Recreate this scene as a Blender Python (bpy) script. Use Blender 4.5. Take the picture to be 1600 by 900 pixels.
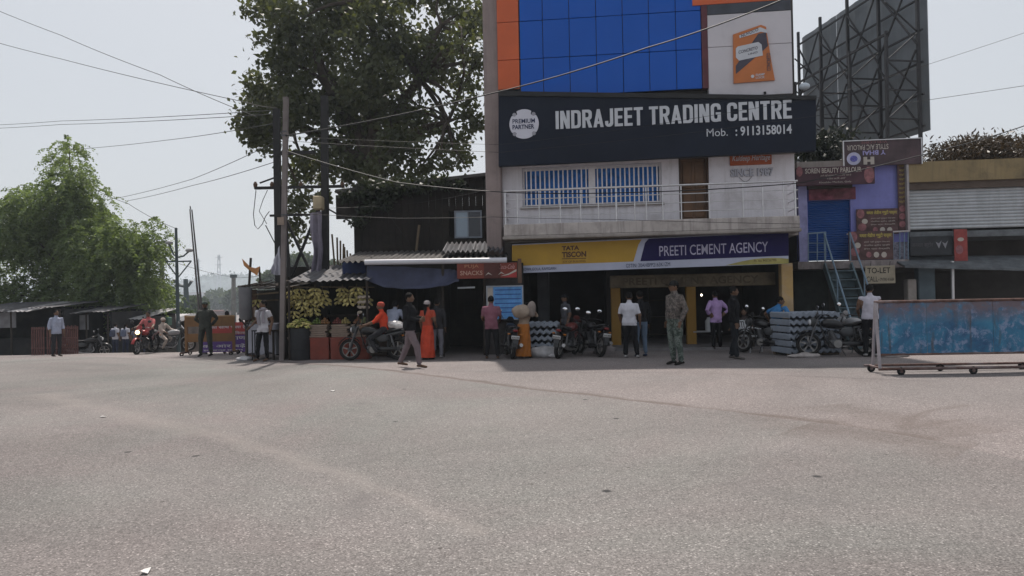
import bpy, bmesh, math, random
import numpy as np
from mathutils import Vector, Matrix, noise as mnoise

for _o in list(bpy.data.objects): bpy.data.objects.remove(_o)
random.seed(7); RNG = np.random.default_rng(7)
SC = bpy.context.scene; COL = SC.collection
R = math.radians

# ------------------------------------------------------------------ camera
FPX = 1100.0                                   # focal length in pixels of a 1600 px wide frame
cd = bpy.data.cameras.new('camera'); cam = bpy.data.objects.new('camera', cd); COL.objects.link(cam)
cd.sensor_width = 36; cd.lens = 36 * FPX / 1600; cd.clip_end = 4000; cd.clip_start = .05
CAM = Vector((0, 0, 1.5))
PITCH, ROLL = math.atan(12 / FPX), -0.019
RC = Matrix.Rotation(R(90) + PITCH, 3, 'X') @ Matrix.Rotation(ROLL, 3, 'Z')
cam.matrix_world = Matrix.Translation(CAM) @ RC.to_4x4()
SC.camera = cam

# ------------------------------------------------------------------ light, sky, exposure
SUN_EL, SUN_AZ = R(62), R(-5)                  # azimuth from +Y towards +X
wd = bpy.data.worlds.new('World'); SC.world = wd; wd.use_nodes = True
wn = wd.node_tree; wn.nodes.clear()
w_out = wn.nodes.new('ShaderNodeOutputWorld'); w_bg = wn.nodes.new('ShaderNodeBackground')
sky = wn.nodes.new('ShaderNodeTexSky'); sky.sky_type = 'NISHITA'; sky.sun_disc = False
sky.sun_elevation = SUN_EL; sky.sun_rotation = SUN_AZ
sky.air_density = 1.0; sky.dust_density = 6.0; sky.ozone_density = 1.0; sky.altitude = 100
hz_mix = wn.nodes.new('ShaderNodeMix'); hz_mix.data_type = 'RGBA'; hz_mix.inputs['Factor'].default_value = .72
hz_mix.inputs[7].default_value = (7.1, 7.4, 7.75, 1)          # an even veil of high haze over the whole sky
wn.links.new(sky.outputs['Color'], hz_mix.inputs[6])
wn.links.new(hz_mix.outputs[2], w_bg.inputs['Color']); w_bg.inputs['Strength'].default_value = .1
wn.links.new(w_bg.outputs[0], w_out.inputs['Surface'])
sl = bpy.data.lights.new('sun', 'SUN'); sl.energy = 5.0; sl.angle = R(1.2); sl.color = (1.0, .93, .85)
sun = bpy.data.objects.new('sun', sl); COL.objects.link(sun)
SUN_DIR = Vector((math.cos(SUN_EL) * math.sin(SUN_AZ), math.cos(SUN_EL) * math.cos(SUN_AZ), math.sin(SUN_EL)))
sun.rotation_euler = SUN_DIR.to_track_quat('Z', 'Y').to_euler()
sun.location = (0, 30, 40)
SC.view_settings.view_transform = 'Standard'; SC.view_settings.look = 'None'
SC.view_settings.exposure = 0; SC.view_settings.gamma = 1; SC.view_settings.use_curve_mapping = False
SC.render.engine = 'CYCLES'
SC.cycles.use_denoising = True
SC.cycles.max_bounces = 6; SC.cycles.diffuse_bounces = 3; SC.cycles.glossy_bounces = 2
SC.cycles.transmission_bounces = 4; SC.cycles.volume_bounces = 1; SC.cycles.transparent_max_bounces = 6

# ------------------------------------------------------------------ pixels to places
def ray(px, py):
    return RC @ Vector(((px - 800) / FPX, -(py - 450) / FPX, -1))
def at(px, py, Y):
    d = ray(px, py); return CAM + d * (Y / d.y)
def sst(a, b, v):
    t = min(1, max(0, (v - a) / (b - a))); return t * t * (3 - 2 * t)
def terrain(x, y):
    z = -.16 * sst(12, 19.5, y)
    w = sst(-4.5, -8.5, x)
    if w > 0:
        z += w * (-.05 * sst(19, 22.5, y) - .22 * sst(21.5, 27, y) - .95 * sst(26.5, 37, y) - 2.2 * sst(36, 75, y))
    z += .012 * math.sin(x * .9 + y * .35) * sst(2, 8, y) * (1 - sst(30, 60, y))
    return z
def gpos(px, py):
    d = ray(px, py); z = 0
    for _ in range(12):
        t = (z - CAM.z) / d.z; p = CAM + d * t; z = terrain(p.x, p.y)
    return Vector((p.x, p.y, z))
def foot(px, Y):
    """The spot on the ground seen in pixel column px at depth Y."""
    x = at(px, 520, Y).x; return Vector((x, Y, terrain(x, Y)))

class Frame:
    """A vertical plane: x runs along it to the right, y goes in (away from us), z up."""
    def __init__(s, X, Y, deg):
        a = R(deg); s.U = Vector((math.cos(a), -math.sin(a), 0)); s.N = Vector((-math.sin(a), -math.cos(a), 0))
        s.P = Vector((X, Y, 0)); s.deg = deg
        s.M = Matrix.Translation(s.P) @ Matrix.Rotation(-a, 4, 'Z')
    def uz(s, px, py, off=0):
        d = ray(px, py); P = s.P + s.N * off
        t = (P - CAM).dot(s.N) / d.dot(s.N); p = CAM + d * t
        return (p - s.P).dot(s.U), p.z
    def rect(s, x0, y0, x1, y1, off=0):
        mx, my = (x0 + x1) / 2, (y0 + y1) / 2
        return s.uz(x0, my, off)[0], s.uz(x1, my, off)[0], s.uz(mx, y1, off)[1], s.uz(mx, y0, off)[1]
    def pt(s, px, py, off=0):
        u, z = s.uz(px, py, off); return s.M @ Vector((u, -off, z))
    def w(s, u, y, z): return s.M @ Vector((u, y, z))

# ------------------------------------------------------------------ mesh collecting
class MB:
    def __init__(s, M=None): s.v = []; s.f = []; s.m = []; s.M = M
    def add(s, vs, fs, mi=0):
        n = len(s.v)
        if s.M is not None: vs = [s.M @ Vector(p) for p in vs]
        s.v += [tuple(p) for p in vs]; s.f += [tuple(i + n for i in f) for f in fs]; s.m += [mi] * len(fs)
        return s
    def box(s, x0, x1, y0, y1, z0, z1, mi=0):
        return s.add([(x0, y0, z0), (x1, y0, z0), (x1, y1, z0), (x0, y1, z0), (x0, y0, z1), (x1, y0, z1), (x1, y1, z1), (x0, y1, z1)],
                     [(0, 3, 2, 1), (4, 5, 6, 7), (0, 1, 5, 4), (1, 2, 6, 5), (2, 3, 7, 6), (3, 0, 4, 7)], mi)
    def bbox(s, x0, x1, y0, y1, z0, z1, b=.01, mi=0):
        """A box with its edges eased by b."""
        b = min(b, (x1 - x0) * .45, (y1 - y0) * .45, (z1 - z0) * .45)
        rings = []
        for z, e in ((z0, b), (z0 + b, 0), (z1 - b, 0), (z1, b)):
            X0, X1, Y0, Y1 = x0 + e, x1 - e, y0 + e, y1 - e; c = b if e == 0 else b * .6
            rings.append([(X0 + c, Y0, z), (X1 - c, Y0, z), (X1, Y0 + c, z), (X1, Y1 - c, z), (X1 - c, Y1, z), (X0 + c, Y1, z), (X0, Y1 - c, z), (X0, Y0 + c, z)])
        return s.loft(rings, True, mi)
    def loft(s, rings, caps=True, mi=0, close=True):
        n = len(rings[0]); vs = [p for r in rings for p in r]; fs = []
        for i in range(len(rings) - 1):
            for j in range(n if close else n - 1):
                k = (j + 1) % n; fs.append((i * n + j, i * n + k, (i + 1) * n + k, (i + 1) * n + j))
        if caps:
            fs.append(tuple(range(n - 1, -1, -1))); fs.append(tuple(range((len(rings) - 1) * n, len(rings) * n)))
        return s.add(vs, fs, mi)
    def tube(s, pts, r, n=8, caps=True, mi=0, flat=1.0, up=None):
        pts = [Vector(p) for p in pts]; k = len(pts)
        rr = r if isinstance(r, (list, tuple)) else [r] * k
        rings = []; prev = None
        for i, p in enumerate(pts):
            t = (pts[min(i + 1, k - 1)] - pts[max(i - 1, 0)])
            if t.length < 1e-9: t = Vector((0, 0, 1))
            t.normalize()
            if prev is None:
                a = Vector(up) if up else (Vector((0, 0, 1)) if abs(t.z) < .9 else Vector((1, 0, 0)))
            else: a = prev
            a = (a - t * a.dot(t)); a.normalize() if a.length > 1e-6 else None
            b = t.cross(a); prev = a
            rings.append([p + (a * math.cos(q) * flat + b * math.sin(q)) * rr[i] for q in [2 * math.pi * j / n for j in range(n)]])
        return s.loft(rings, caps, mi)
    def bar(s, p, q, w, d=None, mi=0, up=(0, 0, 1)):
        """A square bar from p to q."""
        p, q = Vector(p), Vector(q); t = (q - p).normalized(); u = Vector(up)
        if abs(t.dot(u)) > .95: u = Vector((0, 1, 0))
        a = t.cross(u).normalized(); b = a.cross(t); w2 = w / 2; d2 = (d or w) / 2
        return s.loft([[c + a * w2 * i + b * d2 * j for i, j in ((-1, -1), (1, -1), (1, 1), (-1, 1))] for c in (p, q)], True, mi)
    def ell(s, c, r, seg=12, rg=8, mi=0, rot=None, fn=None):
        c = Vector(c); vs = []; fs = []
        for i in range(rg + 1):
            th = math.pi * i / rg
            for j in range(seg):
                ph = 2 * math.pi * j / seg
                p = Vector((math.sin(th) * math.cos(ph) * r[0], math.sin(th) * math.sin(ph) * r[1], math.cos(th) * r[2]))
                if fn: p = fn(p)
                if rot is not None: p = rot @ p
                vs.append(c + p)
        for i in range(rg):
            for j in range(seg):
                k = (j + 1) % seg; fs.append((i * seg + j, (i + 1) * seg + j, (i + 1) * seg + k, i * seg + k))
        return s.add(vs, fs, mi)
    def torus(s, c, Rm, r, axis='Y', n=28, k=8, mi=0, flat=1.0):
        vs = []; fs = []
        for i in range(n):
            a = 2 * math.pi * i / n
            for j in range(k):
                b = 2 * math.pi * j / k; q = Rm + r * math.cos(b); h = r * flat * math.sin(b)
                x, y = q * math.cos(a), q * math.sin(a)
                vs.append((c[0] + x, c[1] + h, c[2] + y) if axis == 'Y' else (c[0] + x, c[1] + y, c[2] + h) if axis == 'Z' else (c[0] + h, c[1] + x, c[2] + y))
        for i in range(n):
            for j in range(k):
                fs.append((i * k + j, i * k + (j + 1) % k, ((i + 1) % n) * k + (j + 1) % k, ((i + 1) % n) * k + j))
        return s.add(vs, fs, mi)
    def disc(s, c, r, axis, n=20, h=.01, mi=0):
        c = Vector(c); ax = Vector(axis).normalized(); return s.tube([c - ax * h / 2, c + ax * h / 2], r, n, True, mi)
    def prism(s, poly, y0, y1, mi=0):
        """Polygon in x,z pushed from y0 to y1."""
        return s.loft([[(x, y0, z) for x, z in poly], [(x, y1, z) for x, z in poly]], True, mi)

def mesh_from(name, mb, mats, smooth=None):
    me = bpy.data.meshes.new(name); me.from_pydata(mb.v, [], mb.f)
    for m in (mats if isinstance(mats, (list, tuple)) else [mats]):
        if m is not None: me.materials.append(m)
    if any(mb.m): me.polygons.foreach_set('material_index', mb.m)
    bm = bmesh.new(); bm.from_mesh(me); bmesh.ops.recalc_face_normals(bm, faces=bm.faces); bm.to_mesh(me); bm.free()
    if smooth:
        me.shade_smooth(); me.set_sharp_from_angle(angle=R(smooth))
    me.update(); return me

KIDS = {}
MW = {}                                        # world matrices of the things and parts we made
def thing(name, label, cat, loc=(0, 0, 0), rz=0, group=None, M=None):
    o = bpy.data.objects.new(name, None); COL.objects.link(o); o.empty_display_size = .2
    m = M if M is not None else Matrix.Translation(Vector(loc)) @ Matrix.Rotation(rz, 4, 'Z')
    o.matrix_world = m; MW[o.name] = m.copy()
    tag(o, label, cat, group); return o
def tag(o, label=None, cat=None, group=None, kind=None):
    for k, v in (('label', label), ('category', cat), ('group', group), ('kind', kind)):
        if v: o[k] = v
    return o
def part(name, mb, mats, parent=None, smooth=None, world=True, label=None):
    """Links the collected shape as ONE mesh object. world: the points are world places, else they are the parent's own."""
    if parent is not None and world:
        inv = MW[parent.name].inverted(); mb.v = [tuple(inv @ Vector(p)) for p in mb.v]
    o = bpy.data.objects.new(name, mesh_from(name, mb, mats, smooth)); COL.objects.link(o)
    if parent is not None:
        o.parent = parent; MW[o.name] = MW[parent.name]; KIDS.setdefault(parent.name, []).append(o)
    else: MW[o.name] = Matrix.Identity(4)
    if label: o['label'] = label
    return o
def solo(name, mb, mats, label, cat, group=None, smooth=None, base=None):
    """A thing of one mesh; its origin goes to its base."""
    vs = np.array(mb.v)
    b = Vector(base) if base is not None else Vector(((vs[:, 0].min() + vs[:, 0].max()) / 2, (vs[:, 1].min() + vs[:, 1].max()) / 2, vs[:, 2].min()))
    mb.v = [tuple(Vector(p) - b) for p in mb.v]
    o = bpy.data.objects.new(name, mesh_from(name, mb, mats, smooth)); COL.objects.link(o); o.location = b
    MW[o.name] = Matrix.Translation(b)
    return tag(o, label, cat, group)
def struct(name, mb, mats, smooth=None):
    o = part(name, mb, mats, None, smooth); o['kind'] = 'structure'; return o
def copy_tree(o, M=None, parent=None):
    c = o.copy(); COL.objects.link(c); c.parent = parent
    if parent is None: c.matrix_world = M; MW[c.name] = M.copy()
    else: c.matrix_parent_inverse = o.matrix_parent_inverse.copy(); MW[c.name] = MW[parent.name]
    for ch in [x for x in KIDS.get(o.name, [])]: copy_tree(ch, None, c)
    return c

def textmesh(s, bold=0.0, shear=0.0, space=1.0, align='LEFT', line=1.0):
    cu = bpy.data.curves.new('lettering', 'FONT'); cu.body = s; cu.size = 1; cu.offset = bold; cu.shear = shear
    cu.space_character = space; cu.space_line = line; cu.align_x = align; cu.resolution_u = 3; cu.fill_mode = 'FRONT'
    ob = bpy.data.objects.new('lettering', cu); COL.objects.link(ob)
    dg = bpy.context.evaluated_depsgraph_get(); me = bpy.data.meshes.new_from_object(ob.evaluated_get(dg))
    bpy.data.objects.remove(ob); bpy.data.curves.remove(cu)
    n = len(me.vertices); co = np.empty(n * 3); me.vertices.foreach_get('co', co); co = co.reshape(-1, 3)
    fs = [tuple(p.vertices) for p in me.polygons]; bpy.data.meshes.remove(me)
    return co, fs
def text(s, fr, box, out, mat_, parent, name='lettering', fit=True, flip=False, quad=None, **kw):
    """Lettering that fills box=(u0,u1,z0,z1) of the frame, standing `out` metres proud of its plane."""
    co, fs = textmesh(s, **kw); lo, hi = co.min(0), co.max(0); u0, u1, z0, z1 = box
    sx = (u1 - u0) / (hi[0] - lo[0]); sz = (z1 - z0) / (hi[1] - lo[1])
    if not fit: sx = min(sx, sz)
    a = (co[:, 0] - lo[0]) * sx; b = (co[:, 1] - lo[1]) * sz
    if flip: a = (u1 - u0) - a; b = (z1 - z0) - b
    mb = MB(fr.M); mb.add([(u0 + x, -out, z0 + y) for x, y in zip(a, b)], fs)
    return part(name, mb, mat_, parent)

# ------------------------------------------------------------------ materials
MATS = {}
def newmat(name):
    m = bpy.data.materials.new(name); m.use_nodes = True; nt = m.node_tree
    return m, nt, nt.nodes['Principled BSDF']
def N(nt, kind, **kw):
    n = nt.nodes.new('ShaderNode' + kind)
    for k, v in kw.items(): setattr(n, k, v)
    return n
def ramp(nt, src, stops):
    r = N(nt, 'ValToRGB'); e = r.color_ramp.elements
    while len(e) < len(stops): e.new(.5)
    for el, (p, c) in zip(e, stops): el.position = p; el.color = c if len(c) == 4 else (*c, 1)
    nt.links.new(src, r.inputs[0]); return r.outputs[0]
def mixc(nt, fac, a, b, blend='MIX'):
    m = N(nt, 'Mix', data_type='RGBA', blend_type=blend)
    for i, x in ((0, fac), (6, a), (7, b)):
        if hasattr(x, 'links'): nt.links.new(x, m.inputs[i])
        else: m.inputs[i].default_value = x if i == 0 else (*x, 1) if len(x) == 3 else x
    return m.outputs[2]
def nz(nt, co, scale, detail=4, rough=.6, dist=0):
    n = N(nt, 'TexNoise'); n.inputs['Scale'].default_value = scale; n.inputs['Detail'].default_value = detail
    n.inputs['Roughness'].default_value = rough; n.inputs['Distortion'].default_value = dist
    nt.links.new(co, n.inputs['Vector']); return n.outputs[0]
def grey(v): return (v, v, v)
def mat(name, col, rough=.75, var=.25, scale=2.5, dirt=0, dcol=(.06, .05, .04), dscale=1.3, bump=0, bscale=40, metal=0, spec=.3, streak=0, emit=0):
    """Plain surface with uneven colour, wear of its own shape and fine relief."""
    if name in MATS: return MATS[name]
    m, nt, b = newmat(name); tc = N(nt, 'TexCoord'); co = tc.outputs['Object']
    c = mixc(nt, ramp(nt, nz(nt, co, scale), [(.3, grey(0)), (.7, grey(1))]), tuple(x * (1 - var) for x in col), tuple(min(1, x * (1 + var)) for x in col))
    if dirt:
        f = ramp(nt, nz(nt, co, dscale, 8, .7, .4), [(.62 - .3 * dirt, grey(0)), (.72, grey(min(1, dirt * 1.4)))])
        c = mixc(nt, f, c, dcol)
    if streak:
        mp = N(nt, 'Mapping'); mp.inputs['Scale'].default_value = (5, 5, .35); nt.links.new(co, mp.inputs['Vector'])
        f = ramp(nt, nz(nt, mp.outputs[0], 1.6, 6, .65), [(.5, grey(0)), (.75, grey(streak))])
        c = mixc(nt, f, c, dcol)
    nt.links.new(c, b.inputs['Base Color']); b.inputs['Roughness'].default_value = rough
    b.inputs['Metallic'].default_value = metal; b.inputs['Specular IOR Level'].default_value = spec
    if bump:
        bp = N(nt, 'Bump'); bp.inputs['Strength'].default_value = bump; bp.inputs['Distance'].default_value = .01
        nt.links.new(nz(nt, co, bscale, 5, .7), bp.inputs['Height']); nt.links.new(bp.outputs[0], b.inputs['Normal'])
    if emit:
        b.inputs['Emission Color'].default_value = (*col, 1); b.inputs['Emission Strength'].default_value = emit
    MATS[name] = m; return m
def leafmat(name, c1, c2, trans=.45, rough=.5):
    m, nt, b = newmat(name); nt.nodes.remove(b)
    out = nt.nodes['Material Output']; tc = N(nt, 'TexCoord')
    f = ramp(nt, nz(nt, tc.outputs['Object'], .9, 5, .7), [(.3, grey(0)), (.7, grey(1))])
    at_ = N(nt, 'Attribute', attribute_name='tone')
    c = mixc(nt, at_.outputs['Fac'], mixc(nt, f, c1, c2), tuple(min(1, x * 1.7) for x in c2))
    d = N(nt, 'BsdfPrincipled'); d.inputs['Roughness'].default_value = rough; d.inputs['Specular IOR Level'].default_value = .35
    t = N(nt, 'BsdfTranslucent'); mx = N(nt, 'MixShader'); mx.inputs[0].default_value = trans
    nt.links.new(c, d.inputs['Base Color'])
    nt.links.new(mixc(nt, 1.0, c, (1.0, 1.0, .45), 'MULTIPLY'), t.inputs['Color'])
    nt.links.new(d.outputs[0], mx.inputs[1]); nt.links.new(t.outputs[0], mx.inputs[2]); nt.links.new(mx.outputs[0], out.inputs['Surface'])
    MATS[name] = m; return m
def camo(name, cols, scale=14):
    m, nt, b = newmat(name); tc = N(nt, 'TexCoord')
    v = nz(nt, tc.outputs['Object'], scale, 2, .5, 1.2); n = len(cols)
    r = N(nt, 'ValToRGB'); r.color_ramp.interpolation = 'CONSTANT'; e = r.color_ramp.elements
    while len(e) < n: e.new(.5)
    for i, c in enumerate(cols): e[i].position = 0 if i == 0 else .36 + .28 * (i - 1) / max(1, n - 2); e[i].color = (*c, 1)
    nt.links.new(v, r.inputs[0]); nt.links.new(r.outputs[0], b.inputs['Base Color']); b.inputs['Roughness'].default_value = .85
    MATS[name] = m; return m
def glassmat(name, col, rough=.08, metal=0.0, spec=.6):
    m, nt, b = newmat(name); tc = N(nt, 'TexCoord')
    c = mixc(nt, nz(nt, tc.outputs['Object'], .5, 3), tuple(x * .85 for x in col), tuple(x * 1.15 for x in col))
    nt.links.new(c, b.inputs['Base Color']); b.inputs['Roughness'].default_value = rough; b.inputs['Specular IOR Level'].default_value = spec
    bp = N(nt, 'Bump'); bp.inputs['Strength'].default_value = .02; nt.links.new(nz(nt, tc.outputs['Object'], 1.2, 2), bp.inputs['Height']); nt.links.new(bp.outputs[0], b.inputs['Normal'])
    MATS[name] = m; return m
# ------------------------------------------------------------------ ground and road
def asphalt(name, base, warm, cool, fine, lines):
    m, nt, b = newmat(name); g = N(nt, 'NewGeometry'); co = g.outputs['Position']
    f = ramp(nt, nz(nt, co, .22, 5, .6, .6), [(.36, grey(0)), (.62, grey(1))])
    c = mixc(nt, f, warm, cool)
    c = mixc(nt, ramp(nt, nz(nt, co, 1.1, 6, .65), [(.3, grey(0)), (.75, grey(.45))]), c, base)
    # stone chips
    vo = N(nt, 'TexVoronoi'); vo.inputs['Scale'].default_value = fine; vo.inputs['Randomness'].default_value = 1
    nt.links.new(co, vo.inputs['Vector'])
    sp = N(nt, 'SeparateColor'); nt.links.new(vo.outputs['Color'], sp.inputs[0])
    chip = ramp(nt, sp.outputs[0], [(0, grey(.58)), (.4, grey(.94)), (.8, grey(1.05)), (.93, grey(1.35)), (1, grey(1.9))])
    edge = ramp(nt, vo.outputs['Distance'], [(.25, grey(1)), (.75, grey(.62))])
    c = mixc(nt, 1.0, c, ramp(nt, nz(nt, co, .13, 6, .62, .8), [(.30, grey(.70)), (.5, grey(1.0)), (.68, grey(1.2))]), 'MULTIPLY')
    c = mixc(nt, 1.0, c, chip, 'MULTIPLY'); c = mixc(nt, .8, c, edge, 'MULTIPLY')
    # tar spots and worn patches
    v2 = N(nt, 'TexVoronoi'); v2.inputs['Scale'].default_value = 1.1; nt.links.new(co, v2.inputs['Vector'])
    c = mixc(nt, ramp(nt, v2.outputs['Distance'], [(.03, grey(.9)), (.05, grey(0))]), c, (.02, .02, .022))
    c = mixc(nt, ramp(nt, nz(nt, co, .6, 8, .75, 1), [(.56, grey(0)), (.72, grey(.6))]), c, tuple(x * .62 for x in base))
    v3 = N(nt, 'TexVoronoi'); v3.inputs['Scale'].default_value = 2.7; nt.links.new(co, v3.inputs['Vector'])
    c = mixc(nt, ramp(nt, v3.outputs['Distance'], [(.035, grey(.85)), (.05, grey(0))]), c, (.05, .045, .042))
    # lines of pale dust along the joints: distance to a line through two ground points
    sx = N(nt, 'SeparateXYZ'); nt.links.new(co, sx.inputs[0])
    wob = nz(nt, co, 1.4, 4, .6)
    for (p, q, wid, amt, tone) in lines:
        d = (Vector(q) - Vector(p)); d.z = 0; L = d.length; d.normalize(); nx, ny = -d.y, d.x
        def mth(op, a, b_=None):
            k = N(nt, 'Math', operation=op)
            for i, x in enumerate((a, b_)):
                if x is None: continue
                if hasattr(x, 'links'): nt.links.new(x, k.inputs[i])
                else: k.inputs[i].default_value = x
            return k.outputs[0]
        s1 = mth('ADD', mth('MULTIPLY', sx.outputs[0], nx), mth('MULTIPLY', sx.outputs[1], ny))
        s1 = mth('SUBTRACT', s1, nx * p[0] + ny * p[1])
        s1 = mth('ADD', s1, mth('MULTIPLY', mth('SUBTRACT', wob, .5), wid * 2.2))
        al = mth('SUBTRACT', mth('ADD', mth('MULTIPLY', sx.outputs[0], d.x), mth('MULTIPLY', sx.outputs[1], d.y)), d.x * p[0] + d.y * p[1])
        fac = ramp(nt, mth('DIVIDE', mth('ABSOLUTE', s1), wid), [(.0, grey(amt)), (1, grey(0))])
        gate = mth('MULTIPLY', mth('GREATER_THAN', al, 0.0), mth('LESS_THAN', al, L))
        fac = mth('MULTIPLY', fac, gate)
        c = mixc(nt, fac, c, tone)
    nt.links.new(c, b.inputs['Base Color']); b.inputs['Roughness'].default_value = .9; b.inputs['Specular IOR Level'].default_value = .25
    bp = N(nt, 'Bump'); bp.inputs['Strength'].default_value = .55; bp.inputs['Distance'].default_value = .008
    hh = mixc(nt, .5, vo.outputs['Distance'], nz(nt, co, 60, 6, .75)); nt.links.new(hh, bp.inputs['Height']); nt.links.new(bp.outputs[0], b.inputs['Normal'])
    return m
P0, P1, P2 = gpos(60, 617), gpos(330, 680), gpos(760, 838)
mid1 = gpos(560, 752)
dust = (.31, .275, .255)
_sm = [gpos(x, y - 1.5) for x, y in ((430, 566), (560, 575), (680, 589), (800, 606), (950, 622), (1100, 640), (1240, 656), (1460, 690))]
_dk = (.095, .075, .066)
DARK = [(a, b_, .20, .75, _dk) for a, b_ in zip(_sm[:-1], _sm[1:])] + [(gpos(1250, 668), gpos(1520, 700), .9, .42, _dk), (gpos(1405, 668), gpos(1440, 645), .13, .4, _dk), (gpos(1440, 645), gpos(1510, 632), .13, .4, _dk), (gpos(1410, 672), gpos(1500, 655), .12, .35, _dk), (gpos(1150, 650), gpos(1260, 672), .4, .25, _dk), (gpos(1300, 632), gpos(1520, 680), .6, .35, _dk)]
M_far = asphalt('dusty_ground', (.222, .198, .194), (.236, .204, .198), (.215, .197, .193), 85, DARK)
M_near = asphalt('worn_asphalt', (.190, .177, .176), (.212, .184, .180), (.188, .188, .178), 95,
                 DARK[-6:] + [(P0, P1, .34, .2, dust), (P1, mid1, .2, .22, dust), (mid1, P2, .14, .2, dust)])
gx = np.unique(np.concatenate([np.linspace(-1500, -60, 24), np.linspace(-60, -30, 16), np.linspace(-30, 24, 110), np.linspace(24, 60, 12), np.linspace(60, 1500, 20)]))
gy = np.unique(np.concatenate([np.linspace(-60, 0, 8), np.linspace(0, 40, 90), np.linspace(40, 120, 30), np.linspace(120, 2500, 24)]))
mb = MB(); nxg = len(gx)
mb.v = [(x, y, terrain(x, y)) for y in gy for x in gx]
mb.f = [(j * nxg + i, j * nxg + i + 1, (j + 1) * nxg + i + 1, (j + 1) * nxg + i) for j in range(len(gy) - 1) for i in range(nxg - 1)]
mb.m = [0] * len(mb.f)
struct('ground', mb, M_far, smooth=60)
# the newer asphalt layer, a finger's breadth thick, ends along a ragged joint that crosses the square
seam = [(-500, 559), (-100, 556), (95, 557), (250, 560), (430, 566), (560, 575), (680, 589), (800, 606), (950, 622), (1100, 640), (1240, 656), (1330, 667), (1460, 690), (1600, 722), (1900, 790)]
pts = []
for (a, b_) in zip(seam[:-1], seam[1:]):
    for k in range(10):
        t = k / 10; pts.append(gpos(a[0] + (b_[0] - a[0]) * t, a[1] + (b_[1] - a[1]) * t))
rows = 34; mb = MB(); nn = len(pts)
for k in range(rows):
    t = (k / (rows - 1)) ** 1.6
    for i, p in enumerate(pts):
        rag = (mnoise.noise(Vector((p.x * 1.7, p.y * 1.7, 3))) * .10 + mnoise.noise(Vector((p.x * 7, p.y * 7, 5))) * .03) if k < 2 else 0
        y = p.y + rag + (-9 - p.y) * t; x = p.x + (p.x * .9 if abs(p.x) > 3 else 0) * 0 
        z = terrain(x, y) + (.0 if k == 0 else .014)
        if k == 0: y += .012; z = terrain(x, y) - .004
        mb.v.append((x, y, z))
mb.f = [(j * nn + i, j * nn + i + 1, (j + 1) * nn + i + 1, (j + 1) * nn + i) for j in range(rows - 1) for i in range(nn - 1)]
mb.m = [0] * len(mb.f)
struct('road', mb, M_near, smooth=50)
# ------------------------------------------------------------------ the trading centre building
F = Frame(0, 20.9, 6.5)
def fb(mb, x0, y0, x1, y1, off, thick, mi=0, pad=0):
    """A slab seen as the pixel rectangle, its front face `off` metres before the wall plane."""
    u0, u1, z0, z1 = F.rect(x0, y0, x1, y1, off); return mb.box(u0 - pad, u1 + pad, -off, -off + thick, z0 - pad, z1 + pad, mi)
W_white = mat('painted_white_wall', (.66, .64, .68), .8, .08, 1.2, dirt=.35, dcol=(.30, .28, .27), streak=.35, bump=.15)
W_grey = mat('bare_cement', (.30, .27, .25), .9, .2, 1.5, dirt=.4, dcol=(.12, .11, .10), streak=.5, bump=.3)
W_pier = mat('weathered_plaster', (.26, .21, .20), .9, .15, 1.2, dirt=.3, dcol=(.12, .10, .10), streak=.45, bump=.3)
W_dark = mat('dark_plaster', (.05, .045, .042), .9, .3, 1.5, bump=.2)  # near-black: the shade of voids and gaps is put into the colour
W_int = mat('shade_dark_interior', (.05, .045, .045), .9, .3, 1.0, dirt=.4)  # room walls coloured near-black to carry the shade inside the shop
M_yellow = mat('yellow_paint', (.30, .165, .03), .6, .12, 1.5, dirt=.35, dcol=(.2, .12, .04), streak=.3)
M_steel = mat('brushed_steel', (.55, .54, .55), .35, .1, 8, metal=.8)
M_ironw = mat('white_painted_iron', (.72, .70, .72), .5, .08, 6)
M_black = mat('black_paint', (.012, .012, .013), .5, .2, 4)
BT = 11.3                                                   # roof height
B = thing('shop_building', 'three-storey trading centre with blue glass front and white balcony', 'building', M=F.M.copy())
uL, uR = F.uz(783, 330)[0], F.uz(1243, 330)[0]
z_slab = F.uz(1010, 352, .9)[1]; z_bal = F.uz(1010, 343, .9)[1]; z_up = F.uz(1010, 246, .5)[1]
zg = terrain(4, 21.5) + .08
# body of the upper floors: walls round openings
def wall(name, boxes, m): 
    mb = MB(F.M)
    for b_ in boxes: mb.box(*b_)
    return part(name, mb, m, B)
wu0, wu1, wz0, wz1 = F.rect(816, 258, 1034, 320)            # window
du0, du1, dz0, dz1 = F.rect(1061, 244, 1108, 340)           # door
wall('wall', [(uL, wu0, 0, .25, z_bal, z_up + .3), (wu0, wu1, 0, .25, z_bal, wz0), (wu0, wu1, 0, .25, wz1, z_up + .3), (wu1, du0, 0, .25, z_bal, z_up + .3),
              (du0, du1, 0, .25, dz1, z_up + .3), (du1, uR, 0, .25, z_bal, z_up + .3)], W_white)
wall('side_wall', [(uL, uL + .25, .25, 8, zg, BT), (uR - .25, uR, .25, 8, z_bal - .3, BT), (uL + .25, uR - .25, 7.8, 8, zg, BT)], W_grey)
wall('roof', [(uL, uR, .0, 8, BT, BT + .2), (uL, uR, 0, .2, BT + .2, BT + .9)], W_grey)
wall('floor_slab', [(uL + .25, uR - .25, .25, 7.8, z_bal - .22, z_bal), (uL + .25, uR - .25, .25, 7.8, z_up + .3, z_up + .5)], W_grey)
mb = MB(F.M); u0, u1, _, _ = F.rect(757, 0, 781, 400, .35)
mb.bbox(u0, u1, -.35, .3, zg, BT + .4, .03)
for k in range(1, 9): mb.box(u0 - .004, u1 + .004, -.356, -.34, k * 1.28, k * 1.28 + .012)
part('pier', mb, W_pier, B)
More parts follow.
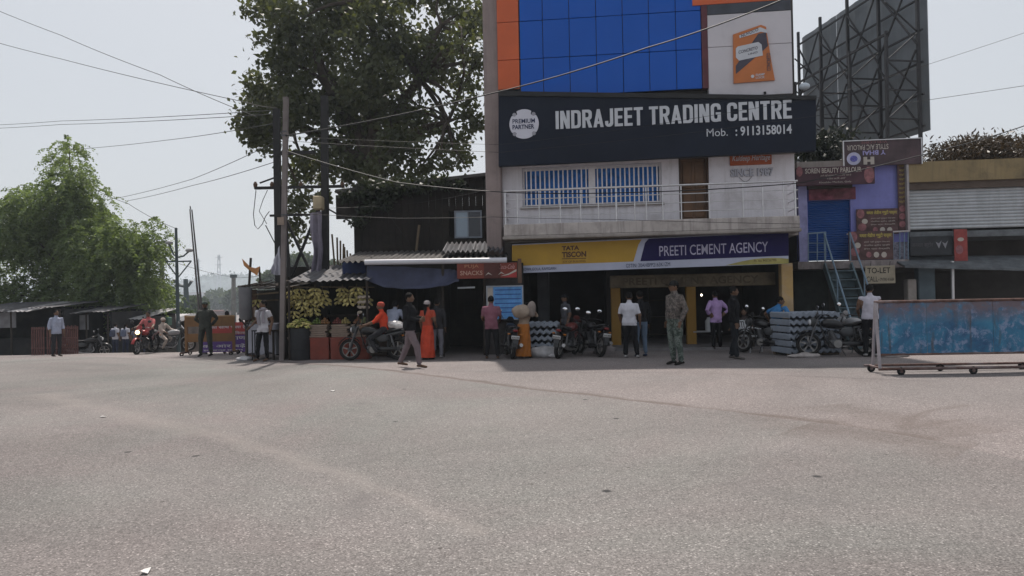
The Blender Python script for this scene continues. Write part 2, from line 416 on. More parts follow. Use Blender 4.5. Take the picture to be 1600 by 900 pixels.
# window
win = part('window', MB(F.M).box(wu0, wu1, .12, .2, wz0, wz0 + .06).box(wu0, wu1, .12, .2, wz1 - .06, wz1).box(wu0, wu0 + .06, .12, .2, wz0 + .06, wz1 - .06)
           .box(wu1 - .06, wu1, .12, .2, wz0 + .06, wz1 - .06), M_ironw, B)
M_bluecurt = mat('blue_curtain', (.04, .19, .55), .8, .35, 6, bump=.4, bscale=9)
um = F.uz(925, 290)[0]
part('mullion', MB(F.M).box(um - .1, um + .1, .1, .22, wz0 + .06, wz1 - .06), M_ironw, win)
for a, b_ in ((wu0 + .06, um - .1), (um + .1, wu1 - .06)):
    part('curtain', MB(F.M).loft([[(a + (b_ - a) * i / 40, .26 + .02 * math.sin(i * 1.3), z) for i in range(41)] + [(a + (b_ - a) * i / 40, .28 + .02 * math.sin(i * 1.3), z) for i in range(40, -1, -1)] for z in (wz0, wz1)]), M_bluecurt, win)
    n = 14
    for i in range(n):
        u = a + (b_ - a) * (i + .5) / n
        part('bar', MB(F.M).box(u - .019, u + .019, .02, .05, wz0 + .02, wz1 - .04), M_ironw, win)
for z in (wz0 + .03, wz0 + .5, wz1 - .1): part('crossbar', MB(F.M).box(wu0 + .02, wu1 - .02, .055, .075, z, z + .03), M_ironw, win)
part('sill', MB(F.M).box(wu0 - .06, wu1 + .06, -.07, .1, wz0 - .07, wz0 - .002), W_grey, win)
# door
M_wood = mat('brown_door_wood', (.12, .065, .035), .6, .3, 2, dirt=.4, streak=.5)
door = part('door', MB(F.M).box(du0 + .06, du1 - .06, .14, .19, z_bal, dz1 - .06), M_wood, B)
part('door_frame', MB(F.M).box(du0, du0 + .06, .02, .2, z_bal, dz1).box(du1 - .06, du1, .02, .2, z_bal, dz1).box(du0 + .06, du1 - .06, .02, .2, dz1 - .06, dz1), mat('dark_frame_wood', (.05, .028, .018), .6), door)
dm = (du0 + du1) / 2
for a, b_ in ((du0 + .12, dm - .04), (dm + .04, du1 - .12)):
    for c, d in ((z_bal + .12, z_bal + .85), (z_bal + .97, dz1 - .14)):
        part('door_panel', MB(F.M).bbox(a, b_, .115, .15, c, d, .015), M_wood, door)
# balcony
bo = .95
mb = MB(F.M); zb1 = F.uz(1010, 344, bo)[1]; zb0 = F.uz(1010, 363, bo)[1]
bu0, bu1 = F.uz(787, 360, bo)[0], F.uz(1250, 345, bo)[0]
mb.bbox(bu0, bu1, -bo, .0, zb0, zb1, .02)
part('balcony_slab', mb, mat('stained_parapet', (.44, .40, .38), .85, .15, 1.2, dirt=.5, dcol=(.16, .14, .13), streak=.75, bump=.3), B, smooth=30)
part('balcony_ledge', MB(F.M).bbox(bu0 - .03, bu1 + .03, -bo - .05, -.02, zb0 - .10, zb0 - .003, .02), W_grey, B)
rail = part('railing', MB(F.M).tube([(bu0 + .02, -bo + .08, F.uz(800, 298, bo)[1]), (bu1 - .02, -bo + .08, F.uz(800, 298, bo)[1])], .028, 8), M_steel, B, smooth=50)
zr = F.uz(800, 298, bo)[1]
for k in range(1, 4): part('rail', MB(F.M).tube([(bu0 + .02, -bo + .08, zr - (zr - zb1) * k * .255), (bu1 - .02, -bo + .08, zr - (zr - zb1) * k * .255)], .013, 6), M_steel, rail, smooth=50)
for x in (789, 808, 842, 875, 907, 935, 963, 992, 1010, 1036, 1065, 1109, 1162, 1193, 1226, 1244):
    u = F.uz(x, 320, bo)[0]; part('post', MB(F.M).tube([(u, -bo + .08, zb1 - .01), (u, -bo + .08, zr - .02)], .019 if x not in (789, 1244, 963) else .03, 8), M_steel, rail, smooth=50)
for u in (bu0 + .03, bu1 - .03):
    for k in range(0, 4): part('rail', MB(F.M).tube([(u, -bo + .06, zr - (zr - zb1) * k * .255), (u, .0, zr - (zr - zb1) * k * .255)], .016, 6), M_steel, rail, smooth=50)
# glass front and cladding of the top floor
go = .42
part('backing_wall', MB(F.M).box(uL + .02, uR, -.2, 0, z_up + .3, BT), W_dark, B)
part('overhang_slab', MB(F.M).box(uL, uR, -.38, -.0, z_up + .02, z_up + .28), W_grey, B)
M_glass = glassmat('blue_glass', (.002, .082, .42), .22, spec=.2)
M_orange = mat('orange_cladding', (.52, .105, .035), .55, .1, 1, dirt=.2, dcol=(.3, .09, .05))
xs = [812, 848, 889.5, 931.5, 973, 1014, 1056, 1096]
us = [F.uz(x, 60, go)[0] for x in xs]
zrow = [F.uz(950, y, go)[1] for y in (146, 85, 25)]; dz = zrow[2] - zrow[1]
zz = [zrow[0], zrow[1], zrow[2]]
while zz[-1] < BT: zz.append(min(BT + .3, zz[-1] + dz))
for a, b_ in zip(zz[:-1], zz[1:]):
    for p, q in zip(us[:-1], us[1:]):
        j = random.uniform(-.004, .004)
        part('glass_panel', MB(F.M).bbox(p + .009, q - .009, -go + j, -go + .05, a + .009, b_ - .009, .006), M_glass, B)
u0, u1 = F.uz(777, 60, go)[0], F.uz(811, 60, go)[0]
zz2 = [F.uz(792, 140, go)[1]] + zz[1:]
for a, b_ in zip(zz2[:-1], zz2[1:]): part('cladding_panel', MB(F.M).bbox(u0, u1 - .01, -go - .01, -go + .05, a + .008, b_ - .008, .006), M_orange, B)
part('glazing_backing', MB(F.M).box(u0 + .02, us[-1] - .02, -go + .06, -.205, zz[0] + .02, BT), M_black, B)
part('side_strip', MB(F.M).box(us[-1] + .005, F.uz(1106, 60, go)[0] - .01, -go - .03, -.205, zz[0], BT), mat('maroon_strip', (.10, .03, .04), .6), B)
M_panel = mat('composite_white_panel', (.52, .50, .53), .6, .06, 1, dirt=.2, dcol=(.35, .32, .33))
p0, p1 = F.uz(1106, 80, go)[0], F.uz(1237, 80, go)[0]
zp = [F.uz(1170, y, go)[1] for y in (150, 71, 20)]
for a, b_ in zip(zp[:-1], zp[1:]): part('wall_panel', MB(F.M).bbox(p0, p1, -go - .02, -.21, a + .006, b_ - .006, .008), M_panel, B)
zt = F.uz(1170, 4, go)[1]
part('dark_band', MB(F.M).bbox(p0, p1, -go - .03, -.21, zp[2] + .003, zt, .008), mat('charcoal_panel', (.05, .055, .07), .5), B)
part('cladding_panel', MB(F.M).bbox(p0 - .4, p1, -go - .035, -.206, zt + .004, BT, .008), M_orange, B)
# ground floor: columns, beam, deep dark shop
yg = .35
def column(x0, x1, ytop, off, m, name='column'):
    u0, u1, _, z1 = F.rect(x0, ytop, x1, 540, off); mb = MB(F.M); mb.bbox(u0, u1, -off, -off + (u1 - u0), zg - .1, z1, .015); return part(name, mb, m, B)
column(955, 970, 446, -1.3, M_yellow); column(1073, 1088, 446, -1.3, M_yellow)
column(1222, 1240, 411, .1, mat('yellow_white_column', (.44, .29, .12), .7, .25, 1.2, dirt=.5, dcol=(.42, .36, .33)))
column(840, 858, 424, -2.2, mat('grey_column', (.10, .10, .11), .8))
mb = MB(F.M); u0, u1, z0, z1 = F.rect(953, 428, 1212, 448, -1.25); mb.bbox(u0, u1, 1.25, 1.5, z0, z1, .02)
old = part('beam', mb, mat('faded_old_board', (.19, .15, .10), .8, .3, 3, dirt=.4), B)
text('PREETI CEMENT AGENCY', F, (u0 + .4, u1 - .5, z0 + .08, z1 - .08), -1.244, mat('faded_letters', (.13, .105, .072), .8), old, bold=.02)
zc = zb0 - .12
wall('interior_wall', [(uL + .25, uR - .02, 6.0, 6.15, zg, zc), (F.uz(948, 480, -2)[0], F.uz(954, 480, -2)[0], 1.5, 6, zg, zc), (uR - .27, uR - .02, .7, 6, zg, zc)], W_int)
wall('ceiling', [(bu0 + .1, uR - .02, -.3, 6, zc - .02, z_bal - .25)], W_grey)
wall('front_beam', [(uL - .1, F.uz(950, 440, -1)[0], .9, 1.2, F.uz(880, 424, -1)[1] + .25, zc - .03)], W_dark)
wall('plinth', [(uL - .3, uR + .05, -.05, 6, zg - .3, zg)], mat('cement_floor', (.17, .16, .165), .85, .2, 2, dirt=.3, bump=.2))
# shelving with sacks inside
M_shelf = mat('dark_shelf', (.05, .04, .03), .8)
mb = MB(F.M); u0, u1 = F.uz(975, 480, -4)[0], F.uz(1060, 480, -4)[0]
for k in range(4): mb.box(u0, u1, 4.6, 5.1, zg + .1 + k * .6, zg + .14 + k * .6)
for u in (u0, (u0 + u1) / 2, u1): mb.box(u - .02, u + .02, 4.58, 5.12, zg, zg + 2.2)
solo('storage_rack', mb, M_shelf, 'dark storage rack deep inside the cement shop', 'rack')

# ------------------------------------------------------------------ signs on the building
M_navy = mat('navy_flex', (.009, .013, .025), .6, .2, .8, dirt=.15, dcol=(.022, .028, .042), spec=.15, bump=.35, bscale=2.2)
M_letw = mat('sign_letters_white', (.50, .52, .56), .6, .08, 3)
so = .72
sg = thing('main_signboard', 'long navy signboard with white INDRAJEET TRADING CENTRE lettering', 'signboard', M=F.M @ Matrix.Translation((3, -so, 5)))
q = [F.uz(779, 259.5, so), F.uz(1275, 235, so), F.uz(1275, 152, so), F.uz(779, 144.5, so)]
mb = MB(F.M); mb.prism(q, -so, -so + .22); part('board', mb, M_navy, sg)
mb = MB(F.M); q2 = [F.uz(779, 150, so), F.uz(1275, 156.5, so), F.uz(1275, 150, so), F.uz(779, 143, so)]
mb.prism(q2, -so - .05, -so + .24); part('top_edge', mb, M_black, sg)
mb = MB(F.M)
for x in (800, 900, 1000, 1100, 1200): u = F.uz(x, 200, so)[0]; part('bracket', MB(F.M).box(u - .03, u + .03, -so + .22, -.45, 7.0, 7.06), M_black, sg)
# heavy condensed block capitals, built stroke by stroke
def arc(cx, cy, rx, ry, a0, a1, n=6): return [(cx + rx * math.cos(R(a0 + (a1 - a0) * i / n)), cy + ry * math.sin(R(a0 + (a1 - a0) * i / n))) for i in range(n + 1)]
def glyph(c):
    s, h, W, r = .165, .15, .50, .2
    q = lambda x0, y0, x1, y1: [(x0, y0), (x1, y0), (x1, y1), (x0, y1)]
    ri, rj = r - s * .62, r - h * .62
    def bowl(y0, y1, W_=W): return [(s - .03, y1)] + arc(W_ - r, y1 - r, r, r, 90, 0) + arc(W_ - r, y0 + r, r, r, 0, -90) + [(s - .03, y0), (s - .03, y0 + h)] + arc(W_ - s - ri, y0 + h + rj, ri, rj, -90, 0) + arc(W_ - s - ri, y1 - h - rj, ri, rj, 0, 90) + [(s - .03, y1 - h)]
    cc = [(W, .66), (W, 1 - r)] + arc(W - r, 1 - r, r, r, 0, 90) + arc(r, 1 - r, r, r, 90, 180) + arc(r, r, r, r, 180, 270) + arc(W - r, r, r, r, 270, 360) + [(W, .36), (W - s, .36)] + arc(W - s - ri, h + rj, ri, rj, 0, -90) + arc(s + ri, h + rj, ri, rj, 270, 180) + arc(s + ri, 1 - h - rj, ri, rj, 180, 90) + arc(W - s - ri, 1 - h - rj, ri, rj, 90, 0) + [(W - s, .66)]
    return {'I': ([q(0, 0, s, 1)], s), 'E': ([q(0, 0, s, 1), q(s - .02, 0, .42, h), q(s - .02, .43, .39, .43 + h), q(s - .02, 1 - h, .42, 1)], .42), 'T': ([q(0, 1 - h, .46, 1), q(.23 - s / 2, 0, .23 + s / 2, 1 - h + .02)], .46),
            'N': ([q(0, 0, s, 1), q(W - s, 0, W, 1), [(s - .03, 1), (s + .0, 1), (W - s + .03, 0), (W - s, 0), (s - .03, .62)][:0] or [(.02, 1), (.19, 1), (W - .02, 0), (W - .19, 0)]], W), 'D': ([q(0, 0, s, 1), bowl(0, 1)], W), 'R': ([q(0, 0, s, 1), bowl(.42, 1), [(.2, .48), (.36, .48), (W + .01, 0), (W - .17, 0)]], W),
            'A': ([[(0, 0), (.17, 0), (.34, 1), (.19, 1)], [(.53, 0), (.36, 0), (.19, 1), (.34, 1)], q(.13, .19, .40, .19 + h * .9)], .53), 'J': ([[(.42, 1), (.42 - s, 1), (.42 - s, h + rj)] + arc(.42 - s - ri, h + rj, ri, rj, 0, -90) + [(s, h + .06), (s, .32), (0, .32)] + arc(r * .9, r, r * .9, r, 180, 270) + arc(.42 - r, r, r, r, 270, 360)], .42),
            'C': ([cc], W), 'G': ([cc, q(.25, .38, W + .002, .51), q(W - s + .01, .02, W + .002, .5)], W)}[c]
def blockword(s_, box, out, m, parent):
    polys = []; x = 0
    for c in s_:
        if c == ' ': x += .24; continue
        ps, w = glyph(c); polys += [[(x + a, b_) for a, b_ in p] for p in ps]; x += w + .075
    x -= .075; u0, u1, z0, z1 = box
    for i, p in enumerate(polys): part('letter_stroke', MB(F.M).prism([(u0 + a / x * (u1 - u0), z0 + b_ * (z1 - z0)) for a, b_ in p], -out - .02 - .0007 * (i % 5), -out - .001), m, parent)
LT = part('lettering', MB(F.M).box(F.uz(869, 195, so)[0], F.uz(1236, 195, so)[0], -so - .0008, -so - .0002, F.uz(1050, 181, so)[1], F.uz(1050, 180, so)[1]), M_navy, sg)
blockword('INDRAJEET TRADING CENTRE', F.rect(868, 165, 1237, 193.5, so), so, M_letw, LT)
text('Mob.', F, F.rect(1104, 201, 1137, 213, so), so + .012, M_letw, sg, bold=.0)
text(': 9113158014', F, F.rect(1149, 196, 1237, 211, so), so + .012, M_letw, sg, bold=.022)
bu, bz = F.uz(819, 194, so); r0 = F.uz(842, 194, so)[0] - bu
mb = MB(F.M); poly = []
for k in range(72):
    a = 2 * math.pi * k / 72; p = (bu + r0 * math.cos(a), bz + r0 * math.sin(a)); da = abs((math.degrees(a) % 90) - 45)
    f = .8 if da < 10 else 1.0; f = f if da > 10 or da < 0 else f
    poly.append((bu + r0 * f * math.cos(a) * 1.0, bz + r0 * f * math.sin(a)))
mb.prism(poly, -so - .03, -so - .002); bd = part('badge', mb, mat('badge_white', (.55, .55, .62), .5, .05), sg)
for k in range(4):
    a = math.pi / 4 + k * math.pi / 2; part('rivet', MB(F.M).disc((bu + r0 * .93 * math.cos(a), -so - .012, bz + r0 * .93 * math.sin(a)), .055, (0, 1, 0), 12, .03), mat('rivet_grey', (.3, .3, .34), .4), bd)
M_nvt = mat('navy_print', (.015, .025, .07), .6)
text('PREMIUM', F, F.rect(801, 186, 836, 193, so), so + .036, M_nvt, bd, bold=.014)
text('PARTNER', F, F.rect(801, 195, 835, 202, so), so + .036, M_nvt, bd, bold=.03)

yo = .55
ys = thing('agency_signboard', 'yellow and purple shop signboard reading PREETI CEMENT AGENCY', 'signboard', M=F.M @ Matrix.Translation((3, -yo, 2.6)))
A_, B_, C_, D_ = F.uz(800, 382, yo), F.uz(1232, 362, yo), F.uz(1232, 412, yo), F.uz(800, 427, yo)
def lerp2(p, q_, t): return (p[0] + (q_[0] - p[0]) * t, p[1] + (q_[1] - p[1]) * t)
def S(s, t): return lerp2(lerp2(D_, C_, s), lerp2(A_, B_, s), t)          # s along, t up
M_sy = mat('sign_yellow', (.42, .25, .03), .55, .12, 1.2, dirt=.15, dcol=(.36, .24, .08)); M_sp = mat('sign_purple', (.014, .010, .065), .6, .15, 1, spec=.12)
M_sw = mat('sign_white', (.42, .44, .55), .55, .08, 2)
part('board', MB(F.M).prism([S(0, 0), S(1, 0), S(1, 1), S(0, 1)], -yo, -yo + .1), M_sw, ys)
part('yellow_field', MB(F.M).prism([S(0, .25), S(.45, .25), S(.455, .4), S(.468, .8), S(.48, .97), S(0, .97)], -yo - .006, -yo - .001), M_sy, ys)
part('purple_field', MB(F.M).prism([S(.475, .25), S(1, .25), S(1, .98), S(.505, .98), S(.492, .85), S(.482, .5)], -yo - .006, -yo - .001), M_sp, ys)
part('yellow_hill', MB(F.M).prism([S(.78 + .22 * k / 12, .005 + .2 * math.sin(math.pi * (.02 + .72 * k / 12))) for k in range(13)] + [S(1, .003)], -yo - .006, -yo - .001), mat('sign_olive', (.34, .30, .10), .6), ys)
class SlantFrame:
    pass
def stext(s, x0, y0, x1, y1, m, bold=.02, slope=-.04, **kw):
    co, fs = textmesh(s, bold=bold, **kw); lo, hi = co.min(0), co.max(0); out = []
    u0, u1, z0, z1 = F.rect(x0, y0, x1, y1, yo)
    for c in co:
        a = (c[0] - lo[0]) / (hi[0] - lo[0]); b_ = (c[1] - lo[1]) / (hi[1] - lo[1])
        # follow the board's own tilt
        out.append((u0 + a * (u1 - u0), -yo - .012, z0 + b_ * (z1 - z0) + (a - .5) * (u1 - u0) * SL))
    return part('lettering', MB(F.M).add(out, fs), m, ys)
SL = ((B_[1] - A_[1]) + (C_[1] - D_[1])) / 2 / (B_[0] - A_[0])
stext('PREETI CEMENT AGENCY', 1030, 381, 1200, 397, mat('sign_letters_lilac', (.42, .40, .52), .6), .004)
M_br = mat('sign_brown', (.085, .04, .02), .6)
stext('TATA', 878, 384, 905, 391, M_br, .05); stext('TISCON', 878, 393, 916, 402, M_br, .045); stext('JOY OF BUILDING', 879, 407, 915, 411, M_br, .0)
u0, z0 = F.uz(878, 405, yo); u1, _ = F.uz(916, 405, yo)
part('rule', MB(F.M).box(u0, u1, -yo - .012, -yo - .007, z0, z0 + .02), M_br, ys)
stext('CHOWK,GOLA, RAMGARH', 812, 418, 869, 423, M_nvt, .0); stext('GSTIN: 20AHBPP2163K1ZM', 978, 411, 1047, 417, M_nvt, .0)
stext('Ph. No. 9431361990', 1178, 405, 1213, 409, M_br, .0)

hs = thing('heritage_plaque', 'small orange Kuldeep Heritage plaque on the white balcony wall', 'sign', M=F.M @ Matrix.Translation((6.5, 0, 4.8)))
u0, u1, z0, z1 = F.rect(1140, 240, 1205, 258); part('board', MB(F.M).bbox(u0, u1, -.06, -.003, z0, z1, .01), mat('plaque_orange', (.36, .085, .03), .6, .2), hs)
text('Kuldeep Heritage', F, (u0 + .06, u1 - .04, z0 + .07, z1 - .05), .064, M_letw, hs, bold=.012, shear=.3)
sn = thing('wall_letters', 'raised grey SINCE 1987 letters under the orange plaque', 'sign', M=F.M @ Matrix.Translation((6.5, 0, 4.5)))
u0, u1, z0, z1 = F.rect(1141, 263, 1208, 276)
text('SINCE 1987', F, (u0, u1, z0, z1), .05, mat('letter_silver', (.42, .42, .48), .4), sn, bold=.03)
text('SINCE 1987', F, (u0, u1, z0, z1), .012, M_black, sn, name='letter_backing', bold=.045)
mb = MB(F.M); mb.tube([(u0 + (u1 - u0) * (.2 + .3 * k / 10), -.01, z0 - .14 * math.sin(math.pi * k / 10)) for k in range(11)], .006, 5); part('loose_wire', mb, M_black, sn)

ad = thing('cement_advert', 'orange cement bag advert board on the upper white panel', 'advert board', M=F.M @ Matrix.Translation((6.3, -.5, 7.8)))
ao = go + .02; M_ado = mat('advert_orange', (.46, .15, .045), .5, .1)
ap = [F.uz(1146, 131, ao), F.uz(1210, 126, ao), F.uz(1205, 100, ao), F.uz(1196, 43, ao), F.uz(1188, 40, ao), F.uz(1145, 55, ao)]
part('board', MB(F.M).prism(ap, -ao - .06, -ao), M_ado, ad)
def apoly(name, pp, m, o=.063): return part(name, MB(F.M).prism([F.uz(x, y, ao) for x, y in pp], -ao - o - .004, -ao - o), m, ad)
M_adg = mat('advert_charcoal', (.055, .05, .07), .5)
apoly('dark_stripe', [(1149, 117), (1149, 104), (1184, 54), (1196, 52), (1199, 73), (1192, 80)], M_adg)
apoly('white_banner', [(1154, 57), (1187, 44), (1197, 48), (1198, 53), (1188, 51), (1155, 61)], M_letw, .069)
apoly('white_panel', [(1149, 77), (1152, 74), (1184, 67), (1189, 71), (1191, 88), (1154, 96), (1149, 91)], M_letw, .069)
def atext(s, x0, y0, x1, y1, m, ang=.2, o=.076, bold=.02, vert=False):
    co, fs = textmesh(s, bold=bold); lo, hi = co.min(0), co.max(0); u0, u1, z0, z1 = F.rect(x0, y0, x1, y1, ao); out = []
    for c in co:
        a = (c[0] - lo[0]) / (hi[0] - lo[0]); b_ = (c[1] - lo[1]) / (hi[1] - lo[1])
        out.append((u0 + (1 - b_) * (u1 - u0), -ao - o, z0 + a * (z1 - z0)) if vert else (u0 + a * (u1 - u0), -ao - o, z0 + b_ * (z1 - z0) + (a - .5) * (u1 - u0) * ang))
    part('lettering', MB(F.M).add(out, fs), m, ad)
atext('NUVOCO', 1157, 50, 1184, 55, M_adg, .36); atext('CONCRETO', 1153, 77, 1183, 82, M_adg, .2); atext('UNO', 1168, 83, 1183, 86, M_adg, .2)
atext('DAMP', 1180, 116, 1194, 119.5, M_letw, .05); atext('LOCK', 1180, 120.5, 1194, 124, M_letw, .05); atext('CONCRETO', 1197, 84, 1203, 112, M_adg, vert=True)
part('emblem', MB(F.M).disc((F.uz(1175, 120.5, ao)[0], -ao - .07, F.uz(1175, 120.5, ao)[1]), .045, (0, 1, 0), 16, .01), M_letw, ad)
# floodlight at the sign's end
fl = thing('floodlight', 'small white floodlight above the navy signboard end', 'lamp', M=F.M @ Matrix.Translation((8.3, -.6, 7.2)))
c = F.pt(1257, 135, .6); mb = MB(); mb.ell(c, (.15, .12, .10)); part('housing', mb, mat('lamp_housing', (.4, .45, .5), .4), fl, smooth=60)
part('arm', MB().tube([c, F.pt(1250, 150, .55)], .03), M_black, fl)
# ------------------------------------------------------------------ the violet parlour building, its stair and the shutter shop
G = Frame(10.36, 21.5, 6.5)
def gb(mb, fr, x0, y0, x1, y1, off, thick, mi=0, bev=0):
    u0, u1, z0, z1 = fr.rect(x0, y0, x1, y1, off)
    return mb.bbox(u0, u1, -off, -off + thick, z0, z1, bev, mi) if bev else mb.box(u0, u1, -off, -off + thick, z0, z1, mi)
M_violet = mat('violet_wall_paint', (.20, .21, .50), .8, .12, 1.0, dirt=.3, dcol=(.12, .12, .25), streak=.4)
M_bshut = mat('blue_shutter', (.012, .06, .22), .5, .15, 2)
M_flex = mat('maroon_flex', (.055, .022, .032), .5, .35, 2.5)
M_rose = mat('rose_print', (.24, .10, .11), .6, .4, 9)
M_gold = mat('gold_print', (.40, .33, .08), .6, .15, 6)
M_cream = mat('cream_print', (.42, .38, .34), .6, .1, 6)
M_pipe = mat('pale_blue_pipe', (.16, .23, .30), .5, .2, 5)
M_teal = mat('teal_step_paint', (.09, .13, .15), .75, .3, 3, dirt=.4)
V = thing('parlour_building', 'violet painted upstairs parlour with blue shutter door', 'building', M=G.M.copy())
zf = G.uz(1370, 408)[1]                                       # upper floor level
gl = terrain(10, 20)
part('wall', gb(gb(gb(MB(G.M), G, 1247, 258, 1262, 406, 0, .2), G, 1329, 258, 1418, 406, 0, .2), G, 1262, 258, 1329, 313, 0, .2), M_violet, V)
sh = MB(G.M); u0, u1, z0, z1 = G.rect(1262, 313, 1329, 407, -.1); n = 26
prof = []
for k in range(n * 4 + 1): prof.append((.1 + .012 * math.cos(k / 4 * 2 * math.pi), z0 + (z1 - z0) * k / (n * 4)))
sh.loft([[(u, y, z) for y, z in prof] for u in (u0 - .02, u1 + .02)], False, close=False); part('shutter', sh, M_bshut, V, smooth=40)
part('lintel_banner', gb(MB(G.M), G, 1264, 293, 1337, 312, .06, .05), mat('faded_red_banner', (.16, .05, .07), .8, .6, 5, dirt=.5), V)
part('shutter_hood', gb(MB(G.M), G, 1262, 288, 1332, 294, .18, .3), W_dark, V)
part('roof', gb(MB(G.M), G, 1245, 250, 1420, 259, .15, 5), W_grey, V)
part('platform', gb(MB(G.M), G, 1247, 407, 1420, 419, .35, 5.5), mat('chipped_slab', (.24, .21, .21), .9, .3, 4, dirt=.5, streak=.5, bump=.4), V)
part('back_wall', MB(G.M).box(G.uz(1245, 480)[0], G.uz(1760, 480)[0], 2.2, 2.4, gl - .3, zf - .2), W_dark, V)
part('infill_wall', MB(G.M).box(G.uz(1225, 480)[0], G.uz(1262, 480)[0], .55, .65, gl - .3, zf - .22), W_dark, V)
part('infill_wall', MB(G.M).box(G.uz(1215, 300)[0], G.uz(1280, 300)[0], 2.2, 2.3, zf - .2, G.uz(1254, 262)[1]), W_dark, V)
part('side_wall', MB(G.M).box(G.uz(1246, 480)[0] , G.uz(1300, 480)[0], .3, .5, gl - .3, zf - .22), mat('green_black_wall', (.028, .032, .03), .9, .5, 1.5), V)  # side wall has a dark green-black base colour
for x0, x1, yt, m in ((1436, 1462, 415, mat('blue_grey_pillar', (.10, .13, .15), .85, .2)), (1419, 1433, 436, mat('pale_stub', (.30, .27, .25), .85))):
    u0, u1, _, z1 = G.rect(x0, yt, x1, 500, .2); part('pillar', MB(G.M).bbox(u0, u1, -.2, .1, gl - .1, z1, .02), m, V)
part('post', MB().tube([G.pt(1488, 408, .5), G.pt(1489, 500, .5) * 1 - Vector((0, 0, .8))], .045), M_steel, V, smooth=50)
# corner white pier between the two buildings
part('pier', MB(G.M).box(G.uz(1247, 330)[0] - .02, G.uz(1261, 330)[0] - .03, -.12, -.004, zf - .05, G.uz(1254, 292)[1]), mat('pale_violet_pier', (.28, .28, .48), .8), V)
stair = part('stair', MB(), M_teal, V)
nst = 9; topc = G.M @ Vector((G.uz(1308, 408, .35)[0], -.37, zf)); botc = Vector((at(1352, 500, 19.15).x, 19.15, gl)); 
Dn = (botc - topc)
for k in range(nst):
    t = (k + 1) / (nst + .3); c = topc + Dn * t
    M_ = Matrix.Translation(c) @ Matrix.Rotation(R(-6.5), 4, 'Z')
    part('step', MB(M_).box(-.36, .36, -.13, .12, -.035, .0).box(-.36, .36, .09, .12, -.24, -.035), M_teal, stair)
for s_ in (-.38, .38):
    o_ = G.U * s_; part('stringer', MB().bar(topc + o_ + Vector((0, 0, -.1)), botc + o_ + Vector((0, 0, .02)), .05, .22), M_teal, stair)
for s_, top_px in ((-.36, (1290, 363)), (.38, (1323, 366))):
    o_ = G.U * s_; a = topc + o_ + Vector((0, 0, .86)); b_ = botc + o_ + Vector((0, 0, .80))
    part('handrail', MB().tube([a, b_], .025, 6), M_pipe, stair, smooth=50)
    for t in (0, .5, 1): part('baluster', MB().tube([a.lerp(b_, t), a.lerp(b_, t) + Vector((0, 0, -.84))], .02, 6), M_pipe, stair, smooth=50)
rl = part('railing', MB().tube([G.pt(1262, 365, .3), G.pt(1291, 363, .3)], .022, 6), M_pipe, V, smooth=50)
for x in (1263, 1277, 1290): part('baluster', MB().tube([G.pt(x, 364, .3), G.pt(x, 409, .3)], .018, 6), M_pipe, rl, smooth=50)
for y in (380, 394): part('rail', MB().tube([G.pt(1262, y, .3), G.pt(1291, y, .3)], .012, 6), M_pipe, rl, smooth=50)
rl = part('railing', MB().tube([G.pt(1323, 366, .3), G.pt(1420, 361, .3)], .025, 6), mat('pale_pipe', (.45, .42, .42), .5), V, smooth=50)
for x in (1396, 1406, 1413, 1419): part('baluster', MB().tube([G.pt(x, 362, .3), G.pt(x, 408, .3)], .014, 6), M_pipe, rl, smooth=50)
part('lattice', gb(MB(G.M), G, 1394, 378, 1420, 407, .26, .05), mat('grey_grille', (.14, .14, .18), .8, .6, 18), rl)
# its signs
def sign(name, label, fr, x0, y0, x1, y1, off, m, thick=.06, cat='signboard', group=None):
    u0, u1, z0, z1 = fr.rect(x0, y0, x1, y1, off)
    t = thing(name, label, cat, M=fr.M @ Matrix.Translation(((u0 + u1) / 2, -off, z0)), group=group)
    part('board', MB(fr.M).bbox(u0, u1, -off, -off + thick, z0, z1, .008), m, t); return t
def tx(t, s, fr, x0, y0, x1, y1, off, m, **kw): return text(s, fr, fr.rect(x0, y0, x1, y1, off), off + .006, m, t, **kw)
def oval(t, fr, px, py, rx, ry, off, m, name='portrait_print'):
    u, z = fr.uz(px, py, off); ru = fr.uz(px + rx, py, off)[0] - u; rz = z - fr.uz(px, py + ry, off)[1]
    return part(name, MB(fr.M).prism([(u + ru * math.cos(a * .314159), z + rz * math.sin(a * .314159)) for a in range(20)], -off - .005, -off - .001), m, t)
t = sign('parlour_signboard', 'dark maroon SOREN BEAUTY PARLOUR signboard over the blue shutter', G, 1244, 260, 1367, 289, .5, M_flex)
tx(t, 'SOREN BEAUTY PARLOUR', G, 1258, 262, 1346, 270, .5, M_cream, bold=.02)
tx(t, 'हमारे यहाँ ब्राइडल मेकअप किया जाता है', G, 1282, 272, 1330, 276, .5, M_cream); tx(t, 'व हेयर कटिंग आदि', G, 1292, 277, 1322, 280.5, .5, M_cream); tx(t, 'Khushbu Market, Gola', G, 1280, 283, 1330, 286, .5, M_cream)
oval(t, G, 1249, 268, 5, 8, .5, M_rose); oval(t, G, 1358, 273, 8, 13, .5, M_rose)
t = sign('overturned_signboard', 'dark salon signboard mounted upside down below the billboard', G, 1318, 218, 1440, 258, .3, mat('salon_flex', (.065, .042, .048), .5, .5, 2, dirt=.3, dcol=(.10, .05, .04)))
tx(t, 'STYLE A/C PALOUR', G, 1323, 226, 1388, 234, .3, M_cream, flip=True, bold=.01); tx(t, 'Y BHAI', G, 1348, 235, 1384, 242, .3, mat('lilac_print', (.32, .30, .55), .6), flip=True, bold=.03)
tx(t, 'WELCOME', G, 1345, 220, 1386, 224, .3, M_rose, flip=True); tx(t, 'H', G, 1349, 245, 1366, 257, .3, M_cream, flip=True, bold=.08)
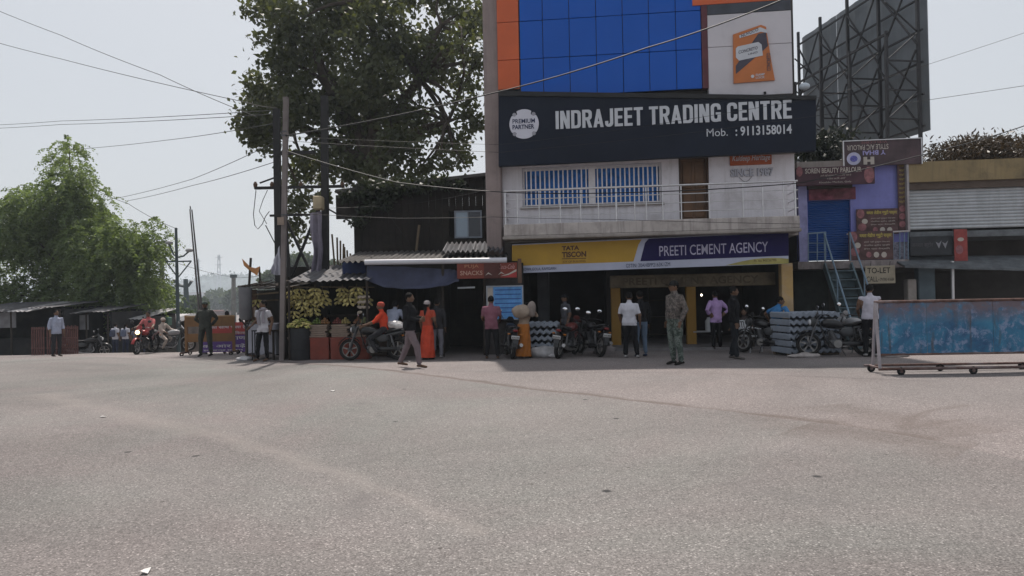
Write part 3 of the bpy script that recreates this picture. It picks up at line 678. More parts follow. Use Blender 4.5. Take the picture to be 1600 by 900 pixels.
oval(t, G, 1334, 248, 11, 10, .3, mat('badge_pale', (.45, .45, .6), .6), 'badge'); oval(t, G, 1334, 248, 6, 5, .305, mat('badge_ink', (.12, .12, .4), .6, .6, 30), 'badge_emblem')
u0, u1, z0, z1 = G.rect(1317, 217.5, 1441, 258.5, .31)
part('edge_frame', MB(G.M).box(u0, u0 + .03, -.33, -.25, z0, z1).box(u0 + .03, u1 - .03, -.33, -.25, z1 - .025, z1).box(u1 - .03, u1, -.33, -.25, z0, z1), M_steel, t)
def hindi_poster(label, x0, y0, x1, y1, off):
    t = sign('parlour_poster', label, G, x0, y0, x1, y1, off, mat('brown_poster', (.085, .045, .045), .6, .5, 4), .02, 'poster')
    w = x1 - x0; h = y1 - y0
    tx(t, 'ममता लेडीज ब्यूटी पार्लर', G, x0 + w * .24, y0 + h * .06, x1 - w * .04, y0 + h * .25, off, M_gold, bold=.03)
    for k, l in enumerate(('हमारे यहाँ दुल्हन मेकअप', 'फेशियल ब्लीच थ्रेडिंग', 'हेयर स्पा वैक्सिंग')):
        tx(t, l, G, x0 + w * .34, y0 + h * (.34 + .12 * k), x1 - w * .08, y0 + h * (.41 + .12 * k), off, M_cream)
    oval(t, G, x0 + w * .1, y0 + h * .2, w * .09, h * .18, off, M_rose); oval(t, G, x0 + w * .2, y0 + h * .5, w * .07, h * .1, off, M_cream, 'seal_print'); oval(t, G, x0 + w * .14, y0 + h * .72, w * .1, h * .15, off, M_rose)
    for k in range(3): oval(t, G, x0 + w * (.45 + .17 * k), y0 + h * .82, w * .06, h * .1, off, M_cream if k else M_rose, 'product_print')
hindi_poster('upper brown Hindi beauty parlour poster on the violet wall', 1338, 326, 1404, 366, .1)
hindi_poster('lower brown Hindi beauty parlour poster hung on the stair-head railing', 1326, 361, 1396, 406, .36)
t = sign('vertical_poster', 'tall narrow brown poster strip beside the grey shutter', G, 1403, 254, 1417, 361, .12, mat('brown_poster', (.085, .045, .045), .6), .02, 'poster')
for k in range(9): tx(t, 'ब्यूटी', G, 1404.5, 257 + k * 7, 1414, 261 + k * 7, .12, M_gold)
for k in range(3): oval(t, G, 1410, 326 + k * 12, 5, 5, .12, M_rose)
t = sign('to_let_board', 'hand-painted TO-LET board hanging under the upper landing', G, 1352, 415, 1399, 443, .45, mat('dull_cream_board', (.33, .29, .22), .8, .15, 4, dirt=.3), .02, 'sign')
M_ink = mat('black_brush', (.025, .022, .02), .8)
tx(t, 'TO-LET', G, 1355, 418, 1391, 427, .45, M_ink, bold=.01); tx(t, 'CALL-', G, 1354, 432, 1374, 440, .45, M_ink); tx(t, '79790 41684', G, 1375, 434, 1397, 439, .45, M_ink)
for x in (1360, 1390): part('hanger', MB().tube([G.pt(x, 416, .43), G.pt(x + 1, 408, .37)], .008, 5), M_ink, t)
# shutter shop on the right
H = thing('shutter_shop', 'olive shop front with closed grey rolling shutter upstairs', 'building', M=G.M @ Matrix.Translation((6, 0, 0)))
M_olive = mat('olive_plaster', (.25, .19, .10), .85, .15, 1, dirt=.4, streak=.4)
part('beam', gb(MB(G.M), G, 1419, 247, 1760, 279, .25, 4.5), M_olive, H)
part('shutter_box', gb(MB(G.M), G, 1421, 279, 1760, 291, .15, .4), mat('brown_hood', (.10, .075, .06), .8, .2), H)
sh = MB(G.M); u0, _, z0, z1 = G.rect(1421, 291, 1509, 358, .05); u1 = G.uz(1640, 320)[0]; n = 13; prof = []
for k in range(n * 6 + 1): prof.append((-.02 - .035 * abs(math.sin(k / 6 * math.pi)) ** .7, z0 + (z1 - z0) * k / (n * 6)))
sh.loft([[(u, y, z) for y, z in prof] for u in (u0, u1)], False, close=False); part('shutter', sh, mat('galvanised_shutter', (.42, .44, .46), .5, .12, 3, metal=.2, streak=.4, dcol=(.2, .2, .2)), H, smooth=40)
part('wall', MB(G.M).box(u1, G.uz(1760, 320)[0], -.1, .1, z0, z1), M_olive, H)
part('inner_wall', MB(G.M).box(G.uz(1425, 380)[0], G.uz(1758, 380)[0], .9, 1.0, G.uz(1480, 368)[1], G.uz(1480, 262)[1]), W_dark, H)
part('rear_wall', MB(G.M).box(G.uz(1412, 380)[0], G.uz(1760, 380)[0], 2.0, 2.2, zf - .3, G.uz(1480, 365)[1]), W_dark, H)
part('jamb', gb(MB(G.M), G, 1417.5, 248, 1421, 362, .27, .3), mat('pale_jamb', (.34, .32, .33), .7), H)
part('sill_beam', gb(MB(G.M), G, 1421, 358, 1760, 368, .1, 4), mat('grey_sill', (.13, .14, .15), .8, .3, 4), H)
mb = MB(G.M); u0, u1, z0, z1 = G.rect(1400, 398, 1760, 409, .3)
mb.loft([[(u0, -.9, z0 - .12), (u1, -.9, z0 - .45), (u1, .3, z1 - .1), (u0, .3, z1)], [(u0, -.9, z0 - .06), (u1, -.9, z0 - .39), (u1, .3, z1 - .04), (u0, .3, z1 + .06)]]); part('awning', mb, mat('weathered_awning', (.10, .11, .12), .8, .4, 4, streak=.4), H)
t = sign('dark_fascia_board', 'faded black fascia board below the grey shutter', G, 1422, 369, 1489, 399, .3, mat('black_fascia', (.022, .025, .03), .5, .4, 3, dirt=.3), .05)
tx(t, 'जनरल स्टोर', G, 1424, 378, 1458, 388, .3, mat('dim_print', (.10, .09, .10), .7)); 
for x in (1467, 1477): u, z = G.uz(x, 382, .3); part('heart_print', MB(G.M).prism([(u - .09, z + .08), (u, z + .03), (u + .08, z + .12), (u, z - .12)], -.306, -.302), mat('grey_print', (.24, .24, .26), .7), t)
t = sign('red_drink_poster', 'red drink poster at the end of the black fascia', G, 1491, 358, 1512, 408, .38, mat('red_poster', (.26, .05, .045), .6, .3, 5), .02, 'poster')
oval(t, G, 1499, 390, 6, 7, .38, M_rose, 'bottle_print'); oval(t, G, 1501, 374, 5, 3, .38, M_cream, 'logo_print')
# heap of dry brush on its roof
def scatter_mesh(pts, size, aniso=.3, seed=1, droop=0.0, rngtone=True):
    """Small leaf faces at the points: a kite of four corners each. Returns arrays."""
    g = np.random.default_rng(seed); n = len(pts); P = np.asarray(pts)
    a = g.normal(size=(n, 3)); a[:, 2] -= droop; a /= np.linalg.norm(a, axis=1)[:, None]
    b = g.normal(size=(n, 3)); b -= a * (a * b).sum(1)[:, None]; b /= np.linalg.norm(b, axis=1)[:, None]
    c = np.cross(a, b); L = (size * g.uniform(.65, 1.3, n))[:, None]; Wd = L * aniso
    v = np.stack([P, P + a * L * .45 + b * Wd + c * L * .08, P + a * L, P + a * L * .45 - b * Wd + c * L * .08], 1)
    return v.reshape(-1, 3)
def leaf_object(name, verts, m, parent=None, tones=None, inv=None):
    n = len(verts) // 4; me = bpy.data.meshes.new(name)
    if inv is not None: verts = verts - np.array(inv)
    me.vertices.add(n * 4); me.vertices.foreach_set('co', verts.astype(np.float32).ravel())
    me.loops.add(n * 4); me.loops.foreach_set('vertex_index', np.arange(n * 4, dtype=np.int32))
    me.polygons.add(n); me.polygons.foreach_set('loop_start', np.arange(0, n * 4, 4, dtype=np.int32))
    me.update(calc_edges=True); me.materials.append(m)
    at_ = me.attributes.new('tone', 'FLOAT', 'FACE')
    at_.data.foreach_set('value', (tones if tones is not None else np.zeros(n)).astype(np.float32))
    o = bpy.data.objects.new(name, me); COL.objects.link(o)
    if parent is not None: o.parent = parent; MW[o.name] = MW[parent.name]
    return o
g = np.random.default_rng(5)
c0 = np.array(at(1490, 240, 24.0)); pp = c0 + np.array([.9, 0, 0]) + g.normal(size=(7000, 3)) * np.array([.8, .7, .26]); pp[:, 2] = np.clip(pp[:, 2], c0[2] - .3, c0[2] + .38 + .12 * np.sin(pp[:, 0] * 5)) 
o = leaf_object('dry_brush', scatter_mesh(pp, .17, .16, 3), leafmat('dry_straw', (.045, .030, .02), (.08, .055, .035), .15), inv=c0); o.location = c0
tag(o, 'heap of brown dry brush on the roof of the shutter shop', 'brush heap')
c0 = np.array(at(1288, 240, 23.5)); pp = c0 + g.normal(size=(2600, 3)) * np.array([.42, .5, .32]); pp[:, 2] = np.clip(pp[:, 2], c0[2] - .45, c0[2] + .7)
o = leaf_object('roof_creeper', scatter_mesh(pp, .2, .25, 4), leafmat('dark_creeper', (.012, .018, .014), (.02, .028, .018), .15), inv=c0); o.location = c0
tag(o, 'dark creeper clump on the roof between navy sign and overturned board', 'creeper')

# ------------------------------------------------------------------ the hoarding seen from behind
hoA = Vector((at(1456, 300, 24).x, 24, 0)); hoB = Vector((at(1258, 300, 31.7).x, 31.7, 0))
Hd = (hoB - hoA); HL = Hd.length; Hd.normalize(); Hn = Vector((-Hd.y, Hd.x, 0)); Hn = Hn if Hn.x < 0 else -Hn
zb, zt_ = at(1456, 203, 24).z, at(1456, -70, 24).z
HB = thing('billboard', 'tall steel billboard seen from behind over the parlour roof', 'billboard', M=Matrix.Translation(hoA + Hd * HL / 2))
M_hoard = mat('grey_hoarding_sheet', (.155, .175, .195), .7, .12, .6, streak=.3, dcol=(.10, .11, .12), metal=.1)
M_truss = mat('dark_truss_steel', (.022, .022, .026), .6, .3, 4)
def hp(s_, z, o_=0): return hoA + Hd * (s_ * HL) + Hn * o_ + Vector((0, 0, z))
for k in range(3):
    s0, s1 = k / 3, (k + 1) / 3; mb = MB(); ring0 = []; nseg = 8
    for i in range(nseg + 1):
        s_ = s0 + (s1 - s0) * i / nseg + (.002 if i == 0 else -.002 if i == nseg else 0); ring0.append((hp(s_, zb, .02 * math.sin(i * 2.1)), hp(s_, zt_, .02 * math.sin(i * 2.1))))
    A = [a for a, b_ in ring0] + [a - Hn * .03 for a, b_ in reversed(ring0)]; Bb = [b_ for a, b_ in ring0] + [b_ - Hn * .03 for a, b_ in reversed(ring0)]
    part('sheet', MB().loft([A, Bb]), M_hoard, HB)
zbase = G.uz(1330, 252)[1]
def strut(p, q, w=.07): part('strut', MB().bar(p, q, w), M_truss, HB)
for s_ in (0.02, .28, .52, .76, .98):
    strut(hp(s_, zbase, .25), hp(s_, zt_ + .2, .25), .10)
    strut(hp(s_, zbase, 1.5), hp(s_, zb + 3.4, 1.45), .09)
    for k in range(5):
        za = zb + k * 1.0 - .6
        if k < 4: strut(hp(s_, za, 1.45), hp(s_, za, .25), .05)
        strut(hp(s_, za, 1.45 if k % 2 else .25), hp(s_, za + 1.0, .25 if k % 2 else 1.45), .04)
for k in range(6): strut(hp(0, zb + .15 + k * 1.1, .2), hp(1, zb + .15 + k * 1.1, .2), .06)
for k, (a, b_) in enumerate(((0.02, .28), (.28, .52), (.52, .76), (.76, .98))):
    for j in range(2):
        za = zb + .2 + j * 2.8; strut(hp(a, za, .3), hp(b_, za + 2.6, .3), .05); strut(hp(a, za + 2.6, .34), hp(b_, za, .34), .05)
strut(hp(0, zb - .6, 1.45), hp(1, zb - .6, 1.45), .07); strut(hp(0, zb + 3.3, 1.45), hp(1, zb + 3.3, 1.45), .07)

# ------------------------------------------------------------------ blue barrier on wheels
BA = 12.55
bw = thing('rolling_barrier', 'peeling blue sheet-metal barrier on small wheels', 'barrier', loc=foot(1420, BA))
K = Frame(at(1400, 500, BA).x, BA, 2)
m, nt, b = newmat('peeling_blue_paint'); tc = N(nt, 'TexCoord'); co = tc.outputs['Object']
c = mixc(nt, ramp(nt, nz(nt, co, 2.2, 8, .7, .6), [(.35, grey(0)), (.65, grey(1))]), (.012, .07, .17), (.03, .20, .34))
c = mixc(nt, ramp(nt, nz(nt, co, 5, 10, .75, .3), [(.52, grey(0)), (.60, grey(.85))]), c, (.20, .26, .40))
mp = N(nt, 'Mapping'); mp.inputs['Scale'].default_value = (6, 6, .8); nt.links.new(co, mp.inputs['Vector'])
c = mixc(nt, ramp(nt, nz(nt, mp.outputs[0], 1.3, 8, .7), [(.55, grey(0)), (.68, grey(.85))]), c, (.055, .05, .055))
sx = N(nt, 'SeparateXYZ'); nt.links.new(co, sx.inputs[0])
mr = N(nt, 'MapRange'); mr.inputs[1].default_value = .86; mr.inputs[2].default_value = 1.16; nt.links.new(sx.outputs[2], mr.inputs[0])
mm = N(nt, 'Math', operation='MULTIPLY'); nt.links.new(mr.outputs[0], mm.inputs[0]); nt.links.new(ramp(nt, nz(nt, co, 6, 8, .7), [(.35, grey(.2)), (.55, grey(1))]), mm.inputs[1])
c = mixc(nt, mm.outputs[0], c, (.13, .10, .12))
nt.links.new(c, b.inputs['Base Color']); b.inputs['Roughness'].default_value = .6
bp = N(nt, 'Bump'); bp.inputs['Strength'].default_value = .4; nt.links.new(nz(nt, co, 9, 8, .7), bp.inputs['Height']); nt.links.new(bp.outputs[0], b.inputs['Normal'])
M_barr = m
M_rust = mat('rusty_tube', (.10, .055, .045), .8, .5, 8, dirt=.5, dcol=(.28, .25, .26)); M_rub = mat('black_rubber', (.012, .012, .012), .8, .2, 9)
gz = terrain(8, BA)
u0, _, z0, z1 = K.rect(1374, 472, 1506, 552); uE = u0 + 3.6; ums = K.uz(1448, 500)[0]
for a, b_ in ((u0, ums - .004), (ums + .004, ums + 1.15), (ums + 1.158, uE)):
    mb = MB(K.M); nn_ = 10
    mb.loft([[(a + (b_ - a) * i / nn_, .012 * math.sin(i * 1.9 + a) * (1 if 0 < i < nn_ else 0), z) for i in range(nn_ + 1)] + [(a + (b_ - a) * i / nn_, .006 + .012 * math.sin(i * 1.9 + a) * (1 if 0 < i < nn_ else 0), z) for i in range(nn_, -1, -1)] for z in (z0, z1)])
    part('sheet', mb, M_barr, bw)
part('top_rail', MB(K.M).tube([(u0 - .08, 0, z1 + .015), (uE + .08, 0, z1 + .015)], .026, 8), M_rust, bw, smooth=50)
part('lower_rail', MB(K.M).tube([(u0 - .02, 0, z0 - .015), (uE + .02, 0, z0 - .015)], .02, 8), M_rust, bw, smooth=50)
zbm = gz + .12
part('base_rail', MB(K.M).tube([(u0 - .16, .28, zbm), (uE + .1, .28, zbm)], .022, 8), M_rust, bw, smooth=50)
part('base_rail', MB(K.M).tube([(u0 - .16, -.28, zbm - .01), (uE + .1, -.28, zbm - .01)], .026, 8), M_rust, bw, smooth=50)
M_leg = mat('grey_tube_leg', (.32, .29, .31), .5, .2, 5, dirt=.3)
for u in (u0 - .06, uE + .04):
    for s_ in (-1, 1): part('leg', MB(K.M).tube([(u, 0, z1), (u + (-.08 if s_ < 0 else .06), s_ * .28, zbm)], .028, 8), M_leg, bw, smooth=50)
    part('stay', MB(K.M).tube([(u, -.28, zbm - .01), (u, .28, zbm)], .02, 6), M_rust, bw)
for u in (u0 + .22, u0 + 1.45, u0 + 2.9):
    for y in (-.28, .28):
        w_ = part('wheel', MB(K.M).torus((u + (0 if y < 0 else -.25), y, gz + .068), .048, .024, 'Y', 20, 8), M_rub, bw, smooth=60)
        part('hub', MB(K.M).disc((u + (0 if y < 0 else -.25), y, gz + .068), .03, (0, 1, 0), 12, .04), M_rust, w_)

# ------------------------------------------------------------------ stacks of corrugated roofing sheets
M_sheet = mat('fibre_cement_sheet', (.24, .27, .32), .8, .12, 1.5, dirt=.2, dcol=(.14, .15, .17), bump=.2)
ORD = ['bottom', 'second from bottom', 'third from bottom', 'fourth from bottom', 'fifth from bottom', 'sixth from bottom', 'seventh from bottom']
def sheet_stack(px, Y, rz, L, Wd, n, where, pitch=.17, dzs=.175):
    base = foot(px, Y)
    for k in range(n):
        top = k == n - 1; mb = MB(); nw = int(Wd / pitch * 8); lo, hi = [], []
        for i in range(nw + 1):
            u = -Wd / 2 + Wd * i / nw; a = .034 * (2 / math.pi) * math.asin(math.sin(u / pitch * 2 * math.pi)); lo.append((u, a)); hi.append((u, a + dzs - .085))
        z0 = k * dzs + .1 + random.uniform(-.006, .006); sh_ = random.uniform(-.025, .025); sy = random.uniform(-.03, .03)
        ringf = [(u + sh_, -L / 2 + sy, z0 + z) for u, z in lo] + [(u + sh_, -L / 2 + sy, z0 + z) for u, z in reversed(hi)]
        ringb = [(x, y + L, z) for x, y, z in ringf]
        M_ = Matrix.Translation(base) @ Matrix.Rotation(rz, 4, 'Z'); mb.M = M_
        mb.loft([ringf, ringb]);
        mb.box(-Wd / 2 + sh_ + .005, -Wd / 2 + sh_ + .03, -L / 2 + sy + .01, L / 2 + sy - .01, z0 - .025, z0 + .01)
        o = solo('roofing_sheet', mb, M_sheet, f'grey corrugated roofing sheet, {ORD[k] if not top else "topmost"} of the stack {where}', 'roofing sheet', f'corrugated sheets stacked {where}', base=base)
    mb = MB(M_)
    for y in (-L * .35, L * .35): mb.box(-Wd / 2, Wd / 2, y - .05, y + .05, 0, .07)
    solo('timber_skid', mb, mat('old_timber', (.09, .07, .05), .9), f'old timber skids under the sheet stack {where}', 'timber')
sheet_stack(1258, 17.9, R(8), .95, 1.35, 6, 'beside the yellow column')
sheet_stack(846, 19.4, R(-8), 1.1, .95, 5, 'behind the parked motorcycles')
NTH = 'first second third fourth fifth sixth seventh eighth ninth tenth eleventh twelfth thirteenth fourteenth fifteenth sixteenth'.split()
# ------------------------------------------------------------------ the row of stalls
L = Frame(-5, 20.0, 0)
def lz(px, Y): x = at(px, 520, Y).x; return terrain(x, Y)
M_tin = mat('weathered_tin', (.10, .10, .11), .7, .25, 2, dirt=.4, dcol=(.08, .06, .05), streak=.4, metal=.15)
M_tin2 = mat('dark_asbestos', (.085, .08, .078), .85, .3, 2, dirt=.4)
M_post = mat('dark_timber_post', (.035, .027, .022), .85, .3, 4)
M_shade = mat('shade_dark_boards', (.022, .019, .017), .9, .4, 3)  # stall interiors: their darkness is painted into the board colour
M_bam = mat('old_bamboo', (.13, .095, .06), .8, .3, 5)
def corr(A, B_, C_, D_, amp, pitch, th=.006, seed=0):
    """Corrugated sheet over the quad A (near left) B (near right) C (far right) D (far left)."""
    A, B_, C_, D_ = map(Vector, (A, B_, C_, D_)); w = (B_ - A).length; n = max(8, int(w / pitch * 6)); up = (B_ - A).cross(D_ - A).normalized()
    up = up if up.z > 0 else -up; rings = []
    for t in (0, .5, 1):
        top, bot = [], []
        for i in range(n + 1):
            s_ = i / n; p = A.lerp(B_, s_).lerp(D_.lerp(C_, s_), t); h = up * amp * math.sin(s_ * w / pitch * 2 * math.pi); top.append(p + h + up * th); bot.append(p + h)
        rings.append(top + bot[::-1])
    return MB().loft(rings)
# --- fruit stall
FS = thing('fruit_stall', 'open fruit stall with tin roof and hanging banana bunches', 'market stall', loc=foot(515, 19.8))
gl_ = lz(515, 20)
zr0 = at(515, 439, 19.2).z; zr1 = at(515, 430, 20.5).z + .12
for k in range(4):
    x0 = at(449 + k * 32, 438, 19.2).x; x1 = at(449 + (k + 1) * 32 + 2, 438, 19.2).x; j = random.uniform(-.02, .02)
    part('roof_sheet', corr((x0, 19.15 + random.uniform(-.05, .05), zr0 + j), (x1, 19.15 + random.uniform(-.05, .05), zr0 + j + random.uniform(-.02, .02)), (x1, 22.3, zr1 + .25), (x0, 22.3, zr1 + .25), .022, .19), M_tin, FS, smooth=50)
for x, Y in ((452, 19.3), (574, 19.3), (452, 22.1), (574, 22.1)):
    p = foot(x, Y); part('post', MB().tube([p, p + Vector((.01, 0, (zr0 if Y < 20 else zr1 + .2) - p.z - .03))], .035, 7), M_post, FS, smooth=50)
part('back_wall', MB().box(at(446, 500, 22.2).x, at(580, 500, 22.2).x, 22.2, 22.28, gl_, zr1 + .22), M_shade, FS)
part('side_wall', MB().box(at(449, 500, 20).x - .04, at(449, 500, 20).x, 19.4, 22.2, gl_, zr0), M_shade, FS)
x0, x1 = at(487, 520, 19.5).x, at(574, 520, 19.5).x; zct = at(530, 524, 19.5).z
part('counter', MB().box(x0, x1, 19.75, 21.0, zct - .06, zct).box(x0, x1, 20.2, 20.3, gl_, zct - .06), mat('counter_boards', (.07, .05, .04), .85, .3, 4), FS)
zs = at(530, 492, 20.8).z
part('rear_shelf', MB().box(x0, x1, 21.0, 21.6, zs - .05, zs), M_post, FS)
for x in (470, 520, 565): part('hanging_rail', MB().tube([at(x - 20, 448, 19.7), at(x + 20, 449, 19.7)], .014, 6), M_bam, FS)
M_ban = mat('ripe_banana', (.50, .43, .17), .6, .3, 7, dirt=.25, dcol=(.14, .11, .03)); M_bang = mat('green_banana', (.26, .27, .07), .6, .35, 9)
M_stalk = mat('banana_stalk', (.10, .08, .04), .9)
def bunch_mesh(n, seed, big=1.0):
    """A hanging hand of bananas: curved tapering fruits in two tiers round a stalk."""
    g = random.Random(seed); mb = MB()
    mb.tube([(0, 0, .08), (0, 0, -.1)], [.012, .02], 6, True, 1)
    for i in range(n):
        a = i / n * 2 * math.pi * 1.0 + g.uniform(-.2, .2); tier = -.03 - .11 * (i % 2); d = Vector((math.cos(a), math.sin(a), 0)); ln = g.uniform(.11, .15) * big; pts = []
        for k in range(5):
            t = k / 4; pts.append(Vector((0, 0, tier)) + d * (.04 + .13 * math.sin(t * 1.7) * big) + Vector((0, 0, -ln * t * .9 + .02 * t)))
        mb.tube(pts, [.012, .026, .031, .027, .008], 7, True, 0)
    return mb
bm_cache = [mesh_from('banana_bunch', bunch_mesh(11 + s_ % 3, s_), [M_ban, M_stalk], 60) for s_ in range(4)]
spots = [(457, 456), (468, 453), (480, 455), (492, 452), (504, 455), (460, 473), (472, 474), (485, 470), (498, 472), (458, 488), (535, 452), (545, 455), (557, 451), (567, 456), (532, 466), (545, 468), (560, 467), (573, 468)]; extra = [(463, 464), (476, 463), (489, 462), (500, 464), (478, 484), (490, 483), (540, 460), (552, 461), (566, 462), (507, 467)]
names = ['far left', 'second', 'third', 'fourth', 'fifth']
for i, (x, y) in enumerate(spots):
    o = bpy.data.objects.new('banana_bunch', bm_cache[i % 4]); COL.objects.link(o); Y = 19.55 + .25 * (i % 3); o.location = at(x, y - 3, Y); o.rotation_euler = (0, 0, i * 1.3); o.scale = (1, 1, 1)
    row = ['top row, left cluster', 'second row, left cluster', 'lowest of the left cluster', 'top row, right cluster', 'second row, right cluster'][0 if i < 5 else 1 if i < 9 else 2 if i == 9 else 3 if i < 14 else 4]
    k = [0, 1, 2, 3, 4, 0, 1, 2, 3, 0, 0, 1, 2, 3, 0, 1, 2, 3][i]
    tag(o, f'hanging banana bunch, {row}' + ('' if i == 9 else f', {["first", "second", "third", "fourth", "fifth"][k]} along the rail'), 'bananas', 'banana bunches hung in the fruit stall')
for i, (x, y) in enumerate(extra):
    o = bpy.data.objects.new('banana_bunch', bm_cache[(i + 1) % 4]); COL.objects.link(o); o.location = at(x, y - 3, 19.85); o.rotation_euler = (0, 0, i * 2.1); o.scale = (1.1, 1.1, 1.1)
    tag(o, f'banana bunch hung behind the front rows, {NTH[i]} from the concrete pole', 'bananas', 'banana bunches hung in the fruit stall')
# drum heaped with green-yellow bananas
dr = foot(470, 19.35); ztop = at(470, 513, 19.35).z; mb = MB(); rr = .28
mb.tube([dr, dr + Vector((0, 0, .03)), dr + Vector((0, 0, (ztop - dr.z) * .5)), Vector((dr.x, dr.y, ztop - .03)), Vector((dr.x, dr.y, ztop))], [rr, rr * 1.02, rr, rr * 1.02, rr], 20)
for k in (.33, .66): mb.torus((dr.x, dr.y, dr.z + (ztop - dr.z) * k), rr, .014, 'Z', 24, 6)
solo('black_drum', mb, mat('black_drum_steel', (.014, .015, .018), .55, .4, 4, dirt=.3, dcol=(.05, .04, .035)), 'black steel drum standing before the banana stall', 'drum', smooth=40)
mb = MB(); g = random.Random(3)
for i in range(90):
    a = g.uniform(0, 6.28); q = g.random() ** .5 * .34; h = .22 * (1 - (q / .36) ** 2) + .02; c = Vector((dr.x + q * math.cos(a), dr.y + q * math.sin(a) * .9, ztop + h * g.uniform(.5, 1.05))); d = Vector((math.cos(a + g.uniform(-.8, .8)), math.sin(a + g.uniform(-.8, .8)), g.uniform(-.5, .2))).normalized()
    s_ = d.cross(Vector((0, 0, 1))).normalized(); mb.tube([c - d * .085, c - d * .03 + Vector((0, 0, .014)), c + d * .04 + Vector((0, 0, .014)), c + d * .09], [.008, .021, .021, .006], 6, True, i % 2)
o = solo('banana_heap', mb, [M_ban, M_bang], 'heap of greenish bananas piled on the black drum', 'bananas', smooth=60)
# red plastic crates with trays on top
M_crate = mat('red_crate_plastic', (.20, .045, .03), .55, .2, 4, dirt=.3, dcol=(.09, .03, .025))
def crate(px, Y, w, h, label):
    b_ = foot(px, Y); c = thing('plastic_crate', label, 'crate', b_, group='red crates under the fruit counter'); t = .02; d = .42
    part('base', MB().box(-w / 2 + .005, w / 2 - .005, -d / 2 + .005, d / 2 - .005, .0, .03), M_crate, c, world=False)
    for s_ in (-1, 1):
        part('side', MB().box(s_ * w / 2 - t / 2, s_ * w / 2 + t / 2, -d / 2, d / 2, .005, h), M_crate, c, world=False)
        mb = MB(); mb.box(-w / 2 + t / 2, w / 2 - t / 2, s_ * d / 2 - t / 2, s_ * d / 2 + t / 2, .005, h)
        for k in range(5): mb.box(-w / 2 + .03, w / 2 - .03, s_ * d / 2 + (t / 2 if s_ > 0 else -t / 2 - .012), s_ * d / 2 + (t / 2 + .012 if s_ > 0 else -t / 2), .06 + k * h * .18, .075 + k * h * .18)
        mb.box(-w / 2 - .01, w / 2 + .01, s_ * d / 2 + (t / 2 if s_ > 0 else -t / 2 - .02), s_ * d / 2 + (t / 2 + .02 if s_ > 0 else -t / 2), h - .05, h)
        part('panel', mb, M_crate, c, world=False)
    return b_, h
hc = at(503, 527, 19.4).z - lz(503, 19.4)
for px, w, lb in ((502, .49, 'red plastic crate next to the black drum'), (533, .47, 'middle red crate half behind the motorcycle front wheel'), (564, .47, 'red crate behind the motorcycle engine')):
    b_, h = crate(px, 19.45, w, hc, lb)
M_card = mat('pale_cardboard', (.27, .21, .17), .85, .2, 3, dirt=.3, dcol=(.2, .15, .11))
for j, px in enumerate((502, 533, 564)):
    b_ = foot(px, 19.45)
    for k in range(6):
        w = .46 + random.uniform(-.09, .04); sh_ = random.uniform(-.04, .04); z0 = b_.z + hc + .005 + k * .058
        mb = MB(); mb.bbox(b_.x - w / 2 + sh_, b_.x + w / 2 + sh_, b_.y - .2, b_.y + .2, z0, z0 + .05, .01); mb.box(b_.x - w / 2 + sh_ - .012, b_.x + w / 2 + sh_ + .012, b_.y - .212, b_.y + .212, z0 + .034, z0 + .044)
        solo('cardboard_tray', mb, M_card, f'flat cardboard tray, {NTH[k]} from below in the {["drum-side", "middle", "doorway-side"][j]} pile on the crates', 'tray', 'cardboard trays piled on the red crates')
g = random.Random(21)
for j, (px, cname, c3) in enumerate(((496, 'green', (.09, .13, .03)), (508, 'orange', (.20, .10, .04)), (528, 'red', (.13, .035, .03)), (540, 'yellow', (.24, .19, .07)), (560, 'orange-red', (.16, .07, .035)), (570, 'pale green', (.13, .14, .06)))):
    b_ = foot(px, 19.5); z0 = b_.z + hc + .36; mb = MB()
    for lay, cnt in ((0, 9), (1, 5), (2, 2)):
        for i in range(cnt): a = i / cnt * 6.283 + lay; q = .10 - .035 * lay if cnt > 1 else 0; mb.ell((b_.x + q * math.cos(a) * 1.1, b_.y + q * math.sin(a), z0 + .035 + lay * .055), (.036, .036, .035), 8, 6)
    solo('fruit_pile', mb, mat('fruit_' + cname, c3, .5, .3, 14), f'small pile of {cname} fruit on the cardboard trays', 'fruit', 'fruit piles on the trays', smooth=60)
# wares on the shelf behind
ware_cols = [(.35, .33, .3), (.12, .14, .05), (.30, .12, .05), (.25, .25, .27), (.4, .36, .2), (.10, .05, .04)]
g = random.Random(11)
for i in range(16):
    px = 492 + i * 5; Y = 20.45 + .25 * (i % 2); p = at(px, 500, Y); r = g.uniform(.06, .11); mb = MB(); z0 = zct
    if i % 3 == 0: mb.tube([(p.x, Y, z0), (p.x, Y, z0 + r * 2.2), (p.x, Y, z0 + r * 2.4)], [r * .7, r * .75, r * .4], 10)
    elif i % 3 == 1: mb.ell((p.x, Y, z0 + r * .8), (r * 1.3, r, r * .8), 10, 7)
    else: mb.bbox(p.x - r, p.x + r, Y - r * .7, Y + r * .7, z0, z0 + r * 1.8, .015)
    c = ware_cols[i % 6]
    solo('shelf_ware', mb, mat(f'ware_{i % 6}', c, .7, .3, 9), f'small {["jar", "fruit heap", "packet"][i % 3]} on the dim fruit counter, {NTH[i]} from the drum', ['jar', 'fruit', 'packet'][i % 3], 'small wares on the fruit counter', smooth=45)
g = random.Random(4)
for i in range(10):
    px = 562 + (i % 3) * 6; py = 464 + (i // 3) * 8; c = at(px, py, 19.5); mb = MB(); mb.ell(c, (.075, .04, .045), 8, 6, rot=Matrix.Rotation(g.uniform(-.4, .4), 3, 'Y'))
    solo('snack_packet', mb, mat('pale_packet', (.40, .34, .28), .45, .4, 14), f'pale snack packet hung at the stall edge, {NTH[i % 3]} in the {NTH[i // 3]} row', 'packet', 'snack packets strung at the stall edge', smooth=60)
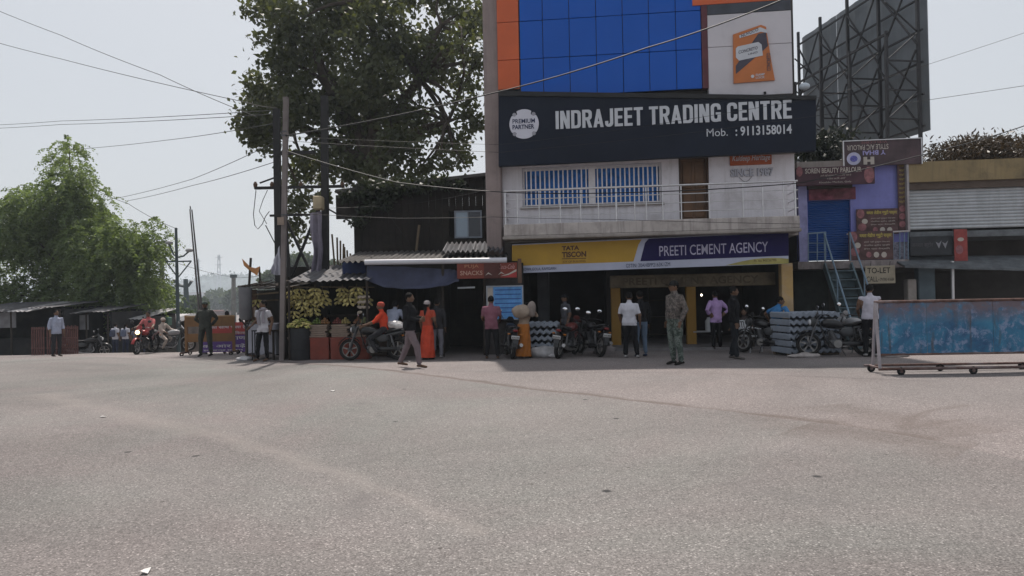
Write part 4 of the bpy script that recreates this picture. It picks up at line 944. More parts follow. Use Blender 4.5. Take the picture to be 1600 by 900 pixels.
# --- little hut left of the stall
HU = thing('roadside_hut', 'small dark timber hut with ragged flat roof left of the fruit stall', 'stall', loc=foot(412, 20.4))
gh = lz(412, 20.4); zh = at(412, 452, 20).z
for x, Y in ((385, 19.9), (446, 19.9), (385, 22), (446, 22)):
    p = foot(x, Y); part('post', MB().tube([p, p + Vector((0, 0, zh - p.z))], .04, 7), M_post, HU)
for k in range(9):
    x0 = at(374 + k * 8.6, 450, 19.8).x; part('roof_plank', MB().bar((x0 + .08, 19.65 + random.uniform(-.12, .1), zh + .04 + random.uniform(-.02, .05)), (x0 + .1 + random.uniform(-.06, .06), 22.2, zh + .2 + random.uniform(-.02, .04)), .17, .035, up=(0, 0, 1)), M_post if k % 2 else M_tin2, HU)
part('front_rail', MB().tube([at(377, 462, 19.75), at(447, 456, 19.75)], .025, 6), M_bam, HU); part('inner_rail', MB().tube([at(389, 471, 20.4), at(447, 468, 20.4)], .02, 6), M_bam, HU)
part('back_wall', MB().box(at(383, 500, 22).x, at(448, 500, 22).x, 22.0, 22.06, gh, zh), M_shade, HU)
part('side_board', MB().box(at(385, 500, 20.6).x, at(401, 500, 20.6).x, 20.6, 20.66, gh, zh), mat('brown_boards', (.07, .038, .025), .85, .4, 4), HU)
part('price_strip', MB().box(at(396, 480, 20.55).x, at(400, 480, 20.55).x, 20.56, 20.59, at(398, 495, 20.55).z, at(398, 480, 20.55).z), M_card, HU)
for k in range(12):
    x = at(374 + k * 6.5, 447, 19.8).x; part('roof_stick', MB().tube([(x, 19.6 + random.uniform(0, .3), zh + .09), (x + random.uniform(-.3, .3), 20.6, zh + .16 + random.uniform(0, .12))], .015, 5), M_post, HU)
# tank on a forked stand
tk = thing('hanging_funnel', 'grey metal funnel bin on a forked stand at the hut corner', 'bin', loc=foot(384, 19.6))
a, b_ = at(384, 500, 19.6), at(383, 449, 19.6); part('bin', MB().tube([a, a + (b_ - a) * .08, b_], [.11, .17, .18], 16), mat('grey_bin', (.12, .12, .13), .6, .2, 3), tk, smooth=40)
ft = foot(386, 19.6); part('stand', MB().tube([ft, Vector((ft.x, ft.y, a.z - .22))], .028, 6), M_black, tk)
for s_ in (-1, 1): part('fork', MB().tube([Vector((ft.x, ft.y, a.z - .22)), a + Vector((s_ * .13, 0, .02))], .022, 6), M_black, tk)
# white cloth counter and bench
x0, x1 = at(389, 520, 19.9).x, at(436, 520, 19.9).x; zc_ = at(410, 506, 19.9).z; mb = MB(); nn_ = 26; rings = []
for z, f in ((gh + .18, 1.0), (gh + .5, .6), (zc_ - .03, .1), (zc_, 0)):
    rg = []
    for i in range(nn_):
        a_ = i / nn_ * 4; sd = int(a_); t = a_ - sd; c4 = [(x0, 19.75), (x1, 19.75), (x1, 20.5), (x0, 20.5)]; p, q = c4[sd], c4[(sd + 1) % 4]; X, Y = p[0] + (q[0] - p[0]) * t, p[1] + (q[1] - p[1]) * t
        rg.append((X + .02 * f * math.sin(i * 2.3), Y + .03 * f * math.sin(i * 2.9), z + .04 * (f > .9) * math.sin(i * 1.7)))
    rings.append(rg)
mb.loft(rings); solo('cloth_counter', mb, mat('grey_white_cloth', (.40, .40, .46), .85, .12, 3, dirt=.2, bump=.3, bscale=6), 'low counter draped in a greyish white cloth in the hut', 'counter', smooth=45)
be = thing('metal_stand', 'dark folding metal stand in front of the draped counter', 'stand', loc=foot(400, 19.55))
zt2 = at(405, 517, 19.55).z
for x in (394, 398): part('leg', MB().tube([foot(x, 19.55), Vector((at(x, 517, 19.55).x, 19.55, zt2))], .016, 6), M_black, be)
part('top_bar', MB().tube([at(393, 517, 19.55), at(413, 516, 19.55)], .018, 6), M_black, be); part('brace', MB().tube([at(398, 523, 19.55), at(404, 518, 19.55)], .012, 6), M_black, be)
tb = thing('wooden_table', 'dark wooden table between concrete post and drum', 'table', loc=foot(447, 19.8)); zt2 = at(445, 515, 19.7).z
part('table_top', MB().box(at(425, 515, 19.7).x, at(458, 515, 19.7).x, 19.5, 20.3, zt2 - .04, zt2), M_post, tb)
for x, Y in ((427, 19.55), (457, 19.55), (427, 20.25), (457, 20.25)): part('leg', MB().bar(foot(x, Y), Vector((at(x, 515, Y).x, Y, zt2 - .04)), .05), M_post, tb)
mb = MB(); mb.tube([at(450, 527, 19.45), at(456, 540, 19.42), at(459, 552, 19.4), Vector(foot(460, 19.4))], [.05, .06, .05, .03], 8, flat=.35); solo('hanging_rag', mb, M_card, 'pale rag hanging off the dark table', 'rag', smooth=60)
g = random.Random(8)
for i in range(5):
    px = 391 + i * 5; c = at(px, 503, 20.0); mb = MB(); r = g.uniform(.045, .07); mb.ell((c.x, 20.0 + .06 * (i % 2), zc_ + r * .75), (r * 1.3, r, r * .8), 9, 6); solo('counter_ware', mb, mat(f'ware_{i}', ware_cols[i], .7), f'small bundle on the draped counter, {["first", "second", "third", "fourth", "fifth"][i]} from the metal funnel', 'bundle', 'bundles on the draped counter', smooth=60)
o = bpy.data.objects.new('banana_bunch', bm_cache[0]); COL.objects.link(o); o.location = at(402, 467, 19.9); tag(o, 'single banana bunch hanging in the small hut', 'bananas', 'banana bunches hung in the fruit stall')
# flags on sticks
for nm, lb, px, base, top, fl in (('flag_pole', 'dark stick with torn orange flag on the hut roof', 391, (389, 450), (392, 403), [(378, 404), (384, 410), (391, 417), (399, 419), (406, 416), (402, 431), (398, 428), (391, 424), (381, 415)]),):
    t = thing(nm, lb, 'flag', loc=at(389, 450, 19.9)); part('pole', MB().tube([at(*base, 19.9), at(*top, 19.9)], .035, 7), M_post, t)
    front = [at(x, y, 19.85 + .05 * math.sin(x)) for x, y in fl]; mb = MB().loft([front, [p + Vector((0, .012, 0)) for p in front]]); part('cloth', mb, mat('faded_orange_cloth', (.42, .20, .08), .9, .2), t)
t = thing('roof_stick', 'short leaning stick on the hut roof', 'stick', loc=at(407, 452, 20.2)); part('shaft', MB().tube([at(407, 452, 20.2), at(405, 417, 20.2)], .03, 6), M_post, t); part('knot', MB().ell(at(406.5, 441, 20.2), (.05, .05, .06)), M_post, t)
# --- posts, the double-pole platform with braces
pole = thing('concrete_pole', 'tall pale concrete electric pole in front of the stalls', 'pole', loc=foot(440, 19.3))
f0 = foot(439.5, 19.3); tp = at(447, 152, 19.3); part('shaft', MB().bar(f0 - Vector((0, 0, .2)), tp, .125, .125, up=(0, 1, 0)), mat('pole_concrete', (.18, .155, .15), .85, .2, 2, streak=.4, bump=.2), pole)
for y in (206, 212, 336): c = at(445, y, 19.3); part('band', MB().box(c.x - .075, c.x + .075, 19.225, 19.375, c.z - .02, c.z + .02), M_tin, pole)
part('tin_tag', MB().box(at(441, 345, 19.3).x - .1, at(441, 345, 19.3).x + .08, 19.18, 19.21, at(441, 352, 19.3).z, at(441, 340, 19.3).z), M_card, pole)
M_ironp = mat('blackened_iron', (.018, .017, .018), .7, .3, 4)
dp = thing('transformer_frame', 'blackened double-pole transformer frame with cross arms and X braces', 'pole frame', loc=foot(470, 21.5))
YD = 21.5
def ib(x0, y0, x1, y1, w=.1, nm='cross_arm', dY=0): part(nm, MB().bar(at(x0, y0, YD + dY), at(x1, y1, YD + dY), w, w * .8), M_ironp, dp)
fA, fB = foot(437, YD), foot(509, YD)
part('pole', MB().bar(fA, at(432, 170, YD), .19, .16, up=(0, 1, 0)), M_ironp, dp); part('pole', MB().bar(fB, at(507, 150, YD), .2, .18, up=(0, 1, 0)), M_ironp, dp)
part('pole', MB().bar(foot(500, YD + .5), at(497, 320, YD + .5), .12), M_ironp, dp)
ib(398, 294, 538, 291, .1); ib(432, 240, 492, 238, .12, dY=-.1); ib(422, 337, 500, 335, .08, dY=-.1); ib(406, 286, 428, 278, .05)
ib(448, 345, 488, 432, .09, 'brace', .1); ib(490, 345, 455, 432, .09, 'brace', .18); ib(446, 338, 452, 432, .09, 'brace', -.2); ib(512, 326, 545, 345, .06, 'brace'); ib(415, 352, 432, 385, .03, 'brace')
part('fuse_box', MB().bbox(at(489, 310, 21).x, at(503, 310, 21).x, 20.95, 21.3, at(496, 327, 21).z, at(496, 306, 21).z, .03), mat('beige_box', (.35, .29, .19), .7), dp)
for x in (399, 425, 470, 535): part('insulator', MB().tube([at(x, 293, YD), at(x, 288, YD), at(x, 284, YD)], [.05, .07, .03], 8), mat('brown_ceramic', (.09, .05, .03), .3), dp)
part('loose_cable', MB().tube([at(400, 297, YD), at(396, 335, YD), at(398, 352, YD), at(403, 358, YD), at(410, 350, YD), at(415, 338, YD), at(421, 330, YD)], .012, 5), M_black, dp); part('loose_cable', MB().tube([at(418, 297, YD), at(411, 312, YD), at(405, 330, YD), at(417, 350, YD)], .01, 5), M_black, dp)
# hanging cloths
def cloth(name, label, quad, Y, m, nx=14, nzz=14, fold=.06, seed=1):
    q = [at(x, y, Y) for x, y in quad]; mb = MB(); rings = []
    for j in range(nzz + 1):
        t = j / nzz; row = []
        for i in range(nx + 1):
            s_ = i / nx; p = q[0].lerp(q[1], s_).lerp(q[3].lerp(q[2], s_), t); n_ = mnoise.noise(Vector((s_ * 4 + seed, t * 2.5, seed))); row.append(p + Vector((n_ * fold * .6, math.sin(s_ * 13 + seed + t * 2) * fold * (.4 + t) + n_ * fold, n_ * fold * .4)))
        rings.append(row + [p + Vector((0, .008, 0)) for p in reversed(row)])
    mb.loft(rings); return solo(name, mb, m, label, 'cloth', smooth=70)
cloth('hanging_cloth', 'long mauve grey cloth hanging from the transformer frame', [(484, 333), (502, 330), (503, 432), (488, 432)], 21.2, mat('mauve_cloth', (.22, .20, .25), .9, .25, 3), fold=.1)
cloth('white_flag_cloth', 'off-white cloth tied beside the concrete pole', [(424, 418), (437, 384), (440, 430), (424, 428)], 19.6, mat('grey_white_cloth', (.40, .40, .46), .85), fold=.05, seed=4)
for k in range(7):
    p = at(524 + k * 4, 430, 22.6); q = at(519 + k * 5 + random.uniform(-3, 3), 366 + k * 5, 22.6); mb = MB().tube([p, q], .03, 6); solo('bamboo_pole', mb, M_bam, f'bamboo pole leaning by the dark shack, {["first", "second", "third", "fourth", "fifth", "sixth", "last"][k]} from the cloth', 'pole', 'bamboo poles leaning by the dark shack')
# --- snack shop
SN = thing('snack_shop', 'dark snack shop with tin eaves and deep open doorway', 'shop', loc=foot(690, 20.5))
gs = lz(690, 20); ze = at(680, 412, 19.6).z
part('back_wall', MB().box(at(575, 500, 23).x - .4, at(815, 500, 23).x + .3, 23.5, 23.6, gs, ze + .4), M_shade, SN)
part('side_wall', MB().box(at(577, 500, 20).x - .08, at(577, 500, 20).x, 20.0, 23.5, gs, ze), M_shade, SN); part('side_wall', MB().box(at(816, 500, 20).x, at(816, 500, 20).x + .06, 20.0, 23.5, gs, ze), M_shade, SN)
part('ceiling', MB().box(at(577, 500, 20).x, at(816, 500, 20).x, 19.95, 23.5, ze + .0, ze + .05), M_shade, SN)
part('fascia', MB().box(at(577, 500, 20).x, at(712, 500, 20).x, 19.9, 19.96, at(640, 440, 19.9).z, ze), M_shade, SN)
part('front_wall', MB().box(at(757, 500, 20).x, at(816, 500, 20).x, 20.0, 20.08, gs, ze), mat('dark_front_wall', (.05, .045, .045), .9, .4, 3), SN)  # front wall has an almost black base colour
part('partition', MB().box(at(690, 500, 20).x - .1, at(690, 500, 20).x, 20.05, 22.5, gs, ze), M_shade, SN)
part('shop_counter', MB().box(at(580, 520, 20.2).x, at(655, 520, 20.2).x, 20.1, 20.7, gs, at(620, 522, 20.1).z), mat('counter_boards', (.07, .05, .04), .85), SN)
for k in range(7):
    x0, x1 = at(527 + k * 37.6, 402, 19.7).x, at(527 + (k + 1) * 37.6 + 3, 402, 19.7).x; j = random.uniform(-.015, .015)
    part('eave_sheet', corr((x0, 19.65, ze + .10 + j), (x1, 19.65, ze + .10 + j), (x1, 22.6, ze + .55), (x0, 22.6, ze + .55), .035, .16), M_tin2, SN, smooth=50)
for k in range(4):
    x0, x1 = at(692 + k * 23, 392, 20.4).x, at(692 + (k + 1) * 23 + 3, 392, 20.4).x; part('loose_sheet', corr((x0, 20.1, ze + .36 + k * .01), (x1, 20.1, ze + .36 - k * .02), (x1, 21.6, ze + .72), (x0, 21.6, ze + .72), .04, .14), M_tin, SN, smooth=50)
part('eave_pipe', MB().tube([at(570, 410, 19.5), at(792, 406.5, 19.5)], .075, 14), mat('white_plastic_pipe', (.52, .52, .56), .4, .08, 2, dirt=.2), SN, smooth=50)
part('shop_post', MB().tube([foot(692, 19.7), Vector((at(692, 430, 19.7).x, 19.7, ze))], .04, 7), M_post, SN); part('shop_post', MB().tube([foot(757, 19.9), Vector((at(757, 430, 19.9).x, 19.9, ze))], .04, 7), M_post, SN)
part('tube_light', MB().tube([at(715, 450, 19.8), at(742, 449, 19.8)], .025, 8), M_letw, SN)
part('blue_board', MB().box(at(535, 420, 20.4).x, at(578, 420, 20.4).x, 20.4, 20.46, at(550, 432, 20.4).z, at(550, 406, 20.4).z), mat('faded_blue_board', (.03, .045, .12), .8, .3), SN)
# tarpaulin awning
tp_ = [(573, 416), (640, 418), (700, 421), (718, 424)]; bt_ = [(572, 438), (600, 449), (650, 452), (690, 448), (716, 440)]
mb = MB(); rings = []; nx = 36
def pl(pts, s_):
    f = s_ * (len(pts) - 1); i = min(int(f), len(pts) - 2); t = f - i; return (pts[i][0] + (pts[i + 1][0] - pts[i][0]) * t, pts[i][1] + (pts[i + 1][1] - pts[i][1]) * t)
for j in range(9):
    t = j / 8; row = []
    for i in range(nx + 1):
        s_ = i / nx; a = at(*pl(tp_, s_), 19.75); b_ = at(*pl(bt_, s_), 19.36); p = a.lerp(b_, t); p.z -= .10 * math.sin(math.pi * t) + .03 * mnoise.noise(Vector((s_ * 9, t * 3, 2))); p.y += .05 * mnoise.noise(Vector((s_ * 12, t * 2, 7))); row.append(p)
    rings.append(row + [p + Vector((0, .004, .012)) for p in reversed(row)])
mb.loft(rings); tpn = solo('tarpaulin', mb, mat('navy_tarpaulin', (.035, .04, .075), .55, .3, 2.5, dirt=.2, dcol=(.10, .10, .14), bump=.5, bscale=5), 'sagging navy tarpaulin awning over the snack shop front', 'tarpaulin', smooth=60)
# its signs
S2 = Frame(-2, 19.6, 0)
M_rsign = mat('dull_red_sign', (.17, .035, .022), .55, .2, 2); M_dsign = mat('brown_red_sign', (.075, .022, .018), .55, .3, 3)
t = sign('snack_signboard', 'red snack shop signboard reading PUJA SNACKS with cola logo', S2, 714, 411, 808, 435, .12, M_rsign)
u0, u1, z0, z1 = S2.rect(756, 411, 782, 435, .12); part('picture_panel', MB(S2.M).box(u0, u1, -.126, -.121, z0 + .01, z1 - .01), M_dsign, t)
tx(t, 'PUJA', S2, 726, 413.5, 748, 420, .12, mat('orange_print', (.42, .20, .11), .6)); tx(t, 'SNACKS', S2, 719, 423, 754, 430, .12, mat('dim_cream_print', (.42, .26, .20), .6), bold=.02)
tx(t, 'Coca-Cola', S2, 779, 413, 804, 420, .12, mat('pale_red_print', (.46, .26, .25), .6), shear=.4, bold=.0)
u0, u1, z0, z1 = S2.rect(782, 419, 807, 433, .12); part('white_swoosh', MB(S2.M).prism([(u0, z0 + .03), (u0 + (u1 - u0) * .5, z0 + .10), (u1, z1 - .03), (u1, z1 - .09), (u0 + (u1 - u0) * .5, z0 + .06)], -.127, -.122), M_cream, t)
part('red_field', MB(S2.M).prism([(u0, z0), (u1, z0), (u1, z1 - .1), (u0 + (u1 - u0) * .5, z0 + .05)], -.1265, -.122), mat('bright_red_field', (.30, .035, .035), .55), t)
for a in ((758, 429), (778, 428)): u, z = S2.uz(*a, .12); part('chevron_print', MB(S2.M).prism([(u, z - .03), (u + .09, z + .06), (u + .2, z - .02), (u + .09, z + .02)], -.131, -.128), M_cream, t)
part('side_post', MB(S2.M).box(*S2.rect(809, 404, 815, 442, .12)[:2], -.1, -.02, *S2.rect(809, 404, 815, 442, .12)[2:]), mat('brown_frame', (.12, .07, .05), .7), t)
t = sign('price_board', 'pale blue printed notice board beside the snack shop door', S2, 760, 446, 818, 500, -.2, mat('grey_board', (.34, .36, .40), .7, .2, 3), .04, 'notice board')
M_pb = mat('light_blue_print', (.10, .28, .58), .6, .25, 5); u0, u1, z0, z1 = S2.rect(771, 448, 816, 498, -.2); part('blue_print', MB(S2.M).box(u0, u1, .196, .199, z0, z1), M_pb, t)
for k in range(6):
    y = 452 + k * 7; u0, u1, z0, z1 = S2.rect(773, y, 814, y + 1.6, -.2); part('print_line', MB(S2.M).box(u0, u1, .191, .195, z0, z1), mat('dark_blue_print', (.03, .09, .30), .6, .3), t)
part('torn_flyer', MB(S2.M).box(*S2.rect(762, 450, 770, 478, -.2)[:2], .19, .195, *S2.rect(762, 450, 770, 478, -.2)[2:]), M_cream, t)
# --- dark two-storey shack behind
SH = thing('timber_shack', 'dark two-storey boarded shack under the big tree', 'shack', loc=foot(650, 23.2))
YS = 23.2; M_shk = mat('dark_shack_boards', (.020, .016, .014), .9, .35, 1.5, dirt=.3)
xa, xb = at(555, 350, YS).x, at(786, 350, YS).x; za_, zb_ = at(650, 412, YS).z, at(650, 300, YS).z; zw0, zw1 = at(735, 372, YS).z, at(735, 329, YS).z; xw0, xw1 = at(710, 350, YS).x, at(753, 350, YS).x
npl = 22
for k in range(npl):
    x0, x1 = xa + (xb - xa) * k / npl, xa + (xb - xa) * (k + 1) / npl; ztop_ = zb_ + (x0 - xa) * .10 + random.uniform(-.02, .02); o_ = random.uniform(0, .02)
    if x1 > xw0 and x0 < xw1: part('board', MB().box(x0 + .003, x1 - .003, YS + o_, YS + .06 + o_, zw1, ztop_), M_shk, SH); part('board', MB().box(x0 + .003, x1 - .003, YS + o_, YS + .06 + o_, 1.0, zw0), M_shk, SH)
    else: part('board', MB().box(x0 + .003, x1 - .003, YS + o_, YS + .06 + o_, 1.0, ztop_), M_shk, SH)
part('back_wall', MB().box(xa, xb, YS + 3.8, YS + 3.9, .0, zb_), M_shade, SH); part('side_wall', MB().box(xa - .05, xa, YS + .03, YS + 3.9, 0, zb_), M_shk, SH)
part('roof', MB().prism([(at(528, 310, YS).x, zb_ - .02), (xb, zb_ + (xb - xa) * .10 - .0), (xb, zb_ + (xb - xa) * .10 + .1), (at(528, 310, YS).x, zb_ + .08)], YS - .35, YS + 4), M_tin2, SH)
part('eave_board', MB().box(at(527, 310, YS).x, at(560, 310, YS).x, YS - .2, YS - .1, at(540, 343, YS).z, at(540, 306, YS).z), M_shk, SH)
w_ = part('window', MB().box(xw0 - .0, xw0 + .05, YS - .03, YS + .05, zw0, zw1).box(xw1 - .05, xw1, YS - .03, YS + .05, zw0, zw1).box(xw0 + .05, xw1 - .05, YS - .03, YS + .05, zw1 - .05, zw1).box(xw0 + .05, xw1 - .05, YS - .03, YS + .05, zw0, zw0 + .05), mat('grey_window_frame', (.22, .25, .30), .6), SH)
xm = (xw0 + xw1) / 2
part('pane', MB().box(xw0 + .05, xm - .02, YS + .0, YS + .02, zw0 + .05, zw1 - .05), glassmat('pale_blue_pane', (.25, .33, .42), .1, spec=.8), w_); part('pane', MB().box(xm + .02, xw1 - .05, YS + .0, YS + .02, zw0 + .05, zw1 - .05), glassmat('dark_pane', (.02, .025, .04), .2), w_); part('mullion', MB().box(xm - .02, xm + .02, YS - .02, YS + .04, zw0 + .05, zw1 - .05), MATS['grey_window_frame'], w_)  # left pane is pale blue in its base colour
part('leaning_plank', MB().bar(at(650, 395, YS - .3), at(655, 352, YS - .05), .07), M_bam, SH)
# litter and sacks on the ground
M_sack = mat('white_woven_sack', (.42, .41, .42), .7, .25, 5, dirt=.3, bump=.5, bscale=9)
def blob(name, label, cat, px, Y, size, m, seed, flat=1.0):
    p = foot(px, Y); g = Vector((seed * 3.1, seed, 0))
    def fn(v): k = 1 + .35 * mnoise.noise(v * (2.2 / max(size)) + g) + .18 * mnoise.noise(v * (6 / max(size)) + g); v = v * k; v.z = max(v.z, -size[2] * .55); return v
    return solo(name, MB().ell((p.x, p.y, p.z + size[2] * .52), size, 18, 12, fn=fn), m, label, cat, smooth=55)
blob('plastic_sack', 'crumpled white sack on the ground behind the parked motorcycles', 'sack', 848, 18.7, (.36, .22, .20), M_sack, 2); blob('plastic_sack', 'small white rag heap beside the crumpled sack', 'sack', 866, 18.6, (.22, .16, .08), M_sack, 5)
blob('cement_sack', 'dull grey sack behind the second parked motorcycle', 'sack', 944, 19.4, (.30, .22, .22), mat('grey_sack', (.20, .18, .18), .85, .2), 8); blob('stone_rubble', 'pale flat rubble at the foot of the sheet stack', 'rubble', 1256, 17.0, (.42, .14, .07), mat('pale_rubble', (.32, .29, .28), .9, .3, 8, bump=.4), 12)
blob('litter_heap', 'white litter heap by the hut corner', 'litter', 381, 19.6, (.22, .15, .08), M_sack, 14); blob('litter_heap', 'grey stones behind the blue barrier foot', 'rubble', 1395, 16.4, (.35, .2, .06), MATS['pale_rubble'], 17)
for i, (px, py) in enumerate(((161, 654), (640, 566), (520, 613), (228, 899))):
    p = gpos(px, py); mb = MB(); s_ = .04 if i != 3 else .035; q = random.uniform(0, 3); M_ = Matrix.Translation(p + Vector((0, 0, .02))) @ Matrix.Rotation(q, 4, 'Z'); mb.M = M_; mb.loft([[(-s_, -s_ * .6, 0), (s_, -s_ * .5, .004), (s_ * .9, s_ * .5, 0), (-s_ * .8, s_ * .6, .01)], [(-s_, -s_ * .6, .004), (s_, -s_ * .5, .012), (s_ * .9, s_ * .5, .006), (-s_ * .8, s_ * .6, .016)]])
    solo('paper_scrap', mb, mat('paper_white', (.6, .58, .56), .8), 'scrap of paper lying on the road, ' + ['far out on the open asphalt', 'by the walking man’s feet', 'left of the asphalt joint', 'at the very bottom edge'][i], 'paper', 'paper scraps on the road')
# ------------------------------------------------------------------ trees
def limb(mb, p, q, r0, r1, bend=.25, n=7, seed=0):
    g = random.Random(seed); p, q = Vector(p), Vector(q); L_ = (q - p).length; o1 = Vector((g.uniform(-1, 1), g.uniform(-1, 1), g.uniform(-.3, 1))) * L_ * bend * .5
    pts = []
    for i in range(n):
        t = i / (n - 1); pts.append(p.lerp(q, t) + o1 * math.sin(math.pi * t) + Vector((g.uniform(-1, 1), g.uniform(-1, 1), g.uniform(-1, 1))) * L_ * .015)
    mb.tube(pts, [r0 + (r1 - r0) * i / (n - 1) for i in range(n)], 8, True); return pts
def clumps_to_leaves(cl, Y0, dY, per, tw, seed, leaves=11, spread=.34, ymin=None):
    """Leaf places: each clump holds twigs, each twig a loose handful of leaves."""
    g = np.random.default_rng(seed); out = []; tone = []; anchors = []
    for (px, py, r) in cl:
        Y = Y0 + g.uniform(-dY, dY); c = np.array(at(px, py, Y)); rm = r * Y / FPX; anchors.append(c)
        nt_ = max(4, int(per * (r / 10) ** 2)); d = g.normal(size=(nt_, 3)); d /= np.linalg.norm(d, axis=1)[:, None]; rad = rm * g.random(nt_) ** .42
        d = d * rad[:, None]; d[:, 1] *= 1.15
        tips = c + d
        keep = np.array([mnoise.noise(Vector(t_ * .62) + Vector((seed, 0, 0))) > -.16 + .1 * g.random() for t_ in tips]); tips = tips[keep]
        if ymin: tips[:, 1] = np.maximum(tips[:, 1], ymin + g.random(len(tips)) * .6)
        for tp_ in tips:
            k = g.integers(leaves - 4, leaves + 5); out.append(tp_ + g.normal(size=(k, 3)) * np.array([spread, spread, spread * .8]) + np.array([0, 0, -.1])); tone.append(np.full(k, g.random() * .5))
    return np.concatenate(out), np.concatenate(tone), anchors
M_bark = mat('dark_bark', (.06, .045, .035), .9, .3, 4, bump=.6, bscale=12)
TY = 30.0
tb_ = foot(592, TY)
PT = thing('peepal_tree', 'huge dark green peepal tree behind the timber shack', 'tree', loc=tb_)
clp = [(425, -10, 40), (470, -30, 55), (540, -30, 70), (620, -50, 65), (690, -15, 48), (733, 18, 34), (455, 42, 45), (525, 40, 60), (600, 35, 58), (665, 60, 50), (722, 70, 40), (448, 95, 36), (500, 100, 52), (570, 105, 60), (640, 110, 56), (705, 115, 48),
       (405, 140, 27), (392, 172, 24), (398, 205, 22), (428, 150, 34), (432, 205, 32), (470, 160, 42), (530, 170, 52), (595, 175, 55), (655, 165, 48), (715, 160, 40), (738, 190, 22), (712, 222, 26), (690, 245, 18), (620, 225, 40), (560, 225, 42), (500, 220, 40), (455, 245, 26), (480, 265, 32), (525, 258, 32), (470, 298, 20), (456, 318, 14), (500, 296, 18), (462, 345, 13), (468, 366, 9), (600, 262, 34), (655, 272, 20), (690, 284, 14), (560, 262, 22), (725, 255, 10), (640, 285, 22), (410, 232, 12), (404, 60, 8), (396, 10, 14), (745, 95, 18), (745, 40, 15)]
lv, tn, anc = clumps_to_leaves(clp, TY, 2.4, 4.6, .3, 21, 15, .24, ymin=25.2)
# keep the leaves behind the building front and out of its body
xlim = at(764, 100, TY).x
lv_ok = (lv[:, 0] < xlim + .6); lv, tn = lv[lv_ok], tn[lv_ok]
inv = np.array(tb_)
mb = MB(); fork = at(585, 262, TY)
limb(mb, tb_ - Vector((0, 0, .2)), fork, .75, .5, .08, 8, 1)
part('trunk', mb, M_bark, PT, smooth=60)
stems = [(520, 150, .34, .16), (585, 90, .36, .14), (655, 120, .32, .15), (455, 190, .24, .10), (700, 190, .22, .09), (560, 0, .2, .1), (480, 60, .2, .1), (690, 40, .18, .09)]
for i, (x, y, r0, r1) in enumerate(stems):
    src = fork if i < 5 else at(*[(585, 90), (520, 150), (655, 120)][i - 5], TY); mb = MB(); e = at(x, y, TY + random.uniform(-1.2, 1.2)); limb(mb, src, e, r0, r1, .2, 8, 10 + i); 
    for c in anc:
        if (Vector(c) - e).length < 3.4 and random.random() < .9: limb(mb, e, c, r1 * .9, .03, .25, 6, random.randint(0, 9999))
    part('limb', mb, M_bark, PT, smooth=60)
leaf_object('crown', scatter_mesh(lv, .235, .36, 31, .45), leafmat('peepal_leaf', (.040, .050, .030), (.088, .098, .048), .45, .45), PT, tn * .7, inv)
# creeper spilling over the shack roof
g = np.random.default_rng(77); cr = []
for px, py, r in ((545, 306, 12), (568, 298, 16), (590, 292, 18), (612, 296, 15), (635, 290, 17), (660, 288, 15), (690, 284, 13), (600, 315, 14), (575, 325, 12), (560, 345, 10), (720, 290, 9)):
    c = np.array(at(px, py, 22.9)); rm = r * 22.9 / FPX; cr.append(c + g.normal(size=(int(r * 11), 3)) * np.array([rm * .6, .22, rm * .42]))
cr = np.concatenate(cr); cb = np.array(at(600, 300, 23.2))
o = leaf_object('roof_creeper', scatter_mesh(cr, .15, .36, 41, .5), leafmat('creeper_leaf', (.018, .026, .016), (.035, .045, .022), .3, .5), inv=cb); o.location = cb
tag(o, 'dark leafy creeper spilling over the timber shack roof', 'creeper')
